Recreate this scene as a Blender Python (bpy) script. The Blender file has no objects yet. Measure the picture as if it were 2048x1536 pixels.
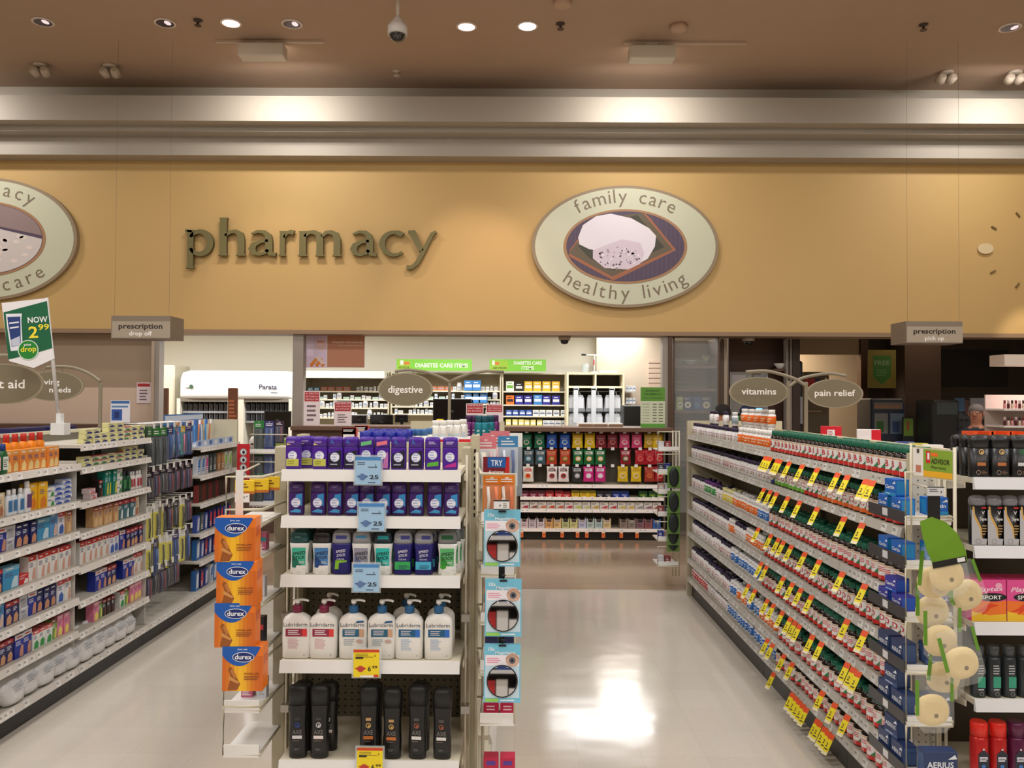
import bpy, math, random
from mathutils import Vector, Matrix
R = random.Random(11)
PI = math.pi
COL = bpy.context.scene.collection
# ------------------------------------------------------------------ camera
F = 1650.0
CAM = Vector((0, 0, 1.70))
YAW, PITCH, ROLL = 8 / F, 30 / F, 0.0055
CR = Matrix.Rotation(YAW, 3, 'Z') @ Matrix.Rotation(PI / 2 + PITCH, 3, 'X') @ Matrix.Rotation(ROLL, 3, 'Z')

def ray(px, py):
    return CR @ Vector(((px - 1024) / F, -(py - 768) / F, -1))
def PY(px, py, Y):
    d = ray(px, py); return CAM + d * (Y / d.y)
def PX(px, py, X):
    d = ray(px, py); return CAM + d * (X / d.x)
def PZ(px, py, Z):
    d = ray(px, py); return CAM + d * ((Z - CAM.z) / d.z)

cam_data = bpy.data.cameras.new('camera'); cam = bpy.data.objects.new('camera', cam_data); COL.objects.link(cam)
cam_data.sensor_width = 36; cam_data.lens = F / 2048 * 36; cam_data.clip_start = 0.05
cam.matrix_world = Matrix.Translation(CAM) @ CR.to_4x4()
bpy.context.scene.camera = cam

# ------------------------------------------------------------------ materials
def lin(c):
    return tuple(((x / 255) / 12.92 if x / 255 <= 0.04045 else ((x / 255 + 0.055) / 1.055) ** 2.4) for x in c)
_mats = {}
def M(c, r=0.5, metal=0.0, emit=0.0, alpha=1.0, trans=0.0, coat=0.0):
    k = (tuple(c), r, metal, emit, alpha, trans, coat)
    if k in _mats: return _mats[k]
    m = bpy.data.materials.new('finish'); m.use_nodes = True
    b = m.node_tree.nodes['Principled BSDF']
    b.inputs['Base Color'].default_value = (*lin(c), 1)
    b.inputs['Roughness'].default_value = r
    b.inputs['Metallic'].default_value = metal
    if emit:
        b.inputs['Emission Color'].default_value = (*lin(c), 1); b.inputs['Emission Strength'].default_value = emit
    if alpha < 1: b.inputs['Alpha'].default_value = alpha
    if trans: b.inputs['Transmission Weight'].default_value = trans
    if coat:
        b.inputs['Coat Weight'].default_value = coat; b.inputs['Coat Roughness'].default_value = 0.08
    _mats[k] = m
    return m
def noisy(c1, c2, scale, r=0.6, detail=3, stretch=(1, 1, 1), bump=0.0):
    k = ('n', c1, c2, scale, r, stretch, bump)
    if k in _mats: return _mats[k]
    m = bpy.data.materials.new('noise finish'); m.use_nodes = True; nt = m.node_tree; n = nt.nodes; L = nt.links
    b = n['Principled BSDF']; b.inputs['Roughness'].default_value = r
    tc = n.new('ShaderNodeTexCoord'); mp = n.new('ShaderNodeMapping'); mp.inputs['Scale'].default_value = stretch
    t = n.new('ShaderNodeTexNoise'); t.inputs['Scale'].default_value = scale; t.inputs['Detail'].default_value = detail
    mx = n.new('ShaderNodeMix'); mx.data_type = 'RGBA'
    mx.inputs[6].default_value = (*lin(c1), 1); mx.inputs[7].default_value = (*lin(c2), 1)
    L.new(tc.outputs['Object'], mp.inputs[0]); L.new(mp.outputs[0], t.inputs['Vector']); L.new(t.outputs[0], mx.inputs[0]); L.new(mx.outputs[2], b.inputs['Base Color'])
    if bump:
        bp = n.new('ShaderNodeBump'); bp.inputs['Strength'].default_value = bump; bp.inputs['Distance'].default_value = 0.01
        L.new(t.outputs[0], bp.inputs['Height']); L.new(bp.outputs[0], b.inputs['Normal'])
    _mats[k] = m
    return m
def clear_film(c=(235, 240, 240), a=0.22):
    return M(c, 0.12, alpha=a)

WHITE = M((236, 234, 228), 0.45); BLACK = M((18, 18, 20), 0.45); CREAM = M((214, 205, 182), 0.45); LIP = M((222, 220, 216), 0.35)

# ------------------------------------------------------------------ mesh builder
_txt = {}
def text_mesh(s, bold=False):
    k = (s, bold)
    if k in _txt: return _txt[k]
    cu = bpy.data.curves.new('t', 'FONT'); cu.body = s; cu.size = 1; cu.resolution_u = 2; cu.fill_mode = 'FRONT'
    if bold: cu.offset = 0.018
    o = bpy.data.objects.new('t', cu); COL.objects.link(o)
    dg = bpy.context.evaluated_depsgraph_get(); dg.update()
    me = bpy.data.meshes.new_from_object(o.evaluated_get(dg))
    vs = [(v.co.x, v.co.y) for v in me.vertices]; fs = [tuple(p.vertices) for p in me.polygons]
    bpy.data.objects.remove(o); bpy.data.curves.remove(cu); bpy.data.meshes.remove(me)
    if vs:
        x0 = min(v[0] for v in vs); x1 = max(v[0] for v in vs)
    else: x0 = x1 = 0
    _txt[k] = (vs, fs, x0, x1)
    return _txt[k]

class MB:
    def __init__(s, T=None):
        s.v = []; s.f = []; s.m = []; s.sm = []; s.mats = []; s.T = T
    def mi(s, mat):
        if mat not in s.mats: s.mats.append(mat)
        return s.mats.index(mat)
    def add(s, vs, fs, mat, smooth=False):
        b = len(s.v); i = s.mi(mat) if not isinstance(mat, list) else None
        for p in vs:
            p = Vector(p)
            s.v.append(s.T @ p if s.T is not None else p)
        for j, f in enumerate(fs):
            s.f.append(tuple(b + q for q in f)); s.m.append(i if i is not None else s.mi(mat[j])); s.sm.append(smooth)
    def box(s, x0, x1, y0, y1, z0, z1, mat, b=0):
        if x0 > x1: x0, x1 = x1, x0
        if y0 > y1: y0, y1 = y1, y0
        if z0 > z1: z0, z1 = z1, z0
        if not b:
            vs = [(x, y, z) for z in (z0, z1) for y in (y0, y1) for x in (x0, x1)]
            s.add(vs, [(0, 2, 3, 1), (4, 5, 7, 6), (0, 1, 5, 4), (2, 6, 7, 3), (0, 4, 6, 2), (1, 3, 7, 5)], mat); return
        b = min(b, (x1 - x0) * .45, (y1 - y0) * .45, (z1 - z0) * .45)
        def ring(z, i):
            return [(x0 + b, y0 + i, z), (x1 - b, y0 + i, z), (x1 - i, y0 + b, z), (x1 - i, y1 - b, z), (x1 - b, y1 - i, z), (x0 + b, y1 - i, z), (x0 + i, y1 - b, z), (x0 + i, y0 + b, z)]
        rs = [ring(z0, b), ring(z0 + b, 0), ring(z1 - b, 0), ring(z1, b)]
        vs = sum(rs, []); fs = [tuple(range(7, -1, -1)), tuple(range(24, 32))]
        for k in range(3):
            for i in range(8):
                j = (i + 1) % 8; fs.append((k * 8 + i, k * 8 + j, k * 8 + 8 + j, k * 8 + 8 + i))
        s.add(vs, fs, mat)
    def quad(s, a, b, c, d, mat): s.add([a, b, c, d], [(0, 1, 2, 3)], mat)
    def dec(s, x0, x1, z0, z1, y, mat):                      # flat print facing -Y
        s.add([(x0, y, z0), (x1, y, z0), (x1, y, z1), (x0, y, z1)], [(0, 1, 2, 3)], mat)
    def poly(s, pts, y, mat):
        a = sum(pts[i][0] * pts[(i + 1) % len(pts)][1] - pts[(i + 1) % len(pts)][0] * pts[i][1] for i in range(len(pts)))
        if a < 0: pts = pts[::-1]
        s.add([(p[0], y, p[1]) for p in pts], [tuple(range(len(pts)))], mat)
    def disc(s, cx, cz, rx, rz, y, mat, n=24):
        s.poly([(cx + rx * math.cos(2 * PI * i / n), cz + rz * math.sin(2 * PI * i / n)) for i in range(n)], y, mat)
    def ring(s, cx, cz, rx, rz, w, y, mat, n=32):
        for i in range(n):
            a, b = 2 * PI * i / n, 2 * PI * (i + 1) / n
            s.poly([(cx + rx * math.cos(a), cz + rz * math.sin(a)), (cx + rx * math.cos(b), cz + rz * math.sin(b)), (cx + (rx - w) * math.cos(b), cz + (rz - w) * math.sin(b)), (cx + (rx - w) * math.cos(a), cz + (rz - w) * math.sin(a))], y, mat)
    def prism(s, pts, y0, y1, mat, side=None):               # outline in XZ, extruded along Y
        a = sum(pts[i][0] * pts[(i + 1) % len(pts)][1] - pts[(i + 1) % len(pts)][0] * pts[i][1] for i in range(len(pts)))
        if a < 0: pts = pts[::-1]
        n = len(pts); vs = [(p[0], y0, p[1]) for p in pts] + [(p[0], y1, p[1]) for p in pts]
        s.add(vs, [tuple(range(n)), tuple(range(2 * n - 1, n - 1, -1))], mat)
        s.add(vs, [(i, i + n, (i + 1) % n + n, (i + 1) % n) for i in range(n)], side or mat)
    def text(s, t, x, z, size, y, mat, al='C', bold=False, sx=1.0, rot=0.0, ext=0, shear=0.0, fit=None):
        vs, fs, x0, x1 = text_mesh(t, bold)
        if fit: sx = fit / max(1e-6, (x1 - x0) * size)
        off = {'C': (x0 + x1) / 2, 'L': x0, 'R': x1}[al]
        c, sn = math.cos(rot), math.sin(rot); o = []
        for u, v in vs:
            u2, v2 = (u - off + shear * v) * size * sx, v * size
            o.append((x + u2 * c - v2 * sn, y, z + u2 * sn + v2 * c))
        s.add(o, fs, mat)
        if ext:                                              # raised letters: walls along open edges, flat face towards -Y
            cnt = {}
            for f in fs:
                for i in range(len(f)):
                    e = (f[i], f[(i + 1) % len(f)]); cnt[e] = 1
            ed = [e for e in cnt if (e[1], e[0]) not in cnt]
            n = len(o); s.add(o + [(p[0], y + ext, p[2]) for p in o], [(e[1], e[0], e[0] + n, e[1] + n) for e in ed], mat)
    def lines(s, x0, x1, z0, z1, n, y, mat, jit=0.35, fill=0.45):   # small print too fine to read
        h = (z1 - z0) / n
        for i in range(n):
            w = (x1 - x0) * (1 - R.random() * jit); zz = z1 - (i + .5) * h
            s.dec(x0, x0 + w, zz - h * fill / 2, zz + h * fill / 2, y, mat)
    def tube(s, pts, r, mat, n=6, close=False):
        pts = [Vector(p) for p in pts]; N = len(pts); vs = []; fs = []
        for i, p in enumerate(pts):
            if close: t = pts[(i + 1) % N] - pts[i - 1]
            else: t = pts[min(i + 1, N - 1)] - pts[max(i - 1, 0)]
            t.normalize(); a = Vector((0, 0, 1)) if abs(t.z) < .9 else Vector((1, 0, 0))
            u = t.cross(a).normalized(); w = t.cross(u)
            k = 1.0
            if 0 < i < N - 1 or close:
                d1 = (pts[i] - pts[i - 1]).normalized(); k = 1 / max(.6, abs(d1.dot(t)))
            for j in range(n):
                an = 2 * PI * j / n; vs.append(p + (u * math.cos(an) + w * math.sin(an)) * r * k)
        for i in range(N if close else N - 1):
            for j in range(n):
                a, b = i * n + j, i * n + (j + 1) % n; c, d = ((i + 1) % N) * n + (j + 1) % n, ((i + 1) % N) * n + j
                fs.append((a, b, c, d))
        if not close: fs += [tuple(range(n))[::-1], tuple(range((N - 1) * n, N * n))]
        s.add(vs, fs, mat, True)
    def loft(s, secs, mats, n=16, e=2.0, cx=0, cy=0, cap=True, smooth=True):   # secs: (z, half width, half depth[, exponent, dy])
        vs = []; fs = []; fm = []
        for q in secs:
            z, a, b = q[0], q[1], q[2]; ee = q[3] if len(q) > 3 else e; dy = q[4] if len(q) > 4 else 0
            for j in range(n):
                t = 2 * PI * (j + .5) / n; c, sn = math.cos(t), math.sin(t)
                vs.append((cx + a * math.copysign(abs(c) ** (2 / ee), c), cy + dy + b * math.copysign(abs(sn) ** (2 / ee), sn), z))
        for i in range(len(secs) - 1):
            mt = mats[i] if isinstance(mats, list) else mats
            for j in range(n):
                k = (j + 1) % n; fs.append((i * n + j, i * n + k, (i + 1) * n + k, (i + 1) * n + j)); fm.append(mt)
        s.add(vs, fs, fm, smooth)
        if cap:
            m0 = mats[0] if isinstance(mats, list) else mats; m1 = mats[-1] if isinstance(mats, list) else mats
            b = len(s.v) - len(vs)
            s.f.append(tuple(b + q for q in range(n - 1, -1, -1))); s.m.append(s.mi(m0)); s.sm.append(False)
            s.f.append(tuple(b + q for q in range((len(secs) - 1) * n, len(secs) * n))); s.m.append(s.mi(m1)); s.sm.append(False)
    def patch(s, r, a0, a1, zb0, zb1, zt0, zt1, mat, k=6, cx=0, cy=0):          # print wrapped round a cylinder, front = -Y; a in degrees
        vs = []
        for i in range(k + 1):
            t = i / k; a = math.radians(a0 + (a1 - a0) * t)
            x, y = cx + r * math.sin(a), cy - r * math.cos(a)
            vs += [(x, y, zb0 + (zb1 - zb0) * t), (x, y, zt0 + (zt1 - zt0) * t)]
        s.add(vs, [(2 * i, 2 * i + 2, 2 * i + 3, 2 * i + 1) for i in range(k)], mat, True)
    def build(s, name, parent=None, loc=None, rz=0.0, **props):
        me = bpy.data.meshes.new(name)
        me.from_pydata([tuple(v) for v in s.v], [], s.f)
        for m in s.mats: me.materials.append(m)
        me.polygons.foreach_set('material_index', s.m); me.polygons.foreach_set('use_smooth', s.sm); me.update()
        o = bpy.data.objects.new(name, me); COL.objects.link(o)
        if loc is not None: o.location = loc
        o.rotation_euler.z = rz
        if parent is not None:
            o.parent = parent; KIDS.setdefault(parent.name, []).append(o)
        for k, v in props.items(): o[k] = v
        return o
KIDS = {}
def tag(o, label, cat, group=None):
    n = len(label.split())
    if not 4 <= n <= 16: print('LABEL WORDS', n, label)
    o['label'] = label; o['category'] = cat
    if group: o['group'] = group
    return o
def empty(name, loc=(0, 0, 0), rz=0.0):
    o = bpy.data.objects.new(name, None); COL.objects.link(o); o.location = loc; o.rotation_euler.z = rz; o.empty_display_size = .05
    return o
def thing(name, label, cat, loc=(0, 0, 0), rz=0.0, group=None):
    return tag(empty(name, loc, rz), label, cat, group)
def struct(mb, name, **kw):
    return mb.build(name, kind='structure', **kw)
def copy_tree(o, parent=None):
    c = o.copy(); COL.objects.link(c)
    if parent is not None: c.parent = parent
    for ch in KIDS.get(o.name, ()): 
        d = copy_tree(ch, c); KIDS.setdefault(c.name, []).append(d)
    return c
class Proto:
    """one object built with its parts; place() puts it down, then copies of it"""
    def __init__(s, root, cat): s.o = root; s.cat = cat; s.used = False
    def place(s, loc, rz, label, group=None, scale=None, rot=None):
        o = copy_tree(s.o) if s.used else s.o
        s.used = True
        o.location = loc; o.rotation_euler = rot or (0, 0, rz)
        if scale: o.scale = scale
        if 'group' in o.keys() and not group: del o['group']
        return tag(o, label, s.cat, group)
_ones = 'first second third fourth fifth sixth seventh eighth ninth tenth eleventh twelfth thirteenth fourteenth fifteenth sixteenth seventeenth eighteenth nineteenth'.split()
_tens = {20: 'twenty', 30: 'thirty', 40: 'forty', 50: 'fifty', 60: 'sixty'}
def nth(n):
    if n < 20: return _ones[n - 1]
    t = n // 10 * 10; return _tens[t][:-1] + 'ieth' if n == t else _tens[t] + '-' + _ones[n - t - 1]
FACE_R = -PI / 2      # a product's front (-Y) turned to face -X
FACE_L = PI / 2       # ... to face +X

def arealight(name, loc, size, power, color=(255, 244, 228), sy=None, rot=(0, 0, 0), spread=None):
    l = bpy.data.lights.new(name, 'AREA'); l.energy = power; l.color = lin(color); l.shape = 'RECTANGLE'; l.size = size; l.size_y = sy or size
    if spread: l.spread = spread
    o = bpy.data.objects.new(name, l); COL.objects.link(o); o.location = loc; o.rotation_euler = rot
    return o
def spotlight(name, loc, power, target, angle=60, color=(255, 238, 215), blend=.6, r=.06):
    l = bpy.data.lights.new(name, 'SPOT'); l.energy = power; l.color = lin(color); l.spot_size = math.radians(angle); l.spot_blend = blend; l.shadow_soft_size = r
    o = bpy.data.objects.new(name, l); COL.objects.link(o); o.location = loc
    o.rotation_euler = (Vector(target) - Vector(loc)).to_track_quat('-Z', 'Y').to_euler()
    return o
# ------------------------------------------------------------------ room shell
CZ = 5.48           # ceiling height
SY = 10.2           # plane of the fascia over the pharmacy
def floor_mat(c1=(216, 207, 194), c2=(211, 202, 189), c3=(200, 190, 176)):
    m = bpy.data.materials.new('polished vinyl tile'); m.use_nodes = True; nt = m.node_tree; n = nt.nodes; L = nt.links
    b = n['Principled BSDF']
    tc = n.new('ShaderNodeTexCoord'); br = n.new('ShaderNodeTexBrick'); br.offset = 0.0
    br.inputs['Scale'].default_value = 1.0; br.inputs['Brick Width'].default_value = .305; br.inputs['Row Height'].default_value = .305
    br.inputs['Mortar Size'].default_value = .0012; br.inputs['Mortar Smooth'].default_value = .3; br.inputs['Bias'].default_value = 0
    br.inputs['Color1'].default_value = (*lin(c1), 1); br.inputs['Color2'].default_value = (*lin(c2), 1); br.inputs['Mortar'].default_value = (*lin(c3), 1)
    ns = n.new('ShaderNodeTexNoise'); ns.inputs['Scale'].default_value = 60; ns.inputs['Detail'].default_value = 4
    mx = n.new('ShaderNodeMix'); mx.data_type = 'RGBA'; mx.blend_type = 'MULTIPLY'; mx.inputs[0].default_value = .35
    rm = n.new('ShaderNodeMapRange'); rm.inputs[1].default_value = .3; rm.inputs[2].default_value = .7; rm.inputs[3].default_value = .86; rm.inputs[4].default_value = 1.0
    L.new(tc.outputs['Object'], br.inputs['Vector']); L.new(tc.outputs['Object'], ns.inputs['Vector']); L.new(ns.outputs[0], rm.inputs[0])
    L.new(br.outputs[0], mx.inputs[6]); L.new(rm.outputs[0], mx.inputs[7]); L.new(mx.outputs[2], b.inputs['Base Color'])
    n2 = n.new('ShaderNodeTexNoise'); n2.inputs['Scale'].default_value = 2.2; n2.inputs['Detail'].default_value = 2
    r2 = n.new('ShaderNodeMapRange'); r2.inputs[3].default_value = .09; r2.inputs[4].default_value = .2
    L.new(tc.outputs['Object'], n2.inputs['Vector']); L.new(n2.outputs[0], r2.inputs[0]); L.new(r2.outputs[0], b.inputs['Roughness'])
    n3 = n.new('ShaderNodeTexNoise'); n3.inputs['Scale'].default_value = 5; n3.inputs['Detail'].default_value = 1
    bp = n.new('ShaderNodeBump'); bp.inputs['Strength'].default_value = .12; bp.inputs['Distance'].default_value = .012
    L.new(tc.outputs['Object'], n3.inputs['Vector']); L.new(n3.outputs[0], bp.inputs['Height']); L.new(bp.outputs[0], b.inputs['Normal'])
    b.inputs['Specular IOR Level'].default_value = .75
    return m
b = MB(); b.box(-9, 9, -6, 17, -.1, 0, floor_mat()); struct(b, 'floor')
b = MB(); b.box(-9, 9, 7.42, 10.5, 0, .002, floor_mat((178, 156, 132), (172, 150, 126), (160, 138, 114))); struct(b, 'floor_border')
b = MB(); b.box(-9, 9, -6, 10.6, CZ, CZ + .1, noisy((184, 158, 136), (178, 152, 130), 3, .8)); struct(b, 'ceiling')
YEL = noisy((206, 172, 112), (200, 166, 106), 1.3, .6)
TAUPE = noisy((176, 168, 156), (170, 162, 150), 1.5, .55)
b = MB(); b.box(-9, 9, SY, SY + .3, 2.54, 4.66, YEL); struct(b, 'wall_back')
b = MB(); b.box(-9, 9, SY - .03, SY + .33, 2.49, 2.54, M((150, 124, 98), .6)); struct(b, 'trim_1')
b = MB(); b.box(-9, 9, 9.95, SY + .3, 4.64, 4.865, TAUPE); struct(b, 'trim_2')
b = MB(); b.box(-9, 9, 9.75, SY + .3, 4.865, 4.93, TAUPE); struct(b, 'trim_3')
b = MB(); b.box(-9, 9, 9.56, SY + .3, 4.93, 5.225, TAUPE); struct(b, 'trim_4')
b = MB(); b.box(-9, 9, 9.98, SY + .3, 5.225, CZ, TAUPE); struct(b, 'wall_back_upper')
b = MB(); b.box(-9.1, -9, -6, 17, 0, CZ, noisy((176, 158, 136), (170, 152, 130), 1.2)); struct(b, 'wall_left')
b = MB(); b.box(9, 9.1, -6, 17, 0, CZ, noisy((176, 158, 136), (170, 152, 130), 1.2)); struct(b, 'wall_right')
b = MB(); b.box(-9, 9, -6.1, -6, 0, CZ, noisy((200, 182, 150), (194, 176, 144), 1.2)); struct(b, 'wall_front')
# left service wall under the fascia, two paint tones
xl = PY(313, 700, 10.4).x
zt = PY(200, 775, 10.4).z
b = MB(); b.box(-9, xl, 10.4, 10.5, 0, zt, M((214, 190, 170), .6)); b.box(-9, xl, 10.4, 10.5, zt, 2.9, M((168, 148, 126), .6)); struct(b, 'wall_left_service')
# columns between fascia and counters
GREY = M((150, 142, 134), .5)
def column(name, x0, x1, Y, z0, d=.14, mat=GREY, mat2=None):
    a, c = PY(x0, 760, Y).x, PY(x1, 760, Y).x
    b = MB(); b.box(a, c, Y, Y + d, z0, 2.49, mat)
    if mat2: b.box(a, a + (c - a) * .4, Y - .012, Y, z0, 2.49, mat2)
    struct(b, name)
column('trim_5', 303, 318, 10.22, 0, mat2=M((178, 160, 142), .5))
column('trim_6', 585, 606, 10.22, 1.352)
column('trim_7', 1325, 1336, 10.22, 1.352)
column('trim_8', 1336.5, 1345, 10.2, 0, mat=M((84, 62, 46), .5))
# pharmacy interior
BY = 13.2
xa = PY(1190, 700, BY).x; xb = PY(1440, 700, BY).x
b = MB(); b.box(-7, xa, BY, BY + .1, 0, 3.1, M((238, 232, 214), .6)); struct(b, 'wall_pharmacy')
b = MB(); b.box(xa, xb, BY - .25, BY + .1, 0, 3.1, M((214, 198, 176), .6)); struct(b, 'wall_pharmacy_side')
b = MB(); b.box(-7, xb + .05, SY + .3, BY + .1, 2.76, 2.84, M((235, 232, 222), .7)); struct(b, 'ceiling_pharmacy')
b = MB(); b.box(-7, -6.9, 10.5, BY, 0, 3.02, M((232, 226, 208), .6)); struct(b, 'wall_pharmacy_end')
# right hand side: dark consultation area
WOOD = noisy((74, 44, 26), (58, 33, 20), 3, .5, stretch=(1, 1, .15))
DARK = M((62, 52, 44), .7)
xw0, xw1 = PY(1457, 760, 10.9).x, PY(1572, 760, 10.9).x
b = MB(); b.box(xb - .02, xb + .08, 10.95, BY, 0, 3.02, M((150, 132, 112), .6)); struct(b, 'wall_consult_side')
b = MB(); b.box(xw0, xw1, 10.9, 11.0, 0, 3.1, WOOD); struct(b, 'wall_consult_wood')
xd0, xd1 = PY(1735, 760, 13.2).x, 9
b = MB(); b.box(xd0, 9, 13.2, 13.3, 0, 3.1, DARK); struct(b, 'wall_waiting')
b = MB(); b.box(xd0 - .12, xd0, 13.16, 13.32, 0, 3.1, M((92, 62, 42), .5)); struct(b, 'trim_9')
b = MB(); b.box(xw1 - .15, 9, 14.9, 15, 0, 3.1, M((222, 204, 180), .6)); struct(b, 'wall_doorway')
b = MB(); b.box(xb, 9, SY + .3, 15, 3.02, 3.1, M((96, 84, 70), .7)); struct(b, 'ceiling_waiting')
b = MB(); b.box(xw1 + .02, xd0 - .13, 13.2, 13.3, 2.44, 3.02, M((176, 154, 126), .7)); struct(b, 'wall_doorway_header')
# cream door post and jambs near the wood panel
for i, (x0, x1, c) in enumerate([(1440, 1447, (104, 84, 66)), (1448, 1454, (196, 180, 156)), (1572, 1577, (128, 118, 110)), (1580, 1584, (128, 118, 110)), (1585, 1600, (50, 34, 24))]):
    column('trim_%d' % (10 + i), x0, x1, 10.62, 0, d=.1, mat=M(c, .5))

# ------------------------------------------------------------------ light
w = bpy.data.worlds.new('World'); bpy.context.scene.world = w; w.use_nodes = True
w.node_tree.nodes['Background'].inputs[0].default_value = (*lin((255, 236, 214)), 1); w.node_tree.nodes['Background'].inputs[1].default_value = 0.05
for y in (-4, -1, 2.2, 5.4):
    for x in (-6, -2.2, 1.6, 5.4):
        arealight('ceiling_lamp', (x, y, CZ - .06), 1.2, 66, (255, 253, 251), sy=.6)
for x in (-5.2, -3.0, -.9, 1.2):
    arealight('pharmacy_lamp', (x, 11.3, 2.75), 1.4, 47, (255, 254, 253), sy=.45)
arealight('pharmacy_lamp', (1.63, 12.7, 2.75), .65, 16, (255, 254, 253), sy=.8)
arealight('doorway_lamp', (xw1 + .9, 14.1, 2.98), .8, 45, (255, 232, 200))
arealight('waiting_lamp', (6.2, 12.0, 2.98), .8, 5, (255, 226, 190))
spotlight('rack_lamp', (6.2, 9.2, 3.6), 60, (6.4, 10.6, 1.6), 40)
# recessed downlights
TRIMW = M((225, 212, 205), .4)
for i, (px, py, on) in enumerate([(86, 43, 0), (330, 45, 0), (462, 45, 1), (584, 47, 0), (933, 52, 1), (1055, 51, 2), (2020, 54, 0)]):
    p = PZ(px, py, CZ)
    o = thing('downlight', 'recessed round ceiling downlight, %s counted from the left end of the row' % nth(i + 1), 'light', (p.x, p.y, CZ), group='recessed downlights')
    b = MB(); b.loft([(-.012, .105, .105), (0, .108, .108)], TRIMW, n=24); b.ring(0, 0, .1, .1, .02, 0, TRIMW) if 0 else None
    b.build('trim_ring', o)
    b = MB(); em = [M((70, 62, 84), .25, .6), M((255, 214, 200), .4, emit=2.0), M((255, 240, 228), .4, emit=14)][on]
    b.loft([(-.0135, .085, .085), (-.0125, .085, .085)], em, n=24); b.build('lamp', o)
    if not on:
        b = MB(); b.loft([(-.016, .03, .05), (-.0138, .03, .05)], M((236, 220, 226), .3, emit=.8), n=14, cx=.035, cy=-.02); b.build('lens_glint', o)  # unlit lamp: glint painted on as a faintly glowing oval
    else: spotlight('downlight_beam', (p.x, p.y, CZ - .05), [60, 130, 60][i % 3], (p.x, SY, 2.5), 48, color=(255, 226, 206))
# wall-washing track heads
for i, (px, py) in enumerate([(525, 104), (1303, 109)]):
    p = PY(px, py, 8.66)
    o = thing('track_light', ['white box wall washer on ceiling track above the raised word', 'white box wall washer on ceiling track above the family care oval'][i], 'light', (p.x, 8.66, p.z), group='track wall washers')
    b = MB(); b.box(-.24, .24, -.09, .09, -.07, .07, M((206, 196, 182), .4), b=.01); b.build('housing', o)
    b = MB(); b.box(-.2, .2, .088, .094, -.05, .05, M((255, 240, 220), .4, emit=6)); b.build('lens', o)
    zc = CZ - p.z
    b = MB(); b.tube([(0, 0, .07), (0, 0, zc - .02)], .018, TRIMW); b.box(-.06, .06, -.03, .03, zc - .05, zc - .02, TRIMW); b.build('stem', o)
    dx = (-.5, .65) if i == 0 else (-.3, 1.0)
    b = MB(); b.box(dx[0], dx[1], -.018, .018, zc - .022, zc - .001, M((200, 178, 160), .5)); b.build('track', o)
for X in (-6.75, PY(525, 104, 8.66).x, PY(1303, 109, 8.66).x, 5.5):
    arealight('washer_beam', (X, 8.78, 5.22), .9, 18, (255, 248, 240), sy=.14, rot=(math.radians(48), 0, 0), spread=math.radians(150))
# small ceiling items
WP = M((196, 182, 166), .5)
for i, (px, py) in enumerate([(80, 140), (220, 142), (1893, 155), (2030, 155)]):
    p = PZ(px, py - 12, CZ)
    o = thing('emergency_light', 'small twin-head emergency spotlight on the ceiling, %s counted from the left' % nth(i + 1), 'light', (p.x, p.y, CZ))
    b = MB(); b.loft([(-.03, .07, .07), (0, .08, .08)], WP, n=16); b.build('base', o)
    for sgn in (-1, 1):
        T = Matrix.Translation((sgn * .06, 0, -.08)) @ Matrix.Rotation(sgn * .5, 4, 'Y') @ Matrix.Rotation(-1.9, 4, 'X')
        b = MB(T); b.loft([(-.05, .03, .03), (-.03, .05, .05), (.05, .055, .055)], WP, n=14); b.loft([(.0505, .045, .045), (.052, .045, .045)], M((230, 225, 222), .2), n=14)
        b.build('head', o)
for i, (px, py) in enumerate([(396, 44), (1121, 51), (1847, 53), (793, 146)]):
    p = PZ(px, py - 4, CZ); c = (70, 52, 44) if i < 3 else (206, 190, 172)
    b = MB(); b.loft([(-.06, .035, .035), (-.055, .035, .035), (-.05, .012, .012), (-.012, .012, .012), (-.01, .045, .045), (0, .045, .045)], M(c, .5), n=12)
    tag(b.build('sprinkler', loc=(p.x, p.y, CZ)), ['dark ceiling sprinkler between two downlights left of the word', 'dark ceiling sprinkler just right of the brightest downlight', 'dark ceiling sprinkler near the right edge of the ceiling', 'pale ceiling sprinkler below the dome camera, near the cornice'][i], 'sprinkler')
for i, (px, py) in enumerate([(1357, 51), (1125, 2)]):
    p = PZ(px, py, CZ)
    b = MB(); b.loft([(-.05, .07, .07), (-.04, .085, .085), (0, .09, .09)], M((190, 158, 134), .5), n=20)
    tag(b.build('smoke_detector', loc=(p.x, p.y, CZ)), ['round tan smoke detector on the ceiling above the family care oval', 'round tan smoke detector cut by the top edge of the photo'][i], 'smoke detector')
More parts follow.
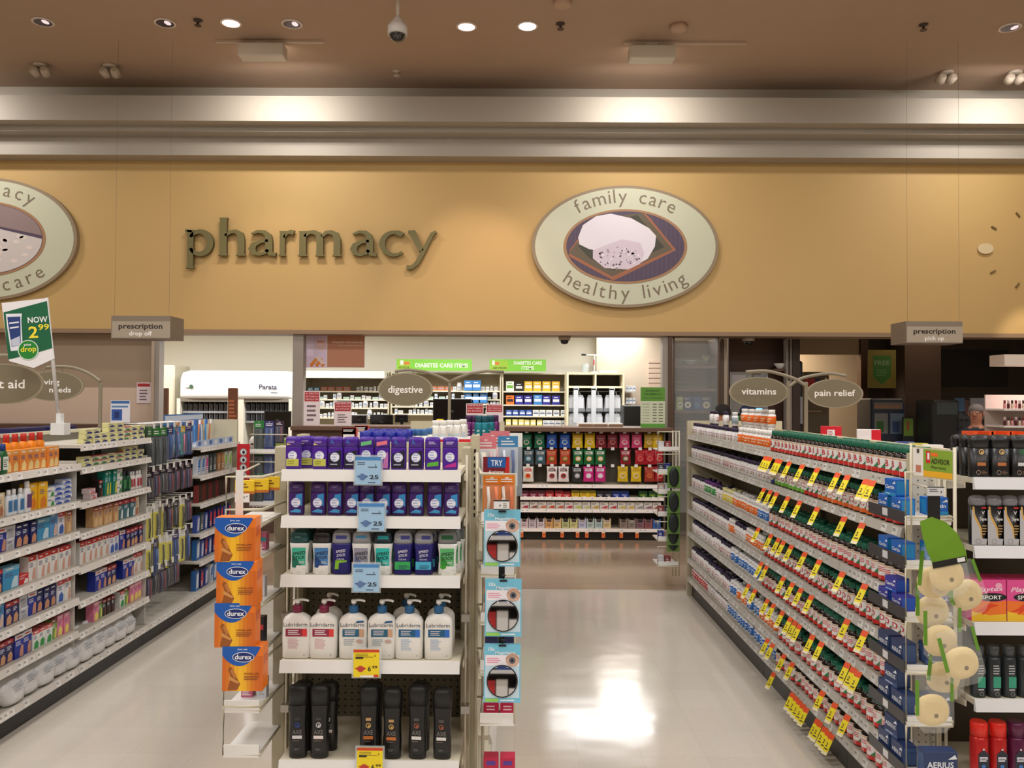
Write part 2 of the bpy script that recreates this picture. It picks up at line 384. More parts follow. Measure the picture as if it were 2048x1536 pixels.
# hanging dome camera
p = PY(795, 66, 7.6)
o = thing('dome_camera', 'white dome security camera hanging on a rod from the ceiling', 'camera', (p.x, 7.6, p.z))
b = MB(); b.loft([(-.02, .09, .09), (.06, .092, .092), (.075, .075, .075), (.1, .06, .06), (.14, .03, .03), (.15, .022, .022)], M((214, 210, 206), .35), n=24); b.build('housing', o)
b = MB(); b.tube([(0, 0, .15), (0, 0, CZ - p.z)], .016, M((210, 200, 190), .4), 10); b.build('rod', o)
b = MB(); b.loft([(-.085, .012, .012), (-.08, .035, .035), (-.06, .062, .062), (-.03, .075, .075), (-.02, .075, .075)], M((20, 18, 22), .08, coat=1), n=20); b.build('dome', o)
for i, (px, py) in enumerate([(1129, 671), (1497, 674)]):
    p = PY(px, py, 10.35)
    o = thing('dome_camera', ['small dark dome camera under the fascia above the hanging bag cabinet', 'small dark dome camera under the fascia above the vitamins sign'][i], 'camera', (p.x, 10.35, 2.49))
    b = MB(); b.loft([(-.05, .07, .07), (0, .08, .08)], M((170, 155, 138), .5), n=18); b.build('housing', o)
    b = MB(); b.loft([(-.1, .02, .02), (-.085, .045, .045), (-.05, .058, .058)], M((16, 15, 17), .1), n=16); b.build('dome', o)

# ------------------------------------------------------------------ raised lettering on the fascia
OL = M((112, 104, 58), .5); OLD = M((84, 76, 44), .5)
def stroke(b, pts, w, y0, y1, h):
    n = len(pts); L_, R_ = [], []
    for i in range(n):
        a = pts[max(i - 1, 0)]; c = pts[min(i + 1, n - 1)]
        dx, dz = c[0] - a[0], c[1] - a[1]; l = math.hypot(dx, dz) or 1; nx, nz = -dz / l, dx / l; ww = (w[i] if isinstance(w, list) else w) / 2
        L_.append((pts[i][0] + nx * ww, pts[i][1] + nz * ww)); R_.append((pts[i][0] - nx * ww, pts[i][1] - nz * ww))
    for i in range(n - 1):
        b.prism([L_[i], L_[i + 1], R_[i + 1], R_[i]], y0, y1, OL, OLD)
def arc(cx, cz, rx, rz, a0, a1, n=14):
    return [(cx + rx * math.cos(math.radians(a0 + (a1 - a0) * i / n)), cz + rz * math.sin(math.radians(a0 + (a1 - a0) * i / n))) for i in range(n + 1)]
def aw(n, lo, hi):   # stroke width swelling along an arc
    return [lo + (hi - lo) * math.sin(PI * i / (n - 1)) for i in range(n)]
def glyph(b, ch):    # x-height 1, stem .2
    S = .2
    def stem(x, z0, z1): stroke(b, [(x, z0), (x, z0 + .08), (x, z1 - .08), (x, z1)], [.3, S, S, .24], 0, .05, 1)
    if ch == 'p':
        stem(.15, -.5, 1.0); stroke(b, [(-.02, .98), (.2, .94)], .09, 0, .05, 1)
        stroke(b, arc(.45, .5, .34, .44, 150, -150, 20), aw(21, .1, .22), 0, .05, 1); return 1.02
    if ch == 'h':
        stem(.15, 0, 1.48); stroke(b, [(.2, .78), (.35, .93), (.5, .95), (.62, .86), (.66, .65), (.66, .08), (.66, 0)], [.08, .13, .16, .19, .2, .2, .3], 0, .05, 1); return .98
    if ch == 'a':
        stroke(b, [(.1, .85), (.28, .95), (.45, .93), (.56, .8), (.58, .6), (.58, .2), (.64, .08), (.78, .06)], [.07, .12, .15, .18, .2, .2, .16, .12], 0, .05, 1)
        stroke(b, [(.56, .6), (.35, .56), (.17, .44), (.12, .27), (.18, .11), (.32, .06), (.48, .13), (.56, .24)], [.1, .12, .18, .2, .17, .12, .12, .1], 0, .05, 1); return .92
    if ch == 'r':
        stem(.15, 0, .97); stroke(b, [(.2, .72), (.32, .9), (.46, .94), (.58, .9)], [.08, .12, .16, .2], 0, .05, 1); return .66
    if ch == 'm':
        stem(.15, 0, .97)
        for k in (0, .5):
            stroke(b, [(.2 + k, .76), (.33 + k, .92), (.46 + k, .94), (.6 + k, .86), (.65 + k, .65), (.65 + k, .08), (.65 + k, 0)], [.08, .13, .16, .19, .2, .2, .28], 0, .05, 1)
        return 1.5
    if ch == 'c':
        stroke(b, arc(.5, .5, .4, .44, 48, 312, 20), [.2 - .06 * (i / 20) if i < 3 else .2 - .1 * abs(i - 10) / 10 for i in range(21)], 0, .05, 1); return .94
    if ch == 'y':
        stroke(b, [(.02, .97), (.16, .96), (.3, .6), (.46, .22)], [.09, .22, .2, .17], 0, .05, 1)
        stroke(b, [(.95, .97), (.82, .9), (.62, .42), (.44, 0), (.3, -.28), (.14, -.42), (-.02, -.42)], [.1, .13, .14, .15, .15, .15, .18], 0, .05, 1); return .95
zb = PY(600, 514, SY).z; zx = PY(600, 463, SY).z; sc = (zx - zb)
o = thing('wall_lettering', 'large raised olive letters spelling pharmacy on the yellow fascia', 'lettering', (0, 0, 0))
for ch, px, wpx in [('p', 374, 57), ('h', 440, 56), ('a', 500, 56), ('r', 560, 32), ('m', 598, 88), ('a', 702, 54), ('c', 760, 50), ('y', 815, 60)]:
    b = MB(); glyph(b, ch)
    xs = [v.x for v in b.v]; mn, mx_ = min(xs), max(xs)
    X0 = PY(px, 500, SY).x; X1 = PY(px + wpx, 500, SY).x; zo = PY(px, 515 + 0, SY).z
    kx = (X1 - X0) / (mx_ - mn)
    for v in b.v: v.x = X0 + (v.x - mn) * kx; v.z = zb + v.z * sc; v.y = SY - .075 + v.y
    b.build('letter', o)

def oval_sign(cx, cy, rx, ry, top, bot, label, pic):
    c = PY(cx, cy, SY); e = PY(cx + rx, cy, SY); t = PY(cx, cy - ry, SY); A = e.x - c.x; B = t.z - c.z
    o = thing('oval_sign', label, 'sign', (c.x, SY, c.z), group='oval picture signs')
    def ell(k, kz=None, n=64): return [(A * k * math.cos(2 * PI * i / n), (B * (kz or k)) * math.sin(2 * PI * i / n)) for i in range(n)]
    b = MB(); b.prism(ell(1), -.07, -.002, M((150, 132, 106), .5)); b.poly(ell(.965, .955), -.0715, M((206, 208, 184), .45))
    g = M((128, 114, 94), .5)
    for s_, up in ((top, 1), (bot, -1)):
        ws = [text_mesh(ch)[3] - text_mesh(ch)[2] + .13 if ch != ' ' else .42 for ch in s_]; tot = sum(ws)
        span = 1.5 if up > 0 else 1.72
        if len(s_) < 9: span = 1.5
        acc = 0
        for ch, wq in zip(s_, ws):
            tt = (acc + wq / 2) / tot - .5; acc += wq
            an = PI / 2 - tt * span if up > 0 else -PI / 2 + tt * span
            rr = .72 if up > 0 else .87
            x, z = A * (rr + .03) * math.cos(an), B * rr * math.sin(an)
            tg = math.atan2(B * math.cos(an), -A * math.sin(an)) if up < 0 else math.atan2(-B * math.cos(an), A * math.sin(an))
            if ch != ' ': b.text(ch, x, z, .245, -.073, g, rot=tg if up > 0 else tg, bold=False)
    b.build('board', o)
    b = MB(); b.prism(ell(.66, .61), -.078, -.07, M((170, 128, 92), .5)); b.build('inner_rim', o)
    b = MB(); b.poly(ell(.63, .575), -.0795, M((84, 70, 92), .5)); pic(b, A * .63, B * .575); b.build('picture', o)
def clip_ell(pts, A, B):
    out = []
    for x, z in pts:
        k = math.hypot(x / A, z / B); out.append((x / k * .99, z / k * .99) if k > .99 else (x, z))
    return out
def dens(pts, n=8):
    o = []
    for i in range(len(pts)):
        a, c = pts[i], pts[(i + 1) % len(pts)]
        for k in range(n): o.append((a[0] + (c[0] - a[0]) * k / n, a[1] + (c[1] - a[1]) * k / n))
    return o
def soap_pic(b, A, B):
    q = lambda pts, y, m: b.poly(clip_ell(dens([(u * A, v * B) for u, v in pts]), A, B), y, m)
    for i in range(26):
        u = -1 + i / 13; hz = math.sqrt(max(0, 1 - u * u)) * B * .98
        b.dec(u * A - .002, u * A + .003, -hz, hz, -.0797, M((104, 90, 112), .5))
    q([(-1, -.25), (-.55, .8), (.35, .95), (.86, -.1), (-.2, -.98), (-.62, -.6)], -.0800, M((164, 104, 74), .5))
    q([(-.96, -.2), (-.5, .8), (.3, .95), (.8, -.08), (-.22, -.86), (-.6, -.52)], -.0803, M((104, 92, 74), .5))
    q([(-.8, .0), (-.5, .55), (.2, .9), (.66, -.02), (-.22, -.68), (-.6, -.35)], -.0806, M((66, 66, 54), .5))
    b.poly(clip_ell([(A * x, B * z) for x, z in [(-.8, .25), (-.72, .6), (-.5, .86), (-.25, .93), (.1, .8), (.4, .52), (.52, .3), (.5, 0), (.38, -.35), (.2, -.52), (.0, -.42), (-.3, -.2), (-.62, -.08), (-.78, .05)]], A, B), -.0812, M((236, 230, 240), .4))
    b.poly([(A * x, B * z) for x, z in [(-.3, .05), (-.05, .2), (.25, .1), (.32, -.2), (.25, -.5), (.05, -.66), (-.35, -.62), (-.55, -.35), (-.55, -.12)]], -.0816, M((222, 206, 220), .5))
    for k in range(60):
        a = R.random() * 2 * PI; r = R.random() ** .5
        b.disc(A * (-.12 + .36 * r * math.cos(a)), B * (-.32 + .32 * r * math.sin(a)), .008 + .01 * R.random(), .008 + .008 * R.random(), -.0819, M([(244, 236, 246), (176, 160, 180), (120, 106, 128)][k % 3], .5), n=8)
oval_sign(1249, 495, 186, 121, 'family care', 'healthy living', 'oval sign reading family care healthy living around a soap picture', soap_pic)
def pill_pic(b, A, B):
    b.poly(clip_ell(dens([(-A, B), (A, B), (A, .1 * B), (-.2 * A, .5 * B), (-A, .6 * B)]), A, B), -.08, M((150, 130, 130), .5))
    b.poly(clip_ell(dens([(-A, .55 * B), (-.2 * A, .45 * B), (A, .0), (A, -B), (-A, -B)]), A, B), -.0803, M((214, 206, 204), .4))
    b.poly(clip_ell(dens([(-.1 * A, .62 * B), (.25 * A, .56 * B), (.25 * A, B), (-.1 * A, B)]), A, B), -.0806, M((198, 188, 190), .3))
    for k in range(24):
        x, z = (R.random() * 1.5 - .7) * A, (-R.random() * .75 + .1) * B
        if math.hypot(x / A, z / B) < .88: b.disc(x, z, .045, .024, -.081, M((232, 220, 214), .35), n=10); b.disc(x, z - .012, .04, .01, -.0805, M((166, 150, 150), .35), n=10)
oval_sign(-22, 480, 182, 122, 'pharmacy', 'health care', 'oval sign ending in acy and care, cut by the left edge', pill_pic)
# pale oval disc and clock ticks
p = PY(1969, 498, SY)
b = MB(); b.loft([(0, .095, .065), (.03, .095, .065)], M((224, 202, 160), .5), n=28)
o = b.build('wall_clock_hub', loc=(p.x, SY - .002, p.z)); o.rotation_euler = (PI / 2, 0, 0); o.name = 'wall_disc'; tag(o, 'small pale oval disc mounted on the yellow fascia at the far right', 'disc')
for i, (px, py, a) in enumerate([(2035, 430, -50), (1987, 456, -30), (1985, 544, 28), (2034, 571, 52)]):
    p = PY(px, py, SY); T = Matrix.Translation((p.x, SY, p.z)) @ Matrix.Rotation(-math.radians(a), 4, 'Y')
    b = MB(T); b.box(-.035, .035, -.02, -.001, -.008, .008, M((120, 100, 60), .5))
    tag(b.build('clock_mark'), 'small olive dash on the yellow fascia, %s from the top around the pale disc' % nth(i + 1), 'clock mark')
# ------------------------------------------------------------------ product kit (front faces -Y, origin at base centre)
def prints(b, w, h, y, decs):
    k = 0
    for d in decs:
        k += 1; yy = y - .00025 - .00012 * k
        if d[0] == 'r': b.dec(d[1] * w, d[2] * w, d[3] * h, d[4] * h, yy, M(d[5], .45))
        elif d[0] == 't': b.text(d[1], d[2] * w, d[3] * h, d[4] * h, yy, M(d[5], .45), bold=len(d) > 6 and bool(d[6]), fit=d[7] * w if len(d) > 7 else None, rot=d[8] if len(d) > 8 else 0, shear=d[9] if len(d) > 9 else 0)
        elif d[0] == 'l': b.lines(d[1] * w, d[2] * w, d[3] * h, d[4] * h, d[5], yy, M(d[6], .45))
        elif d[0] == 'd': b.disc(d[1] * w, d[2] * h, d[3] * w, d[4] * w, yy, M(d[5], .45), n=18)
        elif d[0] == 'o': b.ring(d[1] * w, d[2] * h, d[3] * w, d[4] * w, d[5] * w, yy, M(d[6], .45), n=24)
        elif d[0] == 'p': b.poly([(p[0] * w, p[1] * h) for p in d[1]], yy, M(d[2], .45))
def carton(name, cat, w, d, h, base, decs, top=None, side=None, bev=.0012):
    b = MB(); b.box(-w / 2, w / 2, 0, d, 0, h, M(base, .42), b=bev)
    prints(b, w, h, 0, decs)
    if top: b.quad((-w / 2 + .002, .002, h + .0003), (w / 2 - .002, .002, h + .0003), (w / 2 - .002, d - .002, h + .0003), (-w / 2 + .002, d - .002, h + .0003), M(top, .42))
    if side:
        for s in (-1, 1):
            x = s * (w / 2 + .0003)
            q = [(x, .003, h * .1), (x, d - .003, h * .1), (x, d - .003, h * .9), (x, .003, h * .9)]
            b.quad(*(q if s > 0 else q[::-1]), M(side, .42))
    return Proto(b.build(name), cat)
def bottle_parts(name, cat, secs, body, cap_secs, cap, n=16, e=2.0, decs=None, y=None, w=None, h=None, patches=None):
    o = empty(name); b = MB(); b.loft(secs, body, n=n, e=e)
    if decs: prints(b, w, h, y, decs)
    for p in patches or (): b.patch(*p)
    b.build('bottle_body', o)
    c = MB(); c.loft(cap_secs, cap, n=n, e=e); c.build('cap', o)
    return Proto(o, cat)
# ---- shelf building
def board(parent, x0, x1, y0, y1, z, front, lipmat=LIP, mat=CREAM, lip=.034, th=.018, tags=None, name='shelf'):
    """shelf board with its price rail; front in '-y', '+x', '-x'; z is the top"""
    b = MB(); b.box(x0, x1, y0, y1, z - th, z, mat); s = b.build(name, parent)
    b = MB(); t = .006
    L_ = (x1 - x0) if front == '-y' else (y1 - y0)
    if front == '-y': T = Matrix.Translation((x0, y0, z))
    elif front == '+x': T = Matrix.Translation((x1, y0, z)) @ Matrix.Rotation(PI / 2, 4, 'Z')
    else: T = Matrix.Translation((x0, y1, z)) @ Matrix.Rotation(-PI / 2, 4, 'Z')
    b.T = T
    b.add([(0, 0, .003), (L_, 0, .003), (L_, -.006, .003), (0, -.006, .003), (0, -.016, -lip), (L_, -.016, -lip), (L_, 0, -lip - .002), (0, 0, -lip - .002)], [(0, 3, 2, 1), (3, 4, 5, 2), (4, 7, 6, 5), (0, 7, 4, 3), (1, 2, 5, 6)], lipmat)
    if tags:
        x = .01
        while x < L_ - .05:
            w_ = .036 + R.random() * .012
            if R.random() < tags[0]:
                def yy(zq, o=.0006): return -.006 - (.003 - zq) / (lip + .003) * .010 - o
                za, zb_ = -lip + .004, -.002
                b.add([(x, yy(za), za), (x + w_, yy(za), za), (x + w_, yy(zb_), zb_), (x, yy(zb_), zb_)], [(0, 1, 2, 3)], M(R.choice(tags[1]), .4))
                zc = (za + zb_) / 2
                for q in (0, 1):
                    z1, z2 = zc - .001 + q * .006, zc + .002 + q * .006
                    b.add([(x + .004, yy(z1, .001), z1), (x + w_ * (.5 + .3 * R.random()), yy(z1, .001), z1), (x + w_ * .6, yy(z2, .001), z2), (x + .004, yy(z2, .001), z2)], [(0, 1, 2, 3)], M((96, 92, 90), .5))
            x += w_ + R.choice([.004, .02, .05])
    b.build('price_rail', s)
    return s
def pegholes(b, x0, x1, z0, z1, y, step=.0254, r=.0033, mat=None, T=None):
    mat = mat or M((16, 14, 12), .8)
    nx = int((x1 - x0) / step); nz = int((z1 - z0) / step)
    vs = []; fs = []
    for i in range(nx):
        for j in range(nz):
            cx, cz = x0 + (i + .5) * step, z0 + (j + .5) * step; k = len(vs)
            vs += [(cx + r * math.cos(a * PI / 3), y, cz + r * math.sin(a * PI / 3)) for a in range(6)]; fs.append(tuple(range(k, k + 6)))
    b.add(vs, fs, mat)
# ------------------------------------------------------------------ centre endcap
EY = 2.80; BACK = 3.20
def ez(y): return PY(745, y, EY).z
SH = [ez(941), ez(1034), ez(1152), ez(1323), ez(1522)]
ex0, ex1 = PY(563, 1100, EY).x, PY(921, 1100, EY).x
BEIGE = M((196, 188, 160), .45); OLIVE = M((112, 106, 88), .55)
cap1 = thing('endcap_shelving', 'beige metal endcap shelving unit with five shelves in the centre', 'shelving', (0, 0, 0))
for z in SH: board(cap1, ex0, ex1, EY, BACK - .01, z, '-y', lip=.036)
b = MB(); b.box(ex0 - .02, ex1 + .02, BACK, BACK + .03, 0, 1.2, OLIVE); pegholes(b, ex0, ex1, .45, 1.15, BACK - .0005, r=.004)
b.box(ex0 - .02, ex1 + .02, BACK, BACK + .03, 1.2, 1.53, BEIGE); b.build('back_panel', cap1)
for x in (ex0 - .045, ex1 + .015):
    b = MB(); b.box(x, x + .03, BACK - .05, BACK + .03, 0, 1.56, BEIGE)
    for k in range(10): b.box(x + .011, x + .019, BACK - .0512, BACK - .0495, 1.25 + k * .027, 1.265 + k * .027, BLACK)
    b.build('upright', cap1)
    for z in SH:
        s = MB(); xx = x + .015 + (.022 if x < ex0 else -.022)
        s.prism([(0, 0), (.34, 0), (.34, -.02), (.05, -.055), (0, -.055)], -.0015, .0015, CREAM)
        for v in s.v: v.x, v.y = xx + v.y, BACK - v.x
        for v in s.v: v.z += z - .018
        s.build('bracket', cap1)
b = MB(); b.box(ex0, ex1, EY + .02, BACK, 0, .1, M((50, 46, 42), .5)); b.build('kick_plate', cap1)
for xa_, xb__ in ((547, 573), (922, 940)):
    b = MB(); b.box(PY(xa_, 1100, 3.06).x, PY(xb__, 1100, 3.06).x, 3.06, 3.145, 0, 1.52, M((178, 170, 146), .5), b=.004); b.build('side_post', cap1)
# thin vertical tube rods beside the shelves
for x, sy in ((ex0 - .012, 1), (ex1 + .012, 1)):
    b = MB(); b.tube([(x, EY + .12, .3), (x, EY + .12, 1.5)], .004, CREAM); b.box(x - .014, x + .014, EY + .1, EY + .14, .92, .945, M((170, 166, 160), .3, .6)); b.box(x - .014, x + .014, EY + .1, EY + .14, .6, .625, M((170, 166, 160), .3, .6)); b.build('rod', cap1)

PU = M((74, 30, 150), .35); PUD = M((58, 26, 104), .35)
def deo(name, lab, capmat, decs, w=.053, h=.112, body=PU):
    a, d = w / 2, .0145
    return bottle_parts('deodorant_stick', 'deodorant', [(0, a * .9, d * .85), (.003, a * .97, d * .97), (.012, a, d), (h * .66, a, d), (h * .67, a, d)], body,
        [(h * .67, a * .985, d * .98), (h * .9, a * .98, d * .96), (h * .965, a * .93, d * .9), (h * .99, a * .8, d * .7), (h, a * .55, d * .5)], capmat, n=20, e=3.6, decs=decs, y=-d, w=w, h=h)
WP_ = (238, 238, 246)
def seal(cz, c=WP_): return [('d', 0, cz, .3, .3, c), ('l', -.2, .2, cz - .12, cz + .12, 3, (168, 178, 222)), ('o', 0, cz, .3, .3, .03, (180, 190, 230))]
kinds = {
    'yellow': [('l', -.35, .2, .8, .88, 2, (180, 160, 220)), ('p', [(-.38, .74), (-.1, .76), (-.38, .8)], (226, 196, 120))] + seal(.42) + [('r', -.4, .4, .1, .32, (196, 196, 90)), ('l', -.3, .2, .14, .28, 2, (150, 150, 50))],
    'black': [('p', [(-.4, .05), (.4, .05), (.4, .6), (.1, .56), (-.4, .48)], (22, 20, 40)), ('p', [(-.3, .82), (0, .78), (-.2, .94)], (60, 96, 170))] + seal(.38) + [('l', -.3, .3, .12, .2, 1, (170, 170, 190))],
    'green tag': [('p', [(-.34, .72), (.34, .78), (.34, .9), (-.34, .84)], (110, 190, 130))] + seal(.46),
    'pink tag': [('p', [(-.34, .72), (.34, .78), (.34, .9), (-.34, .84)], (232, 120, 140)), ('p', [(.05, .05), (.4, .05), (.4, .55), (.2, .5)], (200, 120, 180))] + seal(.46),
    'green stripe': [('l', -.25, .25, .78, .88, 2, (200, 190, 230))] + seal(.46) + [('p', [(-.38, .1), (.38, .13), (.38, .27), (-.3, .22)], (96, 180, 60))],
    'magenta stripe': [('l', -.25, .25, .78, .88, 2, (200, 190, 230))] + seal(.4) + [('p', [(-.4, .08), (.4, .1), (.4, .24), (-.2, .16)], (190, 40, 150))],
    'blue': [('p', [(-.1, .36), (.4, .28), (.4, .66), (.0, .62)], (50, 140, 200)), ('l', -.2, .25, .82, .9, 2, (150, 130, 190))] + seal(.38) + [('p', [(-.4, .1), (.3, .08), (.34, .16), (0, .2)], (70, 160, 215))],
}
dp = {k: deo(k, k, PU if k != 'blue' else PUD, v, body=PU if k != 'blue' else PUD) for k, v in kinds.items()}
def onshelf(px, z, Y): p = PY(px, 900, Y); return (PY(px, 1000, Y).x, Y, z + .0005)
descr = {'yellow': 'yellow panel', 'black': 'black panel', 'green tag': 'green cap sticker', 'pink tag': 'pink cap sticker', 'green stripe': 'bright green stripe', 'magenta stripe': 'magenta stripe', 'blue': 'light blue swoosh'}
row1 = [(586.6, 'yellow'), (640, 'yellow'), (671, 'black'), (702, 'black'), (733, 'green tag'), (764, 'pink tag'), (797, 'black'), (832, 'black'), (865, 'green stripe'), (900, 'magenta stripe')]
for i, (px, k) in enumerate(row1):
    x, y, z = onshelf(px, SH[0], EY + .035)
    dp[k].place((x, y, z), (R.random() - .5) * .08, 'purple deodorant stick with %s, %s from left on top endcap shelf' % (descr[k], nth(i + 1)), 'deodorants on the top endcap shelf')
x, y, z = onshelf(613, SH[0], EY + .085)
dp['yellow'].place((x, y, z), .1, 'purple deodorant stick with yellow panel, standing behind the first two', 'deodorants on the top endcap shelf')
row2 = [593.7, 637.4, 671.3, 705, 735, 767.6, 799, 833.3, 870.2, 903]
for i, px in enumerate(row2):
    x, y, z = onshelf(px, SH[1], EY + .04)
    dp['blue'].place((x, y, z), (R.random() - .5) * .1, 'purple deodorant stick with light blue swoosh, %s on the second endcap shelf' % nth(i + 1), 'deodorants on the second endcap shelf', scale=(1, 1, 1.02))
# third shelf: men's sticks, waisted body and domed cap
def stick(body, capc, capdec, decs, w=.066, h=.15):
    a, d = w / 2, .016
    o = empty('deodorant_stick'); b = MB()
    b.loft([(0, a * .9, d * .9), (.004, a * .95, d), (.03, a * .93, d), (h * .32, a * .86, d * .96), (h * .5, a * .9, d * .96), (h * .66, a * 1.0, d), (h * .7, a * 1.0, d)], M(body, .35), n=20, e=3.4)
    prints(b, w, h, -d, decs); b.build('bottle_body', o)
    b = MB(); b.loft([(h * .7, a * .98, d * .98), (h * .86, a * .95, d * .95), (h * .93, a * .86, d * .85), (h * .98, a * .66, d * .6), (h, a * .35, d * .3)], M(capc, .3), n=20, e=3.0); prints(b, w, h, -d * .97, capdec); b.build('cap', o)
    return Proto(o, 'deodorant')
def ss(tx, c1, c2, tc=(24, 24, 28)):
    return [('p', [(-.34, .16), (.34, .1), (.36, .6), (-.36, .6)], c1), ('p', [(-.34, .16), (.3, .12), (.0, .3), (-.34, .45)], c2), ('p', [(-.3, .0), (.36, .0), (.36, .2), (-.1, .2)], (236, 236, 232)),
            ('t', 'SPEED', .0, .44, .1, tc, 1, .66, .12, .25), ('t', 'STICK', .02, .34, .1, tc, 1, .6, .12, .25), ('l', 0, .34, .24, .3, 2, (220, 220, 220)), ('d', .28, .12, .02, .02, (40, 40, 40)), ('o', 0, .045, .12, .05, .01, (190, 190, 186))]
def gear(c1): return [('t', 'SPEED', .0, .5, .08, (226, 226, 236), 1, .5, .15, .25), ('t', 'STICK', .02, .41, .08, (226, 226, 236), 1, .46, .15, .25), ('t', 'GEAR', 0, .33, .05, (190, 196, 220), 1, .42), ('p', [(-.4, .12), (.4, .12), (.4, .3), (-.4, .3)], c1), ('l', -.2, .38, .14, .22, 3, (24, 28, 90))]
WB = (234, 234, 230)
menkinds = [
    (600.9, 'white body and dark green cap', stick(WB, (10, 70, 72), [('l', -.2, .2, .82, .86, 1, (120, 160, 160))], ss('', (60, 180, 150), (20, 110, 90)))),
    (645.6, 'white body and black cap', stick(WB, (20, 20, 24), [], ss('', (70, 130, 190), (24, 70, 130)))),
    (684.2, 'navy body and lime bracket mark', stick((30, 26, 110), (150, 152, 160), [('r', -.25, .3, .8, .88, (60, 64, 140))], gear((30, 26, 110)) + [('p', [(-.3, .12), (-.1, .12), (-.08, .26), (.3, .28), (.34, .32), (-.26, .32)], (130, 190, 40))])),
    (724.6, 'white body and grey cap with blue patch', stick(WB, (150, 152, 158), [('r', -.26, .26, .82, .88, (60, 140, 190))], ss('', (150, 150, 165), (110, 120, 160)))),
    (767.6, 'white body and black cap with teal patch', stick(WB, (14, 40, 50), [('r', -.26, .3, .8, .88, (20, 150, 160))], ss('', (40, 190, 180), (20, 130, 120)))),
    (807.2, 'navy body and green picture band', stick((30, 26, 110), (150, 152, 160), [('r', -.1, .36, .8, .88, (60, 64, 140))], gear((50, 170, 90)))),
    (848.6, 'navy body and cyan picture band', stick((30, 26, 110), (150, 152, 160), [('r', -.1, .36, .8, .88, (60, 64, 140))], gear((70, 180, 215)))),
    (895.8, 'white body, grey cap and green leaf print', stick(WB, (120, 124, 124), [('r', -.3, .3, .8, .9, (20, 90, 50))], ss('', (90, 180, 110), (40, 140, 50)) + [('d', -.2, .18, .16, .1, (60, 160, 40))])),
]
for i, (px, dsc, pr) in enumerate(menkinds):
    for k in range(3):
        x, y, z = onshelf(px, SH[2], EY + .035 + k * .05)
        pr.place((x + k * .014, y, z), (R.random() - .5) * .05, 'deodorant stick, %s, %s' % (dsc, ['front of its file', 'second in file', 'third in file'][k]), 'deodorants on the third endcap shelf')
# fourth shelf: pump lotions
def lotion(cap, band, bandr, extra):
    o = empty('lotion_bottle'); w, h, a, d = .098, .153, .0485, .026
    b = MB(); b.loft([(0, a * .9, d * .85, 4), (.004, a * .97, d, 4), (h * .45, a, d, 4), (h * .82, a * .97, d, 4), (h * .9, a * .86, d * .92, 3.2), (h * .96, a * .6, d * .75, 2.6), (h * .99, a * .36, d * .62, 2), (h * 1.01, .015, .015, 2)], M((238, 236, 230), .32), n=28)
    prints(b, w, h, -d, [('t', 'Lubriderm', 0, .72, .125, (56, 62, 80), 0, .82), ('r', -.34, .4, .5, .67, band), ('r', .24, .4, .5, .67, bandr), ('l', -.26, .16, .53, .65, 3, (226, 214, 220)), ('d', .3, .09, .015, .015, (50, 50, 60))] + extra)
    b.build('bottle_body', o)
    b = MB(); b.loft([(h * 1.0, .0165, .0165), (h * 1.14, .0165, .0165), (h * 1.16, .013, .013)], M(cap, .4), n=18); b.build('collar', o)
    b = MB(); W_ = M((240, 240, 238), .3); b.loft([(h * 1.15, .005, .005), (h * 1.2, .005, .005), (h * 1.205, .009, .009), (h * 1.27, .0095, .0095), (h * 1.29, .0075, .0075)], W_, n=14)
    b.tube([(0, 0, h * 1.27), (.02, -.004, h * 1.285), (.034, -.007, h * 1.275), (.04, -.008, h * 1.255)], .0042, W_); b.build('pump', o)
    return Proto(o, 'lotion bottle')
red = lotion((122, 26, 62), (150, 40, 66), (226, 60, 60), [('l', -.26, .14, .22, .46, 7, (228, 186, 192))])
tan = lotion((30, 92, 140), (40, 100, 130), (206, 164, 132), [('l', -.3, .1, .3, .46, 4, (170, 186, 196)), ('d', .25, .4, .12, .07, (206, 176, 166)), ('p', [(.1, .8), (.4, .82), (.4, .86), (.16, .85)], (40, 90, 140))])
blu = lotion((30, 92, 140), (28, 92, 132), (44, 110, 200), [('l', -.26, .14, .2, .46, 7, (176, 196, 224))])
lot = [(597.3, red, 'crimson pump collar and red band', 0), (650.6, red, 'crimson pump collar and red band', 0), (709.6, tan, 'blue collar and tan swatch', 0), (766.2, tan, 'blue collar and tan swatch', 0), (821, blu, 'blue collar and plain blue band', 0), (879.3, blu, 'blue collar and plain blue band', 0), (661, red, 'crimson collar', 1), (815, blu, 'blue collar', 1), (884, blu, 'blue collar', 1)]
for i, (px, pr, dsc, k) in enumerate(lot):
    x, y, z = onshelf(px, SH[3], EY + .045 + k * .09)
    pr.place((x, y, z), -.35 if k else (R.random() - .5) * .04, ('white lotion bottle with %s, %s in the front row' % (dsc, nth(i + 1))) if not k else ('white lotion bottle with %s, %s of three standing behind' % (dsc, nth(i - 5))), 'pump lotions on the fourth endcap shelf')
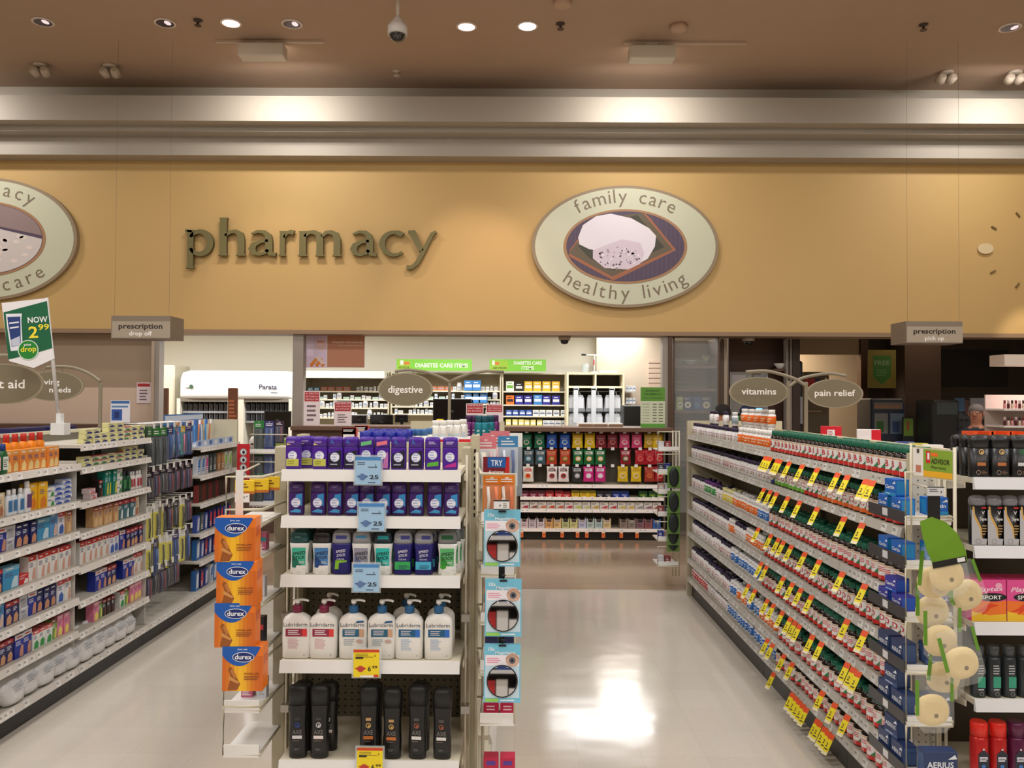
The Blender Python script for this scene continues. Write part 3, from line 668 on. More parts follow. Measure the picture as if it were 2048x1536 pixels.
# fifth shelf: black shower gels
def gel(accent, bar, ic):
    o = empty('shower_gel_bottle'); w, h = .068, .235; K = M((16, 16, 18), .38)
    b = MB(); b.loft([(0, .026, .016), (.004, .03, .019), (.06, .031, .021), (.11, .0285, .021), (.15, .03, .021), (.17, .0315, .022), (.172, .0315, .022)], K, n=22, e=2.6)
    prints(b, w, h, -.0215, [('r', -.13, .13, .535, .575, bar), ('o', 0, .47, .13, .13, .04, ic), ('d', .02, .46, .05, .07, ic), ('t', 'AXE', 0, .345, .085, (116, 112, 108), 1, .46), ('r', -.24, .24, .28, .325, accent), ('l', -.22, .22, .24, .27, 1, (110, 90, 80)), ('l', -.14, .14, .12, .16, 3, (96, 96, 98))])
    b.build('bottle_body', o)
    b = MB(); b.loft([(.172, .031, .0215), (.215, .0335, .0225), (.228, .031, .021), (.234, .024, .016), (.238, .012, .008)], M((12, 12, 13), .5), n=22, e=2.6); b.build('cap', o)
    return Proto(o, 'shower gel bottle')
gb = gel((214, 214, 216), (46, 50, 56), (36, 60, 130)); gw = gel((226, 214, 210), (60, 58, 60), (196, 196, 200)); go = gel((196, 112, 50), (190, 150, 100), (196, 160, 90)); gr_ = gel((220, 218, 214), (76, 74, 72), (150, 84, 56))
gg = [(601.6, gb, 0, 'blue emblem'), (644.3, gw, 0, 'white emblem'), (742.3, go, 0, 'orange bar, by the gap'), (788.8, go, 0, 'orange bar and gold ring'), (839, gr_, 0, 'copper emblem, inner one'), (888, gr_, 0, 'copper emblem, by the upright'), (612, gb, 1, 'blue emblem, back row'), (662, gw, 1, 'white emblem, back row'), (750, go, 1, 'orange bar, back row'), (845, gr_, 1, 'copper emblem, back row')]
for px, pr, k, dsc in gg:
    x, y, z = onshelf(px, SH[4], EY + .03 + k * .06)
    pr.place((x, y, z), (R.random() - .5) * .2, 'black shower gel bottle with %s on the bottom endcap shelf' % dsc, 'black shower gels', scale=(1, 1, 1.04 if k == 0 and px in (601.6, 644.3, 742.3, 839) else 1))
# sale cards clipped over the rails
def salecard(kind):
    w, h = .086, .092
    b = MB(); b.box(-w / 2 - .006, w / 2 + .006, -.0012, 0, -.004, h + .006, clear_film((220, 228, 232), .35))
    if kind == 'b':
        b.box(-w / 2, w / 2, -.0028, -.0014, 0, h, M((158, 196, 226), .5))
        prints(b, w, h, -.0029, [('r', -.5, .5, .88, 1, (72, 134, 196)), ('l', -.42, -.1, .7, .82, 2, (70, 80, 100)), ('t', '2', .3, .66, .1, (30, 34, 44), 1), ('l', .0, .4, .6, .66, 1, (50, 60, 80)),
            ('p', [(-.45, .3), (-.2, .36), (.02, .3), (-.2, .16)], (80, 104, 150)), ('d', -.22, .27, .12, .13, (90, 120, 170)), ('t', '25', .24, .2, .2, (24, 28, 38), 1, .36), ('l', 0, .42, .04, .1, 1, (50, 60, 80))])
    else:
        b.box(-w / 2, w / 2, -.0028, -.0014, 0, h, M((240, 214, 30), .5))
        prints(b, w, h, -.0029, [('r', -.5, .5, .9, 1, (206, 60, 40)), ('l', -.42, .3, .7, .86, 3, (150, 130, 40)), ('r', -.42, -.12, .66, .74, (60, 54, 30)), ('t', '5', .34, .74, .1, (40, 34, 20), 1),
            ('p', [(-.45, .32), (-.2, .4), (.0, .32), (-.2, .2)], (200, 50, 40)), ('d', -.22, .3, .13, .12, (190, 60, 50)), ('t', '6', .12, .22, .25, (30, 28, 24), 1), ('t', '99', .33, .32, .13, (30, 28, 24), 1, .2), ('r', -.22, .3, 0, .07, (244, 236, 226)), ('d', .38, .05, .1, .05, (210, 50, 40))])
    return Proto(b.build('sale_card'), 'price card')
cb, cy_ = salecard('b'), salecard('y')
for i, (x0, x1, y1, pr, dsc) in enumerate([(711, 760, 969, cb, 'blue sale card reading 25 clipped to the top endcap shelf'), (717, 768, 1062, cb, 'blue sale card reading 25 clipped to the second endcap shelf'), (706, 757, 1184, cb, 'blue sale card reading 25 clipped to the third endcap shelf'), (707, 757, 1355, cy_, 'yellow sale card reading 6.99 below the pump lotions'), (714, 764, 1552, cy_, 'yellow sale card below the black shower gels')]):
    p = PY((x0 + x1) / 2, y1, EY - .03)
    pr.place((p.x, EY - .024, p.z), (R.random() - .5) * .06, dsc, 'endcap sale cards')
# ------------------------------------------------------------------ right gondola: vitamins
RX, RD = 1.50, 1.92
RY0, RY1 = 3.22, 7.2
rz_ = [PX(1719, y, RX).z for y in (941, 1029, 1145.6, 1237, 1326, 1433, 1507)]
TOPZ = 1.485
gr = thing('gondola_shelving', 'long run of grey aisle shelving full of vitamin bottles on the right', 'shelving')
joints = [RY0, 3.84, 5.11, 6.38, RY1]
GRL = M((188, 184, 176), .35); RT = [.8, [(214, 212, 208), (226, 224, 220), (200, 198, 192)]]
for i, z in enumerate(rz_):
    for a, c in zip(joints, joints[1:]):
        board(gr, RX + .01, RD - .015, a + .002, c - .002, z, '-x', lipmat=GRL, tags=RT, lip=.036, mat=M((180, 172, 156), .5), name='shelf' if i < 6 else 'base_deck')
b = MB(); b.box(RD - .015, RD + .015, RY0, RY1, .1, TOPZ, M((150, 142, 124), .5)); b.box(RD - .02, RD + .02, RY0, RY1, TOPZ - .012, TOPZ + .004, M((214, 206, 176), .4)); b.build('back_panel', gr)
for a, c in zip(joints, joints[1:]):
    b = MB(); b.box(RX + .035, RX + .05, a + .002, c - .002, 0, rz_[6] - .02, M((44, 40, 36), .45)); b.build('kick_plate', gr)
for y in joints[1:]:
    b = MB(); b.box(RD - .045, RD - .015, y - .016, y + .016, .1, TOPZ - .02, M((160, 152, 132), .5)); b.build('upright', gr)
b = MB(); b.box(RX + .02, RD + .4, RY1, RY1 + .025, 0, 1.52, M((200, 190, 160), .5)); b.box(RX - .005, RX + .02, RY1 - .005, RY1 + .03, 0, 1.52, M((186, 176, 150), .5)); b.build('end_panel', gr)
for a, c in zip(joints, joints[1:]):                      # far face of the same run
    b = MB(); b.box(RD + .015, RD + .42, a, c, 1.36, 1.378, CREAM); b.build('shelf_far_face', gr)
    b = MB(); b.box(RD + .015, RD + .42, a, c, 0, .13, M((44, 40, 36), .45)); b.build('kick_plate_far_face', gr)

def vit(letter, capc=(12, 98, 74), h=.122, r=.030, green=(44, 130, 84), low=(206, 46, 40)):
    o = empty('brown_vitamin_bottle'); b = MB(); G = M((34, 20, 16), .18); A = .0006
    b.loft([(0, r * .92, r * .92), (.004, r, r), (h * .66, r, r), (h * .76, r * .82, r * .82), (h * .8, r * .66, r * .66)], G, n=18)
    W_ = M((232, 230, 226), .4); q = r + A
    b.patch(q, -88, 100, h * .05, h * .05, h * .62, h * .62, W_, k=12)
    b.patch(q + .0003, -88, 60, h * .05, h * .05, h * .2, h * .2, M(low, .4), k=8)
    b.patch(q + .0004, 8, 50, h * .2, h * .2, h * .2 + .001, h * .42, M(green, .4), k=3)
    b.patch(q + .0003, 62, 98, h * .1, h * .1, h * .56, h * .56, M((206, 208, 212), .4), k=3)
    if letter:
        vs, fs, x0, x1 = text_mesh(letter, True); sz = h * .3; o2 = []
        for u, v in vs:
            a = ((u - (x0 + x1) / 2) * sz - .008) / q; o2.append(((q + .0008) * math.sin(a), -(q + .0008) * math.cos(a), h * .3 + v * sz))
        b.add(o2, fs, M((196, 30, 44), .4))
    else:
        for kz in (.34, .4, .46): b.patch(q + .0006, -50, 14, h * kz, h * kz, h * (kz + .03), h * (kz + .03), M((214, 90, 100), .4), k=3)
    b.patch(q + .0005, -60, 50, h * .55, h * .55, h * .6, h * .6, M((214, 170, 130), .4), k=5)
    b.build('bottle_body', o)
    b = MB(); r2 = r * .76; b.loft([(h * .79, r2 * .96, r2 * .96), (h * .8, r2, r2), (h * .985, r2, r2), (h, r2 * .93, r2 * .93)], M(capc, .4), n=20); b.build('cap', o)
    return Proto(o, 'vitamin bottle')
B_, C_, D_, N_ = vit('B'), vit('C'), vit('D'), vit('')
Cg = vit('C', green=(110, 190, 60), low=(120, 190, 60)); Co = vit('C', low=(236, 110, 40)); Cb = vit('C', low=(60, 70, 150))
BIG = vit('', h=.124, r=.036)
def whitebottle(kind, h=.105, r=.026):
    b = MB(); W_ = M((232, 230, 228), .35)
    lab, cap = {'plain': ((236, 232, 232), (44, 30, 66)), 'orange': ((236, 112, 30), (238, 236, 232)), 'blue': ((40, 110, 190), (238, 238, 238)), 'red': ((190, 40, 44), (170, 36, 40)), 'teal': ((150, 170, 176), (226, 230, 232)), 'yellow': ((226, 206, 60), (230, 224, 160)), 'green': ((60, 150, 70), (96, 40, 120)), 'ocap': ((226, 130, 70), (232, 96, 40)), 'dcap': ((230, 224, 220), (40, 30, 60))}[kind]
    L_ = M(lab, .4); Cp = M(cap, .4)
    b.loft([(0, r * .93, r * .93), (.004, r, r), (h * .16, r, r), (h * .165, r + .0005, r + .0005), (h * .62, r + .0005, r + .0005), (h * .625, r, r), (h * .72, r * .9, r * .9), (h * .77, r * .7, r * .7), (h * .775, r * .8, r * .8), (h * .99, r * .8, r * .8), (h, r * .74, r * .74)],
        [W_, W_, W_, L_, W_, W_, W_, Cp, Cp, Cp], n=14)
    k = {'plain': (176, 120, 130), 'dcap': (180, 70, 80), 'orange': (250, 240, 220), 'blue': (236, 240, 246)}.get(kind, (240, 240, 236))
    b.patch(r + .001, -50, 45, h * .42, h * .42, h * .5, h * .5, M(k, .4), k=3); b.patch(r + .001, -40, 30, h * .3, h * .3, h * .34, h * .34, M(k, .4), k=3)
    if kind in ('plain', 'dcap'): b.patch(r + .001, -60, 20, h * .17, h * .17, h * .27, h * .27, M((170, 140, 90) if kind == 'plain' else (160, 60, 80), .4), k=3)
    return Proto(b.build('white_vitamin_bottle'), 'vitamin bottle')
wk = {k: whitebottle(k) for k in ('plain', 'orange', 'blue', 'red', 'teal', 'yellow', 'green', 'ocap', 'dcap')}
wbig = whitebottle('plain', .12, .035); obig = whitebottle('orange', .118, .03)
shname = ['top', 'second', 'third', 'fourth', 'fifth', 'sixth', 'bottom']
def yx(px): return RX * F / (px - 1032)
y_dark = [4.98, 4.98, 5.0, 5.1, 5.2, 4.86, 4.84]
y_mid = [5.6, 5.75, 5.85, 5.8, 5.85, 5.85, 5.95]
rowdark = [[B_], [C_, C_, C_, Cg, Cb, Co], [N_], [D_, D_, N_], [N_], [N_, BIG], [BIG, N_, N_]]
rowmid = [['orange'], ['orange', 'orange', 'plain'], ['orange', 'blue', 'orange'], ['orange', 'orange', 'plain'], ['blue'], ['blue', 'blue', 'orange'], ['blue']]
nd = nw = 0
for i, z in enumerate(rz_):
    y = RY0 + .05; c = 0; grp = 0; pr = None
    while y < y_dark[i] - .03:
        if grp <= 0:
            grp = R.randint(2, 5); rd = rowdark[i]
            if i == 1: pr = [C_, Co, C_, Cg, Cb][min(4, int((y - RY0) / .36))]
            else: pr = R.choice(rd)
            if R.random() < .14 and i: y += R.choice([.03, .06])
        grp -= 1; c += 1
        wd = .076 if pr is BIG else .0635
        x = RX + .045 + R.random() * .008
        short = {'B': 'large letter B', 'C': 'large letter C', 'D': 'large letter D'}
        lt = 'letter B' if pr is B_ else 'letter D' if pr is D_ else 'letter C' if pr in (C_, Cg, Co, Cb) else 'red stripe'
        pr.place((x, y, z + .0008), FACE_R + .5 + (R.random() - .5) * .5, 'dark bottle, green cap, %s, %s from the near end, front row, %s shelf' % (lt, nth(c), shname[i]), 'green-capped vitamin bottles'); nd += 1
        if R.random() < (.75 if i < 4 else .5) and nd < 290:
            pr.place((x + .068, y + .004, z + .0008), FACE_R + .5, 'dark bottle with green cap behind the %s one, back row, %s shelf' % (nth(c), shname[i]), 'green-capped vitamin bottles'); nd += 1
        y += wd
    mid = True; c = 0; grp = 0
    y = y_dark[i] + .03
    while y < RY1 - .04:
        zone = y < y_mid[i]
        if grp <= 0:
            grp = R.randint(3, 7)
            if zone: kk = R.choice(rowmid[i])
            else: kk = R.choice(['plain', 'plain', 'dcap', 'plain', 'dcap', 'plain'] + ([['red'], ['ocap', 'red'], ['yellow', 'green', 'plain'], ['plain', 'teal'], ['plain', 'yellow'], ['teal'], ['teal', 'red', 'teal']][i] if grp is not None else []))
            if i == 4 and not zone: kk = R.choice(['plain', 'dcap', 'plain'])
        grp -= 1; c += 1
        if c % 17 == 9: y += .03
        big = kk == 'plain' and i in (1, 4) and 6.0 < y < 6.35
        pr = wbig if big else obig if kk == 'orange' and i in (0, 1) else wk[kk]
        x = RX + .042 + R.random() * .012
        dn = {'plain': 'white label, dark cap', 'dcap': 'white label, dark cap', 'orange': 'orange label, white cap', 'blue': 'blue label, white cap', 'red': 'red label and cap', 'teal': 'grey-teal label', 'yellow': 'yellow label', 'green': 'green label, purple cap', 'ocap': 'orange cap'}[kk]
        pr.place((x, y, z + .0008), FACE_R + (R.random() - .5) * .6, 'white bottle, %s, %s beyond the dark bottles, front row, %s shelf' % (dn, nth(c), shname[i]), 'white vitamin bottles'); nw += 1
        if R.random() < .32 and nw < 296 and i != 0:
            pr.place((x + .063, y, z + .0008), FACE_R, 'white bottle behind the %s one beyond the dark bottles, back row, %s shelf' % (nth(c), shname[i]), 'white vitamin bottles'); nw += 1
        y += .074 if big else .066 if pr is obig else .058
print('bottles', nd, nw)
# bottles and cartons above the top shelf, standing on the top rail side
for k, (px, py, h, kk) in enumerate([(1421, 846, .1, 'plain'), (1432, 846, .1, 'dcap'), (1452, 848, .1, 'plain'), (1470, 850, .09, 'teal')]):
    p = PX(px, 850, 1.69); p.y = min(p.y, 7.1)
    wk[kk].place((p.x, p.y, rz_[0] + .106), 1.0, 'white bottle stacked on others above the top shelf, %s from the far end' % nth(k + 1), 'upper white bottles')
    wk['dcap'].place((p.x, p.y, rz_[0] + .0008), 1.0, 'white bottle carrying the %s stacked bottle on the top vitamin shelf' % nth(k + 1), 'upper white bottles')
for k, px in enumerate((1496, 1510, 1524, 1538, 1552)):
    Y = .2 + 1.75 * F / (px - 1032)
    for s in (0, 1):
        obig.place((1.78, Y, rz_[0] + .0008 + s * .119), FACE_R + .3, 'white tub with orange label, %s pair by the vitamins post, %s' % (nth(k + 1), ['lower one', 'upper one'][s]), 'orange-labelled tubs')
# over-the-rail cartons of the far face
def redbox(q):
    return carton('medicine_box', 'medicine box', .13, .09, .075, (240, 238, 236) if q else (214, 24, 46), [('r', -.18, .18, .15, .7, (240, 240, 240)), ('l', -.14, .14, .2, .62, 4, (190, 30, 50))] if not q else [('r', .1, .5, 0, 1, (214, 24, 46))])
ra, rb2 = redbox(0), redbox(1)
rowx = [(1662, 0, 0), (1690, 1, 0), (1716, 0, 0), (1742, 1, 0), (1765, 0, 0), (1795, 0, 0)]
for k, (px, q, zz) in enumerate(rowx):
    X = 2.1; p = PX(px, 860, X)
    (ra, rb2)[q].place((X, p.y, 1.3785), -.35, 'red and white medicine box, %s in the low row behind the rail' % nth(k + 1), 'red and white boxes over the vitamin rail')
for k, (px, q) in enumerate([(1662, 0), (1738, 1)]):
    X = 2.1; p = PX(px, 850, X)
    (ra, rb2)[q].place((X, p.y, 1.4545), -.35, 'red and white medicine box stacked on top, %s one over the rail' % ['farther', 'nearer'][k], 'red and white boxes over the vitamin rail')
for k, (px, Y, c) in enumerate([(1840, 4.2, (236, 234, 230)), (1820, 4.35, (200, 190, 80)), (1805, 4.5, (60, 80, 150))]):
    pr = carton('medicine_box', 'medicine box', .09, .06, .1, c, [('l', -.3, .3, .3, .8, 4, (120, 120, 120))])
    pr.place((2.12, Y, 1.3785), -.3, ['white', 'yellow', 'blue'][k] + ' medicine box peeking over the rail near the green sign', None)

# yellow sale tags hanging from the price rails
def saletag():
    b = MB(); w, h = .036, .1
    b.box(-w / 2, w / 2, -.0012, 0, -h, 0, M((242, 222, 40), .45)); prints(b, w, 1, -.0012, [])
    b.dec(-w / 2, w / 2, -.026, 0, -.0016, M((232, 86, 44), .45)); b.dec(-w / 2, w / 2, -h, -h + .014, -.0016, M((238, 228, 190), .45))
    b.text('2', -.004, -.062, .026, -.0018, M((50, 44, 30), .5), bold=True); b.dec(-.012, .012, -.076, -.07, -.0018, M((90, 80, 50), .5))
    return Proto(b.build('sale_tag'), 'sale tag')
st = saletag()
tagpx = [[1536, 1541, 1546, 1560, 1566, 1584, 1610, 1640, 1681, 1701, 1738, 1751], [1533, 1546, 1558, 1581, 1605, 1640, 1694, 1730], [1522, 1547, 1562, 1572, 1588, 1615, 1644, 1690, 1735],
         [1528, 1538, 1572, 1590, 1607, 1628, 1700, 1735], [1502, 1515, 1540, 1552, 1570, 1586, 1595, 1604, 1630, 1648, 1700, 1712, 1722], [1540, 1550, 1573, 1590, 1650, 1675, 1700], [1552, 1590, 1597, 1604, 1611, 1618, 1640, 1645, 1655, 1662, 1668]]
for i, pxs in enumerate(tagpx):
    for k, px in enumerate(pxs):
        Y = RX * F / (px - 1032)
        st.place((RX - .012, Y, rz_[i] - .028), FACE_R, 'yellow sale tag with orange top, %s from the far end under the %s vitamin shelf' % (nth(k + 1), shname[i]), 'yellow tags on the vitamin rails', rot=(-.55, 0, FACE_R + .35))

# ------------------------------------------------------------------ left gondola: first aid
LX, LD = -2.50, -2.92
gl = thing('gondola_shelving', 'long run of pale aisle shelving full of first aid boxes on the left', 'shelving')
LT = [.75, [(236, 232, 228), (226, 220, 214), (240, 236, 230)]]; LMAT = M((214, 208, 200), .4)
def zs(px, ys): return [PX(px, y, LX).z for y in ys]
S0 = zs(167, (927, 1001, 1061, 1130, 1192, 1257, 1330)); S1 = zs(300, (876, 915, 974, 1026, 1083, 1140, 1192)) 
S3 = zs(467, (886, 937)) + zs(455, (991,)) + zs(429, (1058, 1110))
LBZ = S0[6]
secY = [3.2, 4.75, 5.66, 6.57, 7.49]
for a, c, zz, dd in ((3.2, 4.75, S0, 0), (4.75, 5.66, S1 + [LBZ], 0), (6.57, 7.49, S3 + [LBZ], 0), (5.66, 6.57, [LBZ], 0)):
    for z in zz:
        board(gl, LD + .015, LX - .01, a + .003, c - .003, z, '+x', lipmat=LMAT, tags=LT, lip=.034, mat=M((204, 198, 186), .5), name='base_deck' if z == LBZ else 'shelf')
b = MB(); b.box(LD - .015, LD + .015, 3.2, 7.49, .1, 1.47, M((120, 114, 100), .5)); b.box(LD - .02, LD + .02, 3.2, 7.49, 1.465, 1.485, M((214, 208, 184), .4)); b.build('back_panel', gl)
for a, c in zip(secY, secY[1:]):
    b = MB(); b.box(LX - .06, LX - .045, a + .002, c - .002, 0, LBZ - .02, M((34, 31, 28), .45)); b.build('kick_plate', gl)
for y, zt_ in ((4.75, 1.33), (5.66, 1.30), (6.57, 1.33), (7.49, 1.5)):
    b = MB(); b.box(LD, LX - .03 if y < 6 or y > 7 else LD + .1, y - .004 if y < 7 else y, y + .004 if y < 7 else y + .025, LBZ + .002, zt_, M((206, 202, 194), .45) if y < 6 else BEIGE); b.build('divider_panel' if y < 7 else 'end_panel', gl)
b = MB(); b.box(LD - .44, LD - .02, 3.2, 7.49, 1.30, 1.318, CREAM); b.build('shelf_far_face', gl)
b = MB(); b.box(LD - .44, LD - .02, 3.2, 7.49, 0, .14, M((34, 31, 28), .45)); b.build('kick_plate_far_face', gl)

NAVY = (26, 34, 96)
def bandage(w, h, base, head, mid, d=.05, dd=None):
    v = [[(-.35, .04), (.3, .04), (.36, .3), (.1, .48), (-.25, .36)], [(-.5, 0), (.2, 0), (.5, .3), (.5, .5), (.1, .42)], [(.0, .04), (.42, .04), (.42, .5), (.2, .52), (.06, .3)], [(-.42, .06), (.42, .06), (.3, .2), (.42, .34), (-.3, .46)]][sum(base) % 4]
    decs = [('r', -.5, .5, .8, 1, head), ('l', -.3, .3, .84, .96, 1, (236, 230, 226) if head != (236, 230, 228) else (200, 40, 50)), ('p', v, mid), ('l', -.4, .2, .54, .74, 3, (220, 220, 230) if sum(base) < 400 else (90, 90, 130))]
    return carton('bandage_box', 'bandage box', w, d, h, base, dd or decs, top=head)
TAN = (206, 146, 112)
bx = {
 'navy': bandage(.062, .115, NAVY, NAVY, TAN), 'navyred': bandage(.06, .115, NAVY, (190, 60, 66), (214, 160, 120)), 'white': bandage(.065, .13, (232, 228, 222), (206, 44, 44), (216, 160, 140)),
 'whiteblue': bandage(.07, .125, (226, 226, 232), (214, 60, 66), (60, 100, 180)), 'cyan': bandage(.13, .115, (60, 150, 196), (120, 180, 210), (200, 226, 236)), 'royal': bandage(.075, .12, (34, 50, 150), (236, 230, 228), (206, 146, 120)),
 'lightblue': bandage(.075, .13, (90, 150, 206), (110, 170, 220), (226, 190, 170)), 'silver': bandage(.07, .06, (196, 196, 200), (210, 210, 212), (170, 170, 176)),
 'pinkwhite': bandage(.07, .03, (232, 214, 214), (226, 150, 150), (220, 120, 130)), 'tanbox': bandage(.06, .12, (206, 160, 110), (176, 84, 70), (226, 190, 140)), 'teal': bandage(.075, .12, (60, 110, 120), (214, 60, 60), (226, 232, 232)),
 'tealyellow': bandage(.05, .15, (20, 130, 116), (30, 150, 130), (230, 214, 60)), 'greenwhite': bandage(.07, .05, (232, 234, 228), (236, 238, 230), (60, 150, 80)), 'yellow': bandage(.08, .14, (240, 182, 30), (240, 186, 40), (226, 130, 40)),
 'beige': bandage(.06, .12, (222, 198, 160), (226, 204, 170), (180, 120, 90)), 'cream': bandage(.095, .028, (226, 222, 160), (232, 228, 176), (40, 50, 120), d=.04), 'creamred': bandage(.1, .028, (226, 220, 190), (190, 50, 50), (60, 130, 70), d=.04),
 'dark': bandage(.05, .1, (34, 26, 30), (150, 40, 44), (120, 70, 60)), 'pink': bandage(.06, .115, (230, 130, 160), (240, 160, 180), (250, 230, 120)), 'green': bandage(.06, .11, (110, 160, 60), (130, 60, 60), (230, 220, 120)), 'orange': bandage(.06, .11, (232, 140, 60), (236, 160, 80), (240, 210, 140)),
 'kids': bandage(.06, .1, (232, 232, 228), (214, 80, 80), (60, 160, 80)), 'bluewhite': bandage(.09, .026, (226, 230, 240), (120, 150, 220), (40, 80, 180)), 'handbox': bandage(.13, .19, (222, 214, 208), (226, 220, 214), (190, 110, 80), d=.07), 'redtop': bandage(.09, .05, (206, 36, 40), (226, 60, 60), (240, 236, 230))}
dsc_ = {'navy': 'navy bandage box with tan hand', 'navyred': 'navy bandage box with red header', 'white': 'white bandage box with red header', 'whiteblue': 'white and blue bandage box', 'cyan': 'wide cyan bandage box', 'royal': 'royal blue box with white header',
 'lightblue': 'light blue bandage box', 'silver': 'low silver tape box', 'pinkwhite': 'flat pink and white box', 'tanbox': 'tan box with brick header', 'teal': 'teal box with red header', 'tealyellow': 'tall teal and yellow box', 'greenwhite': 'low white and green box', 'yellow': 'bright yellow box',
 'beige': 'beige skin care box', 'cream': 'flat cream ointment box', 'creamred': 'flat cream and red box', 'dark': 'dark brown box', 'pink': 'pink kids bandage box', 'green': 'green kids bandage box', 'orange': 'orange kids bandage box', 'kids': 'white kids bandage box', 'bluewhite': 'flat blue and white box', 'handbox': 'large white box with hand picture', 'redtop': 'low bright red box'}
def simple_bottle(name, cat, w, h, body, cap, lab, d=None, e=2.6, labc=None):
    o = empty(name); d = d or w * .6; b = MB(); a, q = w / 2, d / 2
    b.loft([(0, a * .9, q * .9), (.004, a, q), (h * .62, a, q), (h * .74, a * .8, q * .85), (h * .79, a * .4, q * .6)], M(body, .35), n=16, e=e)
    prints(b, w, h, -q, [('r', -.36, .36, .14, .58, lab), ('l', -.28, .28, .22, .5, 4, labc or (90, 90, 90))]); b.build('bottle_body', o)
    b = MB(); b.loft([(h * .78, a * .5, a * .5), (h * .97, a * .46, a * .46), (h, a * .36, a * .36)], M(cap, .4), n=14); b.build('cap', o)
    return Proto(o, cat)
sb = {'orange': simple_bottle('sunscreen_bottle', 'sunscreen bottle', .058, .155, (240, 140, 20), (196, 50, 40), (244, 150, 30), labc=(170, 80, 20)), 'pinkjug': simple_bottle('antiseptic_bottle', 'antiseptic bottle', .08, .15, (226, 120, 150), (216, 196, 200), (240, 180, 196)),
      'greenb': simple_bottle('mouthwash_bottle', 'antiseptic bottle', .06, .15, (14, 90, 44), (30, 60, 130), (220, 230, 220)), 'brown': simple_bottle('peroxide_bottle', 'antiseptic bottle', .055, .15, (110, 60, 30), (230, 226, 220), (110, 170, 60)), 'whiteb': simple_bottle('lotion_bottle', 'lotion bottle', .055, .16, (236, 236, 238), (240, 240, 240), (110, 60, 120)),
      'bluew': simple_bottle('saline_bottle', 'saline bottle', .045, .13, (226, 232, 240), (236, 236, 236), (60, 130, 190)), 'redw': simple_bottle('spray_bottle', 'spray bottle', .04, .12, (236, 234, 232), (226, 226, 226), (200, 50, 70)), 'darkg': simple_bottle('tonic_bottle', 'antiseptic bottle', .05, .13, (20, 76, 50), (30, 40, 60), (60, 150, 90))}
sdsc = {'orange': 'orange sunscreen bottle with red cap', 'pinkjug': 'pink antiseptic jug', 'greenb': 'green bottle with blue cap', 'brown': 'brown bottle with green label', 'whiteb': 'white lotion bottle', 'bluew': 'white and blue saline bottle', 'redw': 'white and red spray bottle', 'darkg': 'dark green bottle'}
WD = {k: max(v.co.y if 0 else v.co.x for v in p.o.data.vertices) * 2 for k, p in bx.items()}
HT = {k: max(v.co.z for v in p.o.data.vertices) for k, p in bx.items()}
SW = {'orange': .058, 'pinkjug': .08, 'greenb': .06, 'brown': .055, 'whiteb': .055, 'bluew': .045, 'redw': .04, 'darkg': .05}
cnt_l = {}
def row_left(z, far, items, sec, sh, inset=.03):
    """items run from the far end towards the camera: (kind, count[, stack[, gap]])"""
    y = far - .012
    for it in items:
        k, n = it[0], it[1]; st_ = it[2] if len(it) > 2 else 1
        if k == 'gap': y -= n; continue
        tab = bx if k in bx else sb
        w = WD[k] if k in bx else SW[k]
        for q in range(n):
            y -= w / 2 + .001
            for s in range(st_):
                key = (sec, sh); cnt_l[key] = cnt_l.get(key, 0) + 1
                tab[k].place((LX - .012 - inset - R.random() * .012, y, z + .0008 + s * (HT[k] + .0006 if k in bx else 0)), FACE_L + (R.random() - .5) * .07,
                    '%s, %s from the far end, %s shelf, %s section' % (dsc_[k] if k in bx else sdsc[k], nth(cnt_l[key]), sh, sec), 'first aid shelf goods')
            y -= w / 2 + .001
row_left(S0[0], 4.62, [('orange', 6), ('orange', 2), ('greenb', 1), ('pinkjug', 1), ('brown', 1), ('royal', 1), ('lightblue', 2)], 'near', 'top')
for q in range(6):
    sb['orange'].place((LX - .13, 4.55 - q * .075, S0[0] + .0008), FACE_L, 'orange sunscreen bottle with red cap, %s in the back row of the near top shelf' % nth(q + 1), 'first aid shelf goods', scale=(1.1, 1.1, 1.22))
row_left(S0[1], 4.75, [('bluewhite', 1, 5), ('bluewhite', 1, 4), ('greenwhite', 1, 2), ('yellow', 2), ('whiteb', 1), ('bluew', 3), ('beige', 1), ('darkg', 3), ('beige', 1)], 'near', 'second')
row_left(S0[2], 4.75, [('tanbox', 1), ('whiteblue', 1), ('lightblue', 1), ('cyan', 1), ('navy', 3), ('silver', 1, 2), ('royal', 1), ('pinkwhite', 3, 3)], 'near', 'third')
row_left(S0[3], 4.75, [('white', 6), ('redtop', 1), ('cyan', 1), ('navyred', 5)], 'near', 'fourth')
row_left(S0[4], 4.75, [('white', 1), ('whiteblue', 1), ('navy', 3), ('royal', 1), ('silver', 1, 2), ('navyred', 2), ('lightblue', 2)], 'near', 'fifth')
row_left(S0[5], 4.75, [('orange', 1) if 0 else ('pink', 2), ('green', 1), ('kids', 3), ('royal', 2), ('navyred', 5)], 'near', 'sixth')
row_left(LBZ, 4.03, [('handbox', 2)], 'near', 'bottom', inset=.04)
row_left(S1[0], 5.66, [('cream', 2, 3), ('creamred', 1, 3), ('cream', 2, 4), ('cream', 1, 2), ('cream', 2, 3)], 'middle', 'top')
row_left(S1[1], 5.66, [('cream', 1, 2), ('cream', 2, 3), ('creamred', 1, 2), ('cream', 1, 2), ('creamred', 2, 2), ('cream', 1, 2)], 'middle', 'second')
row_left(S1[2], 5.62, [('redw', 2), ('redw', 2), ('darkg', 2), ('greenwhite', 1, 3), ('tealyellow', 3), ('dark', 1), ('gap', .04), ('pinkwhite', 1, 2)], 'middle', 'third')
row_left(S1[3], 5.6, [('beige', 1), ('teal', 3), ('tanbox', 5)], 'middle', 'fourth')
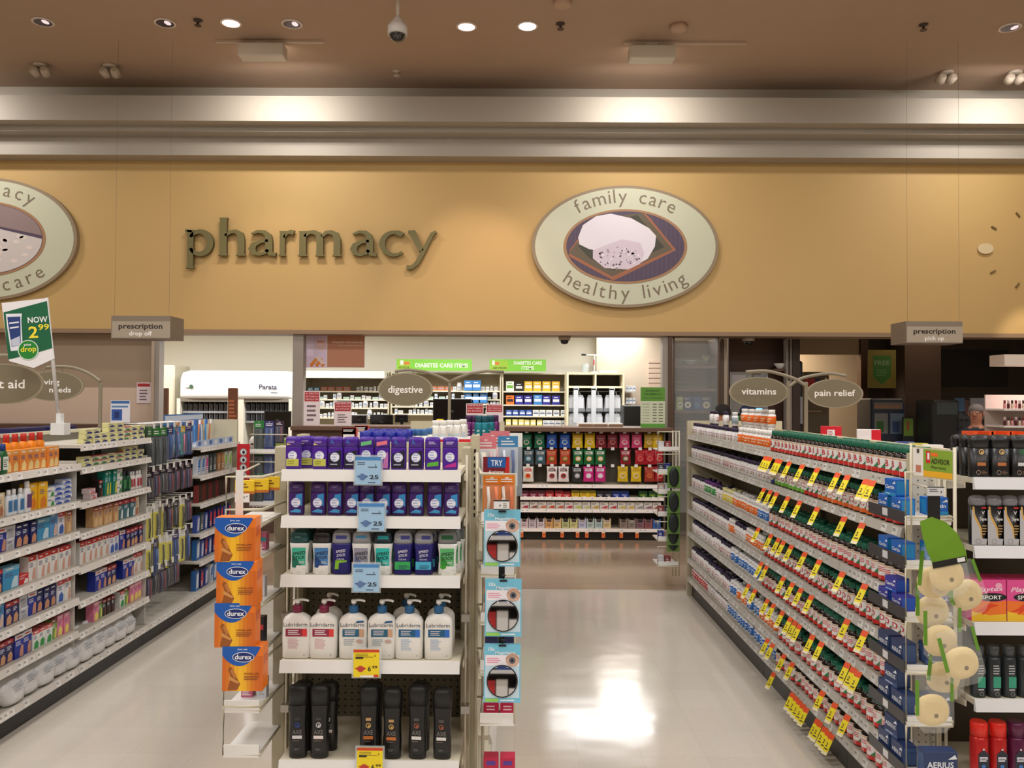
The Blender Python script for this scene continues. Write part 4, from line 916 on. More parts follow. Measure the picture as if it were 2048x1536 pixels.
row_left(S1[4], 5.66, [('navyred', 4), ('royal', 1), ('whiteblue', 2), ('white', 5)], 'middle', 'fifth')
row_left(S1[5], 5.66, [('white', 2), ('royal', 2), ('gap', .07), ('navyred', 2), ('royal', 2)], 'middle', 'sixth')
row_left(S1[6], 5.66, [('pink', 3), ('green', 1), ('kids', 1), ('gap', .06), ('dark', 3), ('orange', 0), ('green', 1), ('pink', 1)], 'middle', 'seventh')
# cotton bags on the base deck
b = MB(); CT = noisy((238, 236, 234), (214, 212, 214), 30, .35, bump=.5)
vs = []
for i in range(9):
    t = i / 8; z = .17 * t + .004; a = .085 * math.sin(PI * (.12 + .82 * t)) ** .5; d_ = .062 * math.sin(PI * (.1 + .85 * t)) ** .6
    vs.append((z, a, max(.004, d_ * (1 - .5 * t)), 2.4, -.0 + .02 * t))
b.loft(vs, CT, n=16)
for v in b.v: v += Vector((.004 * math.sin(v.z * 90 + v.x * 40), .004 * math.sin(v.x * 110 + v.z * 60), 0))
b.lines(-.04, .04, .06, .1, 3, -.052, M((190, 196, 206), .4))
bag = Proto(b.build('cotton_bag'), 'cotton bag')
y = 5.42; k = 0
while y > 4.12:
    k += 1
    bag.place((LX - .03 - R.random() * .02, y, LBZ + .004), FACE_L, 'clear bag of white cotton, %s from the far end on the base deck' % nth(k), 'cotton bags', rot=(-.25 + (R.random() - .5) * .1, 0, FACE_L + (R.random() - .5) * .4), scale=(1.15, 1.1, .95 + R.random() * .25))
    y -= .136
# hanging packs in the peg section
def blister(w, h, card, head, goods, n=1):
    b = MB(); b.box(-w / 2, w / 2, -.002, 0, -h, 0, M(card, .4)); b.dec(-w / 2, w / 2, -h * .22, 0, -.0023, M(head, .4))
    b.box(-.006, .006, -.0026, -.0022, -.012, -.008, WHITE); b.lines(-w * .35, w * .35, -h * .19, -h * .08, 2, -.0026, M((230, 230, 230), .4))
    for i in range(n):
        x = (i - (n - 1) / 2) * w / (n + .3)
        b.tube([(x, -.012, -h * .28), (x + .004, -.014, -h * .6), (x, -.012, -h * .92)], .006, M(goods[i % len(goods)], .3), 6)
    b.box(-w * .42, w * .42, -.022, -.0024, -h * .95, -h * .24, clear_film((220, 228, 232), .07))
    return Proto(b.build('hanging_pack'), 'hanging pack')
hp = [blister(.09, .29, (44, 52, 48), (40, 120, 50), [(30, 34, 36), (80, 90, 92)], 2), blister(.09, .25, (34, 56, 120), (60, 50, 110), [(40, 90, 160), (120, 130, 170)], 2), blister(.08, .22, (60, 150, 160), (226, 190, 60), [(226, 120, 140)], 1),
      blister(.08, .2, (44, 34, 58), (60, 40, 60), [(90, 80, 120), (150, 50, 60)], 2), blister(.08, .24, (226, 214, 60), (230, 230, 226), [(60, 60, 66)], 1), blister(.07, .19, (40, 40, 44), (26, 26, 34), [(110, 110, 120), (90, 70, 50)], 2)]
hd = ['green-topped grey pack', 'blue pack', 'teal and yellow pack', 'dark purple pack', 'yellow pack', 'grey pack']
hooks = gl; HX, HY = LX - .25, 6.1
b = MB(); b.box(HX - .12, HX - .1, HY - .43, HY + .43, LBZ + .01, 1.46, M((70, 64, 56), .6)); b.build('peg_panel', hooks)
c = 0; rowsz = [1.5, 1.2, .94, .7, .5]
for r, zt_ in enumerate(rowsz):
    for j in range(7):
        yy = 5.76 + j * .115
        pr = [0, 0, 0, 1, 1, 2, 1][j] if r == 0 else R.choice([[3, 5, 3], [3, 5, 4], [4, 1, 5], [5, 3, 4]][min(r - 1, 3)])
        if r == 4 and j > 4: continue
        s = MB(); s.tube([(HX - .1, yy, zt_ + .01), (HX + .22, yy, zt_ + .014)], .0035, M((210, 206, 200), .3, .8)); s.box(HX + .22, HX + .224, yy - .015, yy + .015, zt_ - .02, zt_ + .02, M((232, 230, 226), .4)); s.build('hook', hooks)
        c += 1
        for q in range(2):
            hp[pr].place((LX - .06 - q * .05, yy, zt_ - R.random() * .02), FACE_L + (R.random() - .5) * .5, '%s hanging %s from the near side, %s hook row, %s' % (hd[pr], nth(j + 1), nth(r + 1), 'in front' if q == 0 else 'behind'), 'hanging packs')
# oral care section beyond
hb = {'tb': blister(.06, .2, (216, 220, 226), (60, 100, 170), [(60, 140, 210), (216, 70, 150)], 1)}
stand = lambda nm, c1, c2, w=.07, h=.15: carton(nm, 'oral care pack', w, .04, h, c1, [('p', [(-.4, .1), (.3, .2), (.4, .9), (-.2, .8)], c2), ('l', -.3, .3, .1, .4, 3, (230, 230, 230))])
oc = [stand('toothbrush_pack', (206, 212, 220), (50, 120, 200)), stand('toothbrush_pack', (196, 200, 210), (210, 70, 150)), stand('toothbrush_pack', (40, 70, 74), (120, 120, 120)), stand('razor_pack', (60, 36, 26), (230, 190, 40), .05, .14), stand('razor_pack', (120, 30, 30), (240, 180, 60), .05, .14), stand('soap_pack', (176, 126, 80), (200, 150, 100)), stand('sanitizer_pack', (226, 230, 220), (140, 200, 40)),
      stand('toothpaste_box', (36, 46, 110), (220, 60, 70), .06, .15), stand('toothpaste_box', (70, 90, 170), (210, 216, 230), .06, .14), stand('mouthwash_pack', (50, 110, 180), (226, 230, 236), .07, .16), stand('mouthwash_pack', (236, 190, 40), (210, 110, 50), .07, .16)]
od = ['white and blue toothbrush pack', 'white and pink toothbrush pack', 'dark toothbrush pack', 'yellow and brown razor pack', 'yellow and red razor pack', 'tan soap pack', 'white and lime sanitizer pack', 'navy and red toothpaste box', 'light blue toothpaste box', 'blue mouthwash pack', 'yellow mouthwash pack']
def row_oc(z, seq, sh, pitch):
    y = 6.66
    for j, k in enumerate(seq):
        oc[k].place((LX - .05 - .01 * R.random(), y, z + .0008), FACE_L + (.35 if k in (3, 4) else 0), '%s, %s from the near side, %s oral care shelf' % (od[k], nth(j + 1), sh), 'oral care shelf goods'); y += pitch
row_oc(S3[1], [0, 0, 1, 2, 2, 5, 5, 6, 6], 'second', .09)
row_oc(S3[2], [4, 3, 4, 3, 4, 3, 4, 3, 3, 4, 3], 'third', .074)
row_oc(S3[3], [8, 2, 8, 7, 7, 7, 7, 8, 7], 'fourth', .09)
row_oc(S3[4], [9, 8, 7, 8, 7, 7, 8, 7, 8], 'fifth', .09)
row_oc(LBZ, [9, 7, 8, 0, 9, 10, 10, 10], 'bottom', .1)
# blue and white toothbrush display box on top
o = thing('display_tray', 'blue and white display tray of toothbrushes on top of the oral care shelves', 'display', (LX - .05, 7.0, S3[0] + .001), FACE_L)
b = MB(); b.box(-.4, .4, .26, .27, .0, .26, M((50, 120, 190), .4)); b.dec(-.4, .4, .21, .25, .2595, M((214, 226, 240), .4)); b.build('back_card', o)
b = MB(); b.box(-.42, .42, 0, .26, 0, .01, M((226, 230, 240), .4)); b.box(-.42, .42, -.005, 0, 0, .055, M((186, 206, 236), .3))
for q in range(7): b.disc(-.36 + q * .12, .028, .035, .02, -.0056, M((236, 240, 250) if q % 2 else (90, 120, 190), .4), 14)
b.build('tray', o)
for q in range(9):
    tb = MB(Matrix.Translation((-.34 + q * .085, .18, .02)) @ Matrix.Rotation(.12 * (q % 3 - 1), 4, 'Y')); tb.tube([(0, 0, 0), (0, 0, .19)], .008, M([(226, 230, 236), (90, 160, 220), (226, 140, 90)][q % 3], .3)); tb.box(-.009, .009, -.014, 0, .15, .19, M([(236, 150, 110), (70, 110, 190), (240, 240, 240)][q % 3], .4)); tb.build('toothbrush', o)
# flat boxes on top of the near rail and price flag
pr = carton('mat_box', 'box', .34, .12, .035, (28, 30, 84), [('l', -.4, .4, .3, .7, 1, (90, 90, 150))])
for k, yq in enumerate((5.3, 5.68)): pr.place((LD - .2, yq, 1.4665 if 0 else 1.3188), FACE_L, 'long navy box lying on the back rail, %s' % ['nearer one', 'farther one'][k], None, scale=(1, 1.2, 5.1))
# ------------------------------------------------------------------ side racks beside the endcaps
WIRE = M((206, 198, 174), .4)
def wing(label, x0, x1, y0, y1, z0, z1, trays, lipc=(232, 230, 226), front='-y', posts='R', name='wire_rack', lip=.03, back=None, py=None):
    o = thing(name, label, 'rack', group=None)
    xs = x1 if posts == 'R' else x0; sg = 1 if posts == 'R' else -1
    b = MB()
    for k, yy in ((0, y1), (.028, y1), (.056, y1 - .01)) if py is None else ((.012, py), (.028, py + .015), (.042, py)): b.tube([(xs + sg * k, yy, z0), (xs + sg * k, yy, z1)], .006, WIRE, 8)
    b.build('post', o)
    xo = x0 if posts == 'R' else x1
    pts = trays + [z1 - .02]
    for i, z in enumerate(trays):
        b = MB(); zt = z + .16
        b.tube([(xs + sg * .03, y1, z - .004), (xo, y1, z - .004), (xo, y0, z - .004), (xs, y0, z - .004), (xs, y1, z - .004)], .0038, WIRE)
        b.tube([(xo, y0, z - .004), (xo, y0, zt), (xs, y0, zt), (xs + sg * .02, y1, zt)], .0038, WIRE); b.build('wire_loop', o)
        b = MB(); b.box(x0, x1, y0 + .004, y1 - .006, z, z + .004, M((228, 226, 222), .35)); b.build('tray', o)
        c = MB(); LM = M(lipc, .4)
        if front == '-y': c.box(x0, x1, y0 - .002, y0 + .004, z - .012, z + lip, LM)
        else: c.box(x0 - .008, x0 - .004, y0, y1, z - .014, z + lip - .004, LM); c.box(x0 - .0088, x0 - .008, (y0 + y1) / 2 - .02, (y0 + y1) / 2 + .02, z - .006, z + lip - .01, M((214, 214, 216), .4)); c.box(x0, x1, y0 - .002, y0 + .004, z - .02, z + .012, M((232, 232, 228), .4))
        c.build('tray_front', o)
    if back:
        b = MB(); xp = PY(1826, 1000, 3.0).x; b.box(xp, x1 + .045, 3.0, 3.008, z0, z1, M(back, .5)); pegholes(b, xp + .005, x1 + .04, z0, z1, 2.9995, r=.003, mat=M((90, 84, 72), .6)); b.build('peg_panel', o)
    return o
# left rack with the stacked orange boxes in front
wx0, wx1 = PY(456, 1200, 2.85).x, PY(527, 1200, 2.85).x
tz = [PY(490, y, 2.85).z for y in (1045, 1110, 1205, 1300, 1412, 1500)]
wing('cream wire side rack behind the hanging orange boxes', wx0, wx1, 2.82, 3.1, .1, 1.5, tz)
dbox = []
def condom_box():
    w, h, d = .125, .137, .06
    o = empty('boxed_pack'); OR = M((232, 120, 26), .4)
    b = MB(); b.box(-w / 2, w / 2, 0, d, 0, h, OR, b=.0015)
    # warm panel with a lighter middle
    for i in range(10):
        x0 = -.5 + i * .1; t = i / 9; g = math.exp(-((t - .45) / .28) ** 2)
        b.dec(x0 * w, (x0 + .1001) * w, .0, .78 * h, -.0004, M((int(206 + 40 * g), int(100 + 90 * g), int(26 + 14 * g)), .4))
    top = [(-.5, 1)] + [(-.5 + .93 * i / 12, .8 - .26 * math.sin(PI * i / 12) ** .75 + .16 * (i / 12) ** 3) for i in range(13)] + [(.43, 1)]
    b.poly([(x * w, z * h) for x, z in top], -.0008, M((20, 88, 176), .4))
    b.disc(.02 * w, .76 * h, .27 * w, .115 * h, -.0011, M((232, 236, 244), .4), 28); b.disc(.02 * w, .76 * h, .255 * w, .1 * h, -.0013, M((18, 40, 110), .4), 28)
    b.text('durex', .02 * w, .715 * h, .15 * h, -.0015, M((240, 242, 246), .4), bold=True, fit=.42 * w)
    b.text('love sex', 0, .92 * h, .055 * h, -.0012, M((220, 226, 240), .4), bold=True, fit=.24 * w)
    b.poly([(x * w, z * h) for x, z in [(-.36, .02), (-.2, .02), (-.13, .02), (-.05, .16), (-.14, .3), (-.2, .42), (-.26, .52), (-.32, .54), (-.36, .46), (-.3, .38), (-.3, .24), (-.34, .12)]], -.0010, M((150, 84, 30), .45))
    b.poly([(x * w, z * h) for x, z in [(-.34, .26), (-.1, .16), (-.07, .2), (-.32, .34)]], -.0012, M((206, 146, 80), .45)); b.poly([(x * w, z * h) for x, z in [(-.3, .46), (-.24, .5), (-.14, .32), (-.2, .28)]], -.0012, M((190, 120, 60), .45))
    b.text('NATURAL LATEX', .23 * w, .37 * h, .055 * h, -.0012, M((120, 60, 20), .45), bold=True, fit=.38 * w); b.lines(.04 * w, .44 * w, .24 * h, .35 * h, 3, -.0012, M((140, 76, 30), .45))
    b.add([(w / 2 + .0004, .01, h * .55), (w / 2 + .0004, d - .01, h * .6), (w / 2 + .0004, d - .01, h * .8), (w / 2 + .0004, .01, h * .78)], [(0, 1, 2, 3)], M((206, 90, 30), .4))
    b.build('box_body', o)
    return Proto(o, 'boxed pack')
db = condom_box()
BYD = 2.56
for i, (x0, x1, y1) in enumerate([(431, 520, 1124), (434, 523, 1211), (431, 519, 1295), (447, 534, 1382)]):
    p = PY((x0 + x1) / 2 - 6, y1, BYD)
    db.place((p.x, BYD, p.z), (R.random() - .5) * .05, 'orange and blue boxed pack, %s in the hanging column of four' % ['topmost', 'second from top', 'third from top', 'lowest'][i], 'hanging orange boxes')
p0, p1 = PY(480, 940, BYD + .07), PY(480, 1382, BYD + .07)
b = MB(); b.box(p0.x - .012, p0.x + .012, BYD + .066, BYD + .069, p1.z + .02, p0.z, M((226, 226, 222), .4)); b.tube([(p0.x, BYD + .068, p0.z - .01), (p0.x, 2.825, p0.z + .004)], .003, WIRE); tag(b.build('clip_strip'), 'clear plastic strip that the orange boxed packs hang from', 'strip')
pr = carton('price_card', 'price card', .05, .002, .03, (238, 236, 232), [('t', '20', .1, .45, .35, (40, 40, 44), 1), ('t', '99', .34, .6, .2, (40, 40, 44), 1), ('l', -.44, .1, .08, .3, 2, (90, 90, 96))])
p = PY(484, 1005, 2.8); pr.place((p.x, 2.8, p.z), 0, 'white price card reading 20.99 on the left wire rack', None)
yp = [carton('hanging_card', 'carded pack', .07, .004, .05, (236, 196, 40), [('r', -.5, .5, 0, .2, (190, 110, 40)), ('l', -.3, .3, .4, .8, 2, (120, 80, 30))]), carton('bandage_box', 'bandage box', .04, .04, .06, (196, 100, 130), [('r', -.5, .5, .5, .75, (60, 150, 160)), ('l', -.4, .4, .1, .4, 3, (240, 240, 240))]), carton('medicine_box', 'medicine box', .035, .03, .07, (206, 206, 210), [('l', -.3, .3, .1, .8, 6, (170, 170, 176))]), carton('medicine_box', 'medicine box', .035, .035, .09, (30, 28, 34), [('r', -.4, .4, .5, .7, (200, 60, 60))])]
for k, (px, py) in enumerate([(489, 988), (516, 986), (536, 982)]):
    p = PY(px, py, 2.98); yp[0].place((p.x, 2.98 + .012 * k, p.z), 0, 'yellow carded pack, %s of three at the head of the left rack' % nth(k + 1), 'yellow carded packs')
pa, pb = PY(486, 1200, 2.9).x, PY(510, 1200, 2.9).x
for k, (q, xx, ti) in enumerate([(1, pa + .01, 4), (2, pb + .02, 4), (3, pb + .01, 3), (2, pb + .01, 2), (1, pb + .01, 1)]):
    yp[q].place((xx, 2.92, tz[ti] + .0045), 0, '%s in a left rack tray, tray %s from the top' % (['pink and teal striped box', 'pale grey box', 'black and red box', 'pale grey box', 'pink and teal striped box'][k], nth(ti + 1)), None)
# right rack of the centre endcap: mirror cards
vx0, vx1 = PY(962, 1200, 2.85).x, PY(1030, 1200, 2.85).x
tz2 = [PY(1000, y, 2.85).z for y in (1040, 1145, 1240, 1335, 1440)]
wing('cream wire side rack holding round mirror cards', vx0, vx1, 2.83, 3.08, .1, 1.5, tz2, posts='L')
def mirror_card():
    w, h = .118, .182; o = empty('mirror_card'); b = MB()
    b.box(-w / 2, w / 2, 0, .003, 0, h, M((116, 190, 216), .4)); b.dec(-w / 2 + .004, w / 2 - .004, .014, h - .036, -.0003, M((192, 216, 228), .4)); b.dec(-w / 2 + .004, w / 2 - .004, h * .62, h * .8, -.0006, M((234, 230, 236), .4))
    b.text('10x', -w * .3, h * .87, h * .09, -.0006, M((232, 240, 246), .4), bold=True); b.text('Magnifying', w * .08, h * .82, h * .06, -.0006, M((236, 240, 246), .4), bold=True, fit=w * .55)
    b.lines(-w * .42, w * .05, h * .66, h * .76, 3, -.0008, M((226, 140, 170), .4)); b.disc(w * .28, h * .72, w * .19, w * .18, -.0009, M((206, 170, 150), .4), 20); b.disc(w * .27, h * .71, w * .09, w * .09, -.0011, M((96, 100, 110), .3), 16); b.disc(w * .27, h * .71, w * .04, w * .04, -.0013, BLACK, 12)
    b.poly([(w * .1, h * .72), (w * .28, h * .79), (w * .46, h * .73), (w * .46, h * .76), (w * .28, h * .83), (w * .1, h * .76)], -.0014, M((186, 150, 130), .4))
    b.dec(-w * .46, -w * .1, .002, .012, -.0006, M((150, 206, 90), .4)); b.lines(-w * .05, w * .45, .003, .011, 1, -.0006, M((236, 240, 246), .4)); b.build('card', o)
    b = MB(); T = Matrix.Translation((0, -.001, h * .36)) @ Matrix.Rotation(PI / 2, 4, 'X'); b.T = T
    b.loft([(0, .05, .05), (.004, .05, .05)], M((30, 28, 30), .3), n=36); b.build('mirror_rim', o)
    b = MB(T); b.loft([(.0041, .047, .047), (.0046, .0465, .0465)], M((230, 232, 236), .02, 1.0), n=36); b.build('mirror_glass', o)
    b = MB(); b.tube([(0, .0, h * 1.0), (0, -.002, h * 1.03), (.006, -.002, h * 1.045), (-.006, -.002, h * 1.06), (0, 0, h * 1.07)], .003, BLACK); b.box(-.012, .012, -.004, -.0005, h * .95, h * .98, BLACK); b.build('hang_hook', o)
    return Proto(o, 'mirror card')
mc = mirror_card(); MY = 2.66
for i, (cx, y1) in enumerate([(1004, 1133), (1006, 1273), (1004, 1405)]):
    p = PY(cx, y1, MY); mc.place((p.x, MY, p.z), (R.random() - .5) * .08, 'blue carded round magnifying mirror, %s of the hanging column' % ['topmost', 'middle one', 'lowest'][i], 'mirror cards', rot=([-.04, -.1, -.16][i], 0, 0))
p0, p1 = PY(1004, 1010, MY + .02), PY(1004, 1400, MY + .02)
b = MB(); b.box(p0.x - .01, p0.x + .01, MY + .044, MY + .047, p1.z, p0.z, BLACK); b.tube([(p0.x, MY + .046, p0.z - .005), (p0.x, 2.832, p0.z + .004)], .003, WIRE); tag(b.build('clip_strip'), 'black plastic strip that the round mirror cards hang from', 'strip')
pr = carton('price_card', 'price card', .05, .002, .032, (226, 226, 226), [('r', -.5, .5, .86, 1, (40, 40, 44)), ('r', -.5, .5, 0, .1, (40, 40, 44)), ('t', '9', -.1, .3, .35, (60, 60, 64), 1), ('l', .1, .4, .2, .7, 3, (120, 120, 90))])
p = PY(1003, 1020, 2.64); pr.place((p.x, 2.64, p.z), 0, 'white price card in black holder above the mirror cards', None)
# TRY header sign
p0, p1 = PY(966, 950, 2.9), PY(1019, 914, 2.9)
b = MB(); b.box(p0.x, p1.x, 2.9, 2.903, p0.z, p1.z, M((120, 22, 40), .4)); W_ = p1.x - p0.x; H_ = p1.z - p0.z
b.poly([(p0.x + W_ * .8, p0.z), (p1.x, p0.z), (p1.x, p1.z), (p0.x + W_ * .9, p1.z)], 2.8995, M((196, 40, 40), .4)); b.dec(p0.x + .17 * W_, p0.x + .86 * W_, p0.z + .42 * H_, p0.z + .98 * H_, 2.8993, M((30, 96, 170), .4))
b.text('TRY', p0.x + .52 * W_, p0.z + .52 * H_, .44 * H_, 2.899, M((236, 238, 242), .4), bold=True, fit=.44 * W_); b.text('Antistax', p0.x + .5 * W_, p0.z + .1 * H_, .24 * H_, 2.899, M((236, 226, 226), .4), bold=True, fit=.6 * W_)
tag(b.build('header_sign'), 'small red and blue sign reading TRY on the mirror rack', 'sign')
oc2 = blister(.062, .14, (226, 130, 40), (226, 124, 30), [(236, 226, 214), (230, 120, 60)], 2)
for k, px in enumerate((984, 1014)):
    p = PY(px, 950, 2.87 + k * .03); oc2.place((p.x, 2.87 + k * .03, p.z), 0, 'orange carded pack on the mirror rack, %s' % ['under the word TRY', 'beside the aisle'][k], 'orange carded packs')
ob = carton('medicine_box', 'medicine box', .052, .05, .11, (232, 110, 40), [('r', -.5, .5, .45, .7, (60, 60, 110)), ('l', -.3, .3, .75, .9, 2, (240, 230, 220))]); nb2 = carton('medicine_box', 'medicine box', .045, .05, .1, (34, 36, 80), [('d', 0, .6, .2, .2, (120, 140, 200)), ('l', -.3, .3, .1, .3, 2, (180, 180, 200))]); rb3 = carton('medicine_box', 'medicine box', .052, .05, .15, (190, 30, 70), [('r', -.3, .3, .82, .92, (90, 60, 150)), ('d', 0, .68, .22, .22, (236, 190, 200)), ('d', 0, .42, .22, .22, (236, 190, 200)), ('l', -.3, .3, .1, .24, 2, (240, 200, 210))]); tb2 = carton('medicine_box', 'medicine box', .05, .05, .1, (110, 76, 50), [('l', -.3, .3, .2, .8, 4, (180, 150, 120))])
for ti, prx, nm in ((0, ob, 'orange'), (1, tb2, 'brown'), (2, ob, 'orange'), (3, nb2, 'navy'), (4, rb3, 'crimson')):
    if ti == 0: continue
    for k in (0, 1):
        prx.place((vx0 + .036 + k * .058, 2.88, tz2[ti] - (0.151 if 0 else 0) + .0045), 0, '%s medicine box on the mirror rack, %s tray, %s' % (nm, nth(ti + 1), ['by the posts', 'by the aisle'][k]), None)
rz3 = tz2[4] - .19
for k in (0, 1): rb3.place((vx0 + .036 + k * .058, 2.9, .3), 0, 'crimson medicine box at the foot of the mirror rack, %s' % ['by the posts', 'by the aisle'][k], None)
b = MB(); b.box(vx0, vx1, 2.834, 3.07, .295, .2995, M((228, 226, 222), .35)); b.tube([(vx0, 2.83, .29), (vx1, 2.83, .29), (vx1, 3.08, .29), (vx0, 3.08, .29)], .0038, WIRE, close=True); tag(b.build('wire_basket'), 'lowest white tray at the foot of the mirror rack', 'tray')
# carded goods on hooks behind the mirror rack
sv = [blister(.08, .2, (190, 200, 214), (60, 130, 180), [(220, 226, 236), (70, 90, 140)], 2), blister(.07, .26, (150, 156, 164), (230, 230, 226), [(60, 80, 86)], 1), blister(.08, .2, (226, 226, 228), (214, 120, 130), [(236, 236, 236), (220, 180, 180)], 2)]
for k, (px, py, Y, q) in enumerate([(1016, 872, 3.3, 0), (1028, 866, 3.42, 1), (1000, 862, 3.36, 2), (985, 866, 3.3, 2), (972, 875, 3.26, 2), (960, 872, 3.45, 2)]):
    p = PY(px, py, Y); sv[q].place((p.x, Y, p.z), (R.random() - .5) * .4, '%s carded pack hanging behind the mirror rack, %s from the aisle' % (['silver', 'long grey', 'white'][q], nth([2, 1, 3, 4, 5, 6][k])), 'packs behind the mirror rack')
# ------------------------------------------------------------------ right endcap
e2x0 = PY(1946, 1100, EY).x; e2x1 = e2x0 + .61
cap2 = thing('endcap_shelving', 'beige metal endcap shelving cut by the right edge of the photo', 'shelving')
Z2 = [PY(1990, y, EY).z for y in (956, 1093, 1246, 1399)]; Z2.append(Z2[3] - .3)
for z in Z2: board(cap2, e2x0, e2x1, EY, BACK - .01, z, '-y', lip=.037, lipmat=M((214, 214, 216), .35))
b = MB(); b.box(e2x0 - .02, e2x1 + .02, BACK, BACK + .01, 0, 1.5, M((70, 62, 50), .6)); b.build('back_panel', cap2)
for x in (e2x0 - .035, e2x1 + .005):
    b = MB(); b.box(x, x + .03, BACK - .04, BACK - .001, 0, 1.5, BEIGE); b.build('upright', cap2)
for z in Z2:
    b = MB(); b.prism([(0, 0), (.36, 0), (.36, -.02), (.05, -.06), (0, -.06)], -.0015, .0015, CREAM)
    for v in b.v: v.x, v.y, v.z = e2x0 - .004 + v.y, BACK - v.x, v.z + z - .018
    b.build('bracket', cap2)
def blackstick(ic, bar):
    o = empty('body_wash_bottle'); w, h = .066, .14; K = M((18, 18, 20), .35); b = MB()
    b.loft([(0, .029, .017), (.004, .031, .019), (h * .7, .0325, .02)], K, n=20, e=3.6)
    prints(b, w, h, -.0195, [('o', 0, .62, .14, .14, .045, ic), ('d', .02, .6, .05, .07, ic), ('t', 'AXE', 0, .4, .12, (96, 92, 90), 1, .5), ('r', -.22, .22, .28, .36, bar), ('o', -.16, .12, .12, .12, .03, (150, 130, 120)), ('l', .0, .3, .07, .17, 3, (120, 90, 70))]); b.build('bottle_body', o)
    b = MB(); b.loft([(h * .7, .032, .0195), (h * .9, .032, .0195), (h * .97, .029, .017), (h, .02, .01)], K, n=20, e=3.6); b.build('cap', o); return Proto(o, 'body wash')
g1, g2 = blackstick((214, 176, 110), (180, 110, 60)), blackstick((40, 110, 60), (206, 206, 206))
for i, (px, pr) in enumerate([(1919, g1), (1955, g1), (1989, g2), (2024, g2), (2058, g2)]):
    x = PY(px, 950, EY + .05).x
    if x < e2x0 + .02: x = e2x0 + .022 - .05; 
    if i == 0: x = e2x0 - .028 + .055; 
    x = e2x0 + .036 + i * .069
    for k in range(3):
        pr.place((x, EY + .03 + k * .055, Z2[0] + .0008), 0, 'black body wash bottle on the right endcap top shelf, file %s, %s' % (['one', 'two', 'three', 'four', 'five'][i], ['in front', 'second back', 'third back'][k]), 'black bottles on the right endcap')
def degree():
    o = empty('antiperspirant_bottle'); w, h = .055, .168; b = MB(); K = M((20, 20, 22), .3); S_ = K
    b.loft([(0, .024, .015), (.006, .026, .017), (h * .8, .027, .018)], S_, n=20, e=3)
    prints(b, w, h, -.0178, [('p', [(-.5, .01), (.4, .01), (.44, .13), (.1, .14), (-.0, .34), (-.4, .7), (-.5, .72)], (186, 186, 190)), ('p', [(-.46, .78), (-.34, .78), (-.3, .62), (.1, .36), (.16, .14), (.1, .14), (.0, .34), (-.36, .56)], (214, 170, 90)), ('t', 'Degree', .2, .5, .09, (230, 230, 230), 1, .42), ('t', 'V', .2, .62, .1, (230, 230, 230), 1), ('r', .1, .4, .74, .77, (200, 40, 40)), ('l', .12, .42, .2, .42, 4, (170, 140, 90)), ('o', -.1, .08, .16, .16, .03, (150, 150, 150))]); b.build('bottle_body', o)
    b = MB(); b.loft([(h * .8, .027, .018), (h * .9, .028, .0185), (h * .97, .024, .015), (h, .014, .008)], M((120, 120, 126), .2), n=20, e=2.6); b.build('cap', o); return Proto(o, 'antiperspirant')
dg_ = degree()
for i in range(5): dg_.place((e2x0 + .033 + i * .0495 * 1.1, EY + .035, Z2[1] + .0008), 0, 'black, silver and gold antiperspirant bottle, %s from the pegboard side on the second shelf' % nth(i + 1), 'gold-striped bottles')
px_ = carton('tampon_box', 'boxed pack', .118, .1, .14, (226, 80, 150), [('p', [(-.5, 0), (.5, 0), (.5, .5), (.2, .46), (-.5, .5)], (240, 120, 40)), ('p', [(-.5, 0), (.5, 0), (.5, .18), (0, .14), (-.5, .24)], (240, 196, 50)), ('d', .1, .58, .42, .12, (26, 20, 24)), ('t', 'Playtex', .0, .72, .16, (250, 214, 230), 1, .8, .05, .3), ('t', 'SPORT', .08, .53, .13, (244, 244, 244), 1, .56), ('p', [(-.42, .22), (-.2, .3), (0, .44), (.3, .38), (.05, .32), (-.1, .2), (-.2, .14), (-.16, .24)], (226, 70, 30)), ('d', .28, .86, .1, .08, (240, 170, 200))], top=(180, 30, 90))
for i in range(3): px_.place((e2x0 + .064 + i * .121, EY + .02, Z2[2] + .0008), 0, 'pink and orange box reading SPORT, %s from the pegboard side' % nth(i + 1), 'pink sport boxes')
def can(body, cap, decs, h=.17, r=.0245, name='spray_can', caph=.2, cr=.8):
    o = empty(name); b = MB(); b.loft([(0, r * .94, r * .94), (.004, r, r), (h * (1 - caph) - .01, r, r), (h * (1 - caph), r * .85, r * .85)], M(body, .3, .3), n=22)
    prints(b, r * 2, h, -r - .0004, decs); b.build('can_body', o)
    b = MB(); b.loft([(h * (1 - caph), r * cr, r * cr), (h * .97, r * cr, r * cr), (h, r * cr * .85, r * cr * .85)], M(cap, .35), n=22); b.build('cap', o); return Proto(o, 'spray can')
dc = can((52, 58, 62), (62, 66, 70), [('r', -.26, .26, .2, .42, (50, 150, 120)), ('l', -.26, .26, .46, .66, 4, (170, 176, 180)), ('o', 0, .08, .14, .14, .03, (150, 150, 150)), ('l', -.24, .24, .14, .19, 1, (200, 200, 200))])
for i in range(5): dc.place((e2x0 + .033 + i * .052, EY + .035, Z2[3] + .0008), 0, 'charcoal and green spray can, %s from the pegboard side on the fourth shelf' % nth(i + 1), 'charcoal spray cans')
dec5 = [('p', [(-.32, .3), (.32, .3), (.32, .52), (.0, .6), (-.32, .52)], (34, 38, 54)), ('l', -.24, .24, .4, .5, 2, (210, 210, 220)), ('d', 0, .34, .12, .1, (60, 120, 190)), ('t', 'WET & DRY', 0, .44, .04, (230, 230, 236), 1, .5), ('d', 0, .6, .06, .06, (220, 200, 200))]
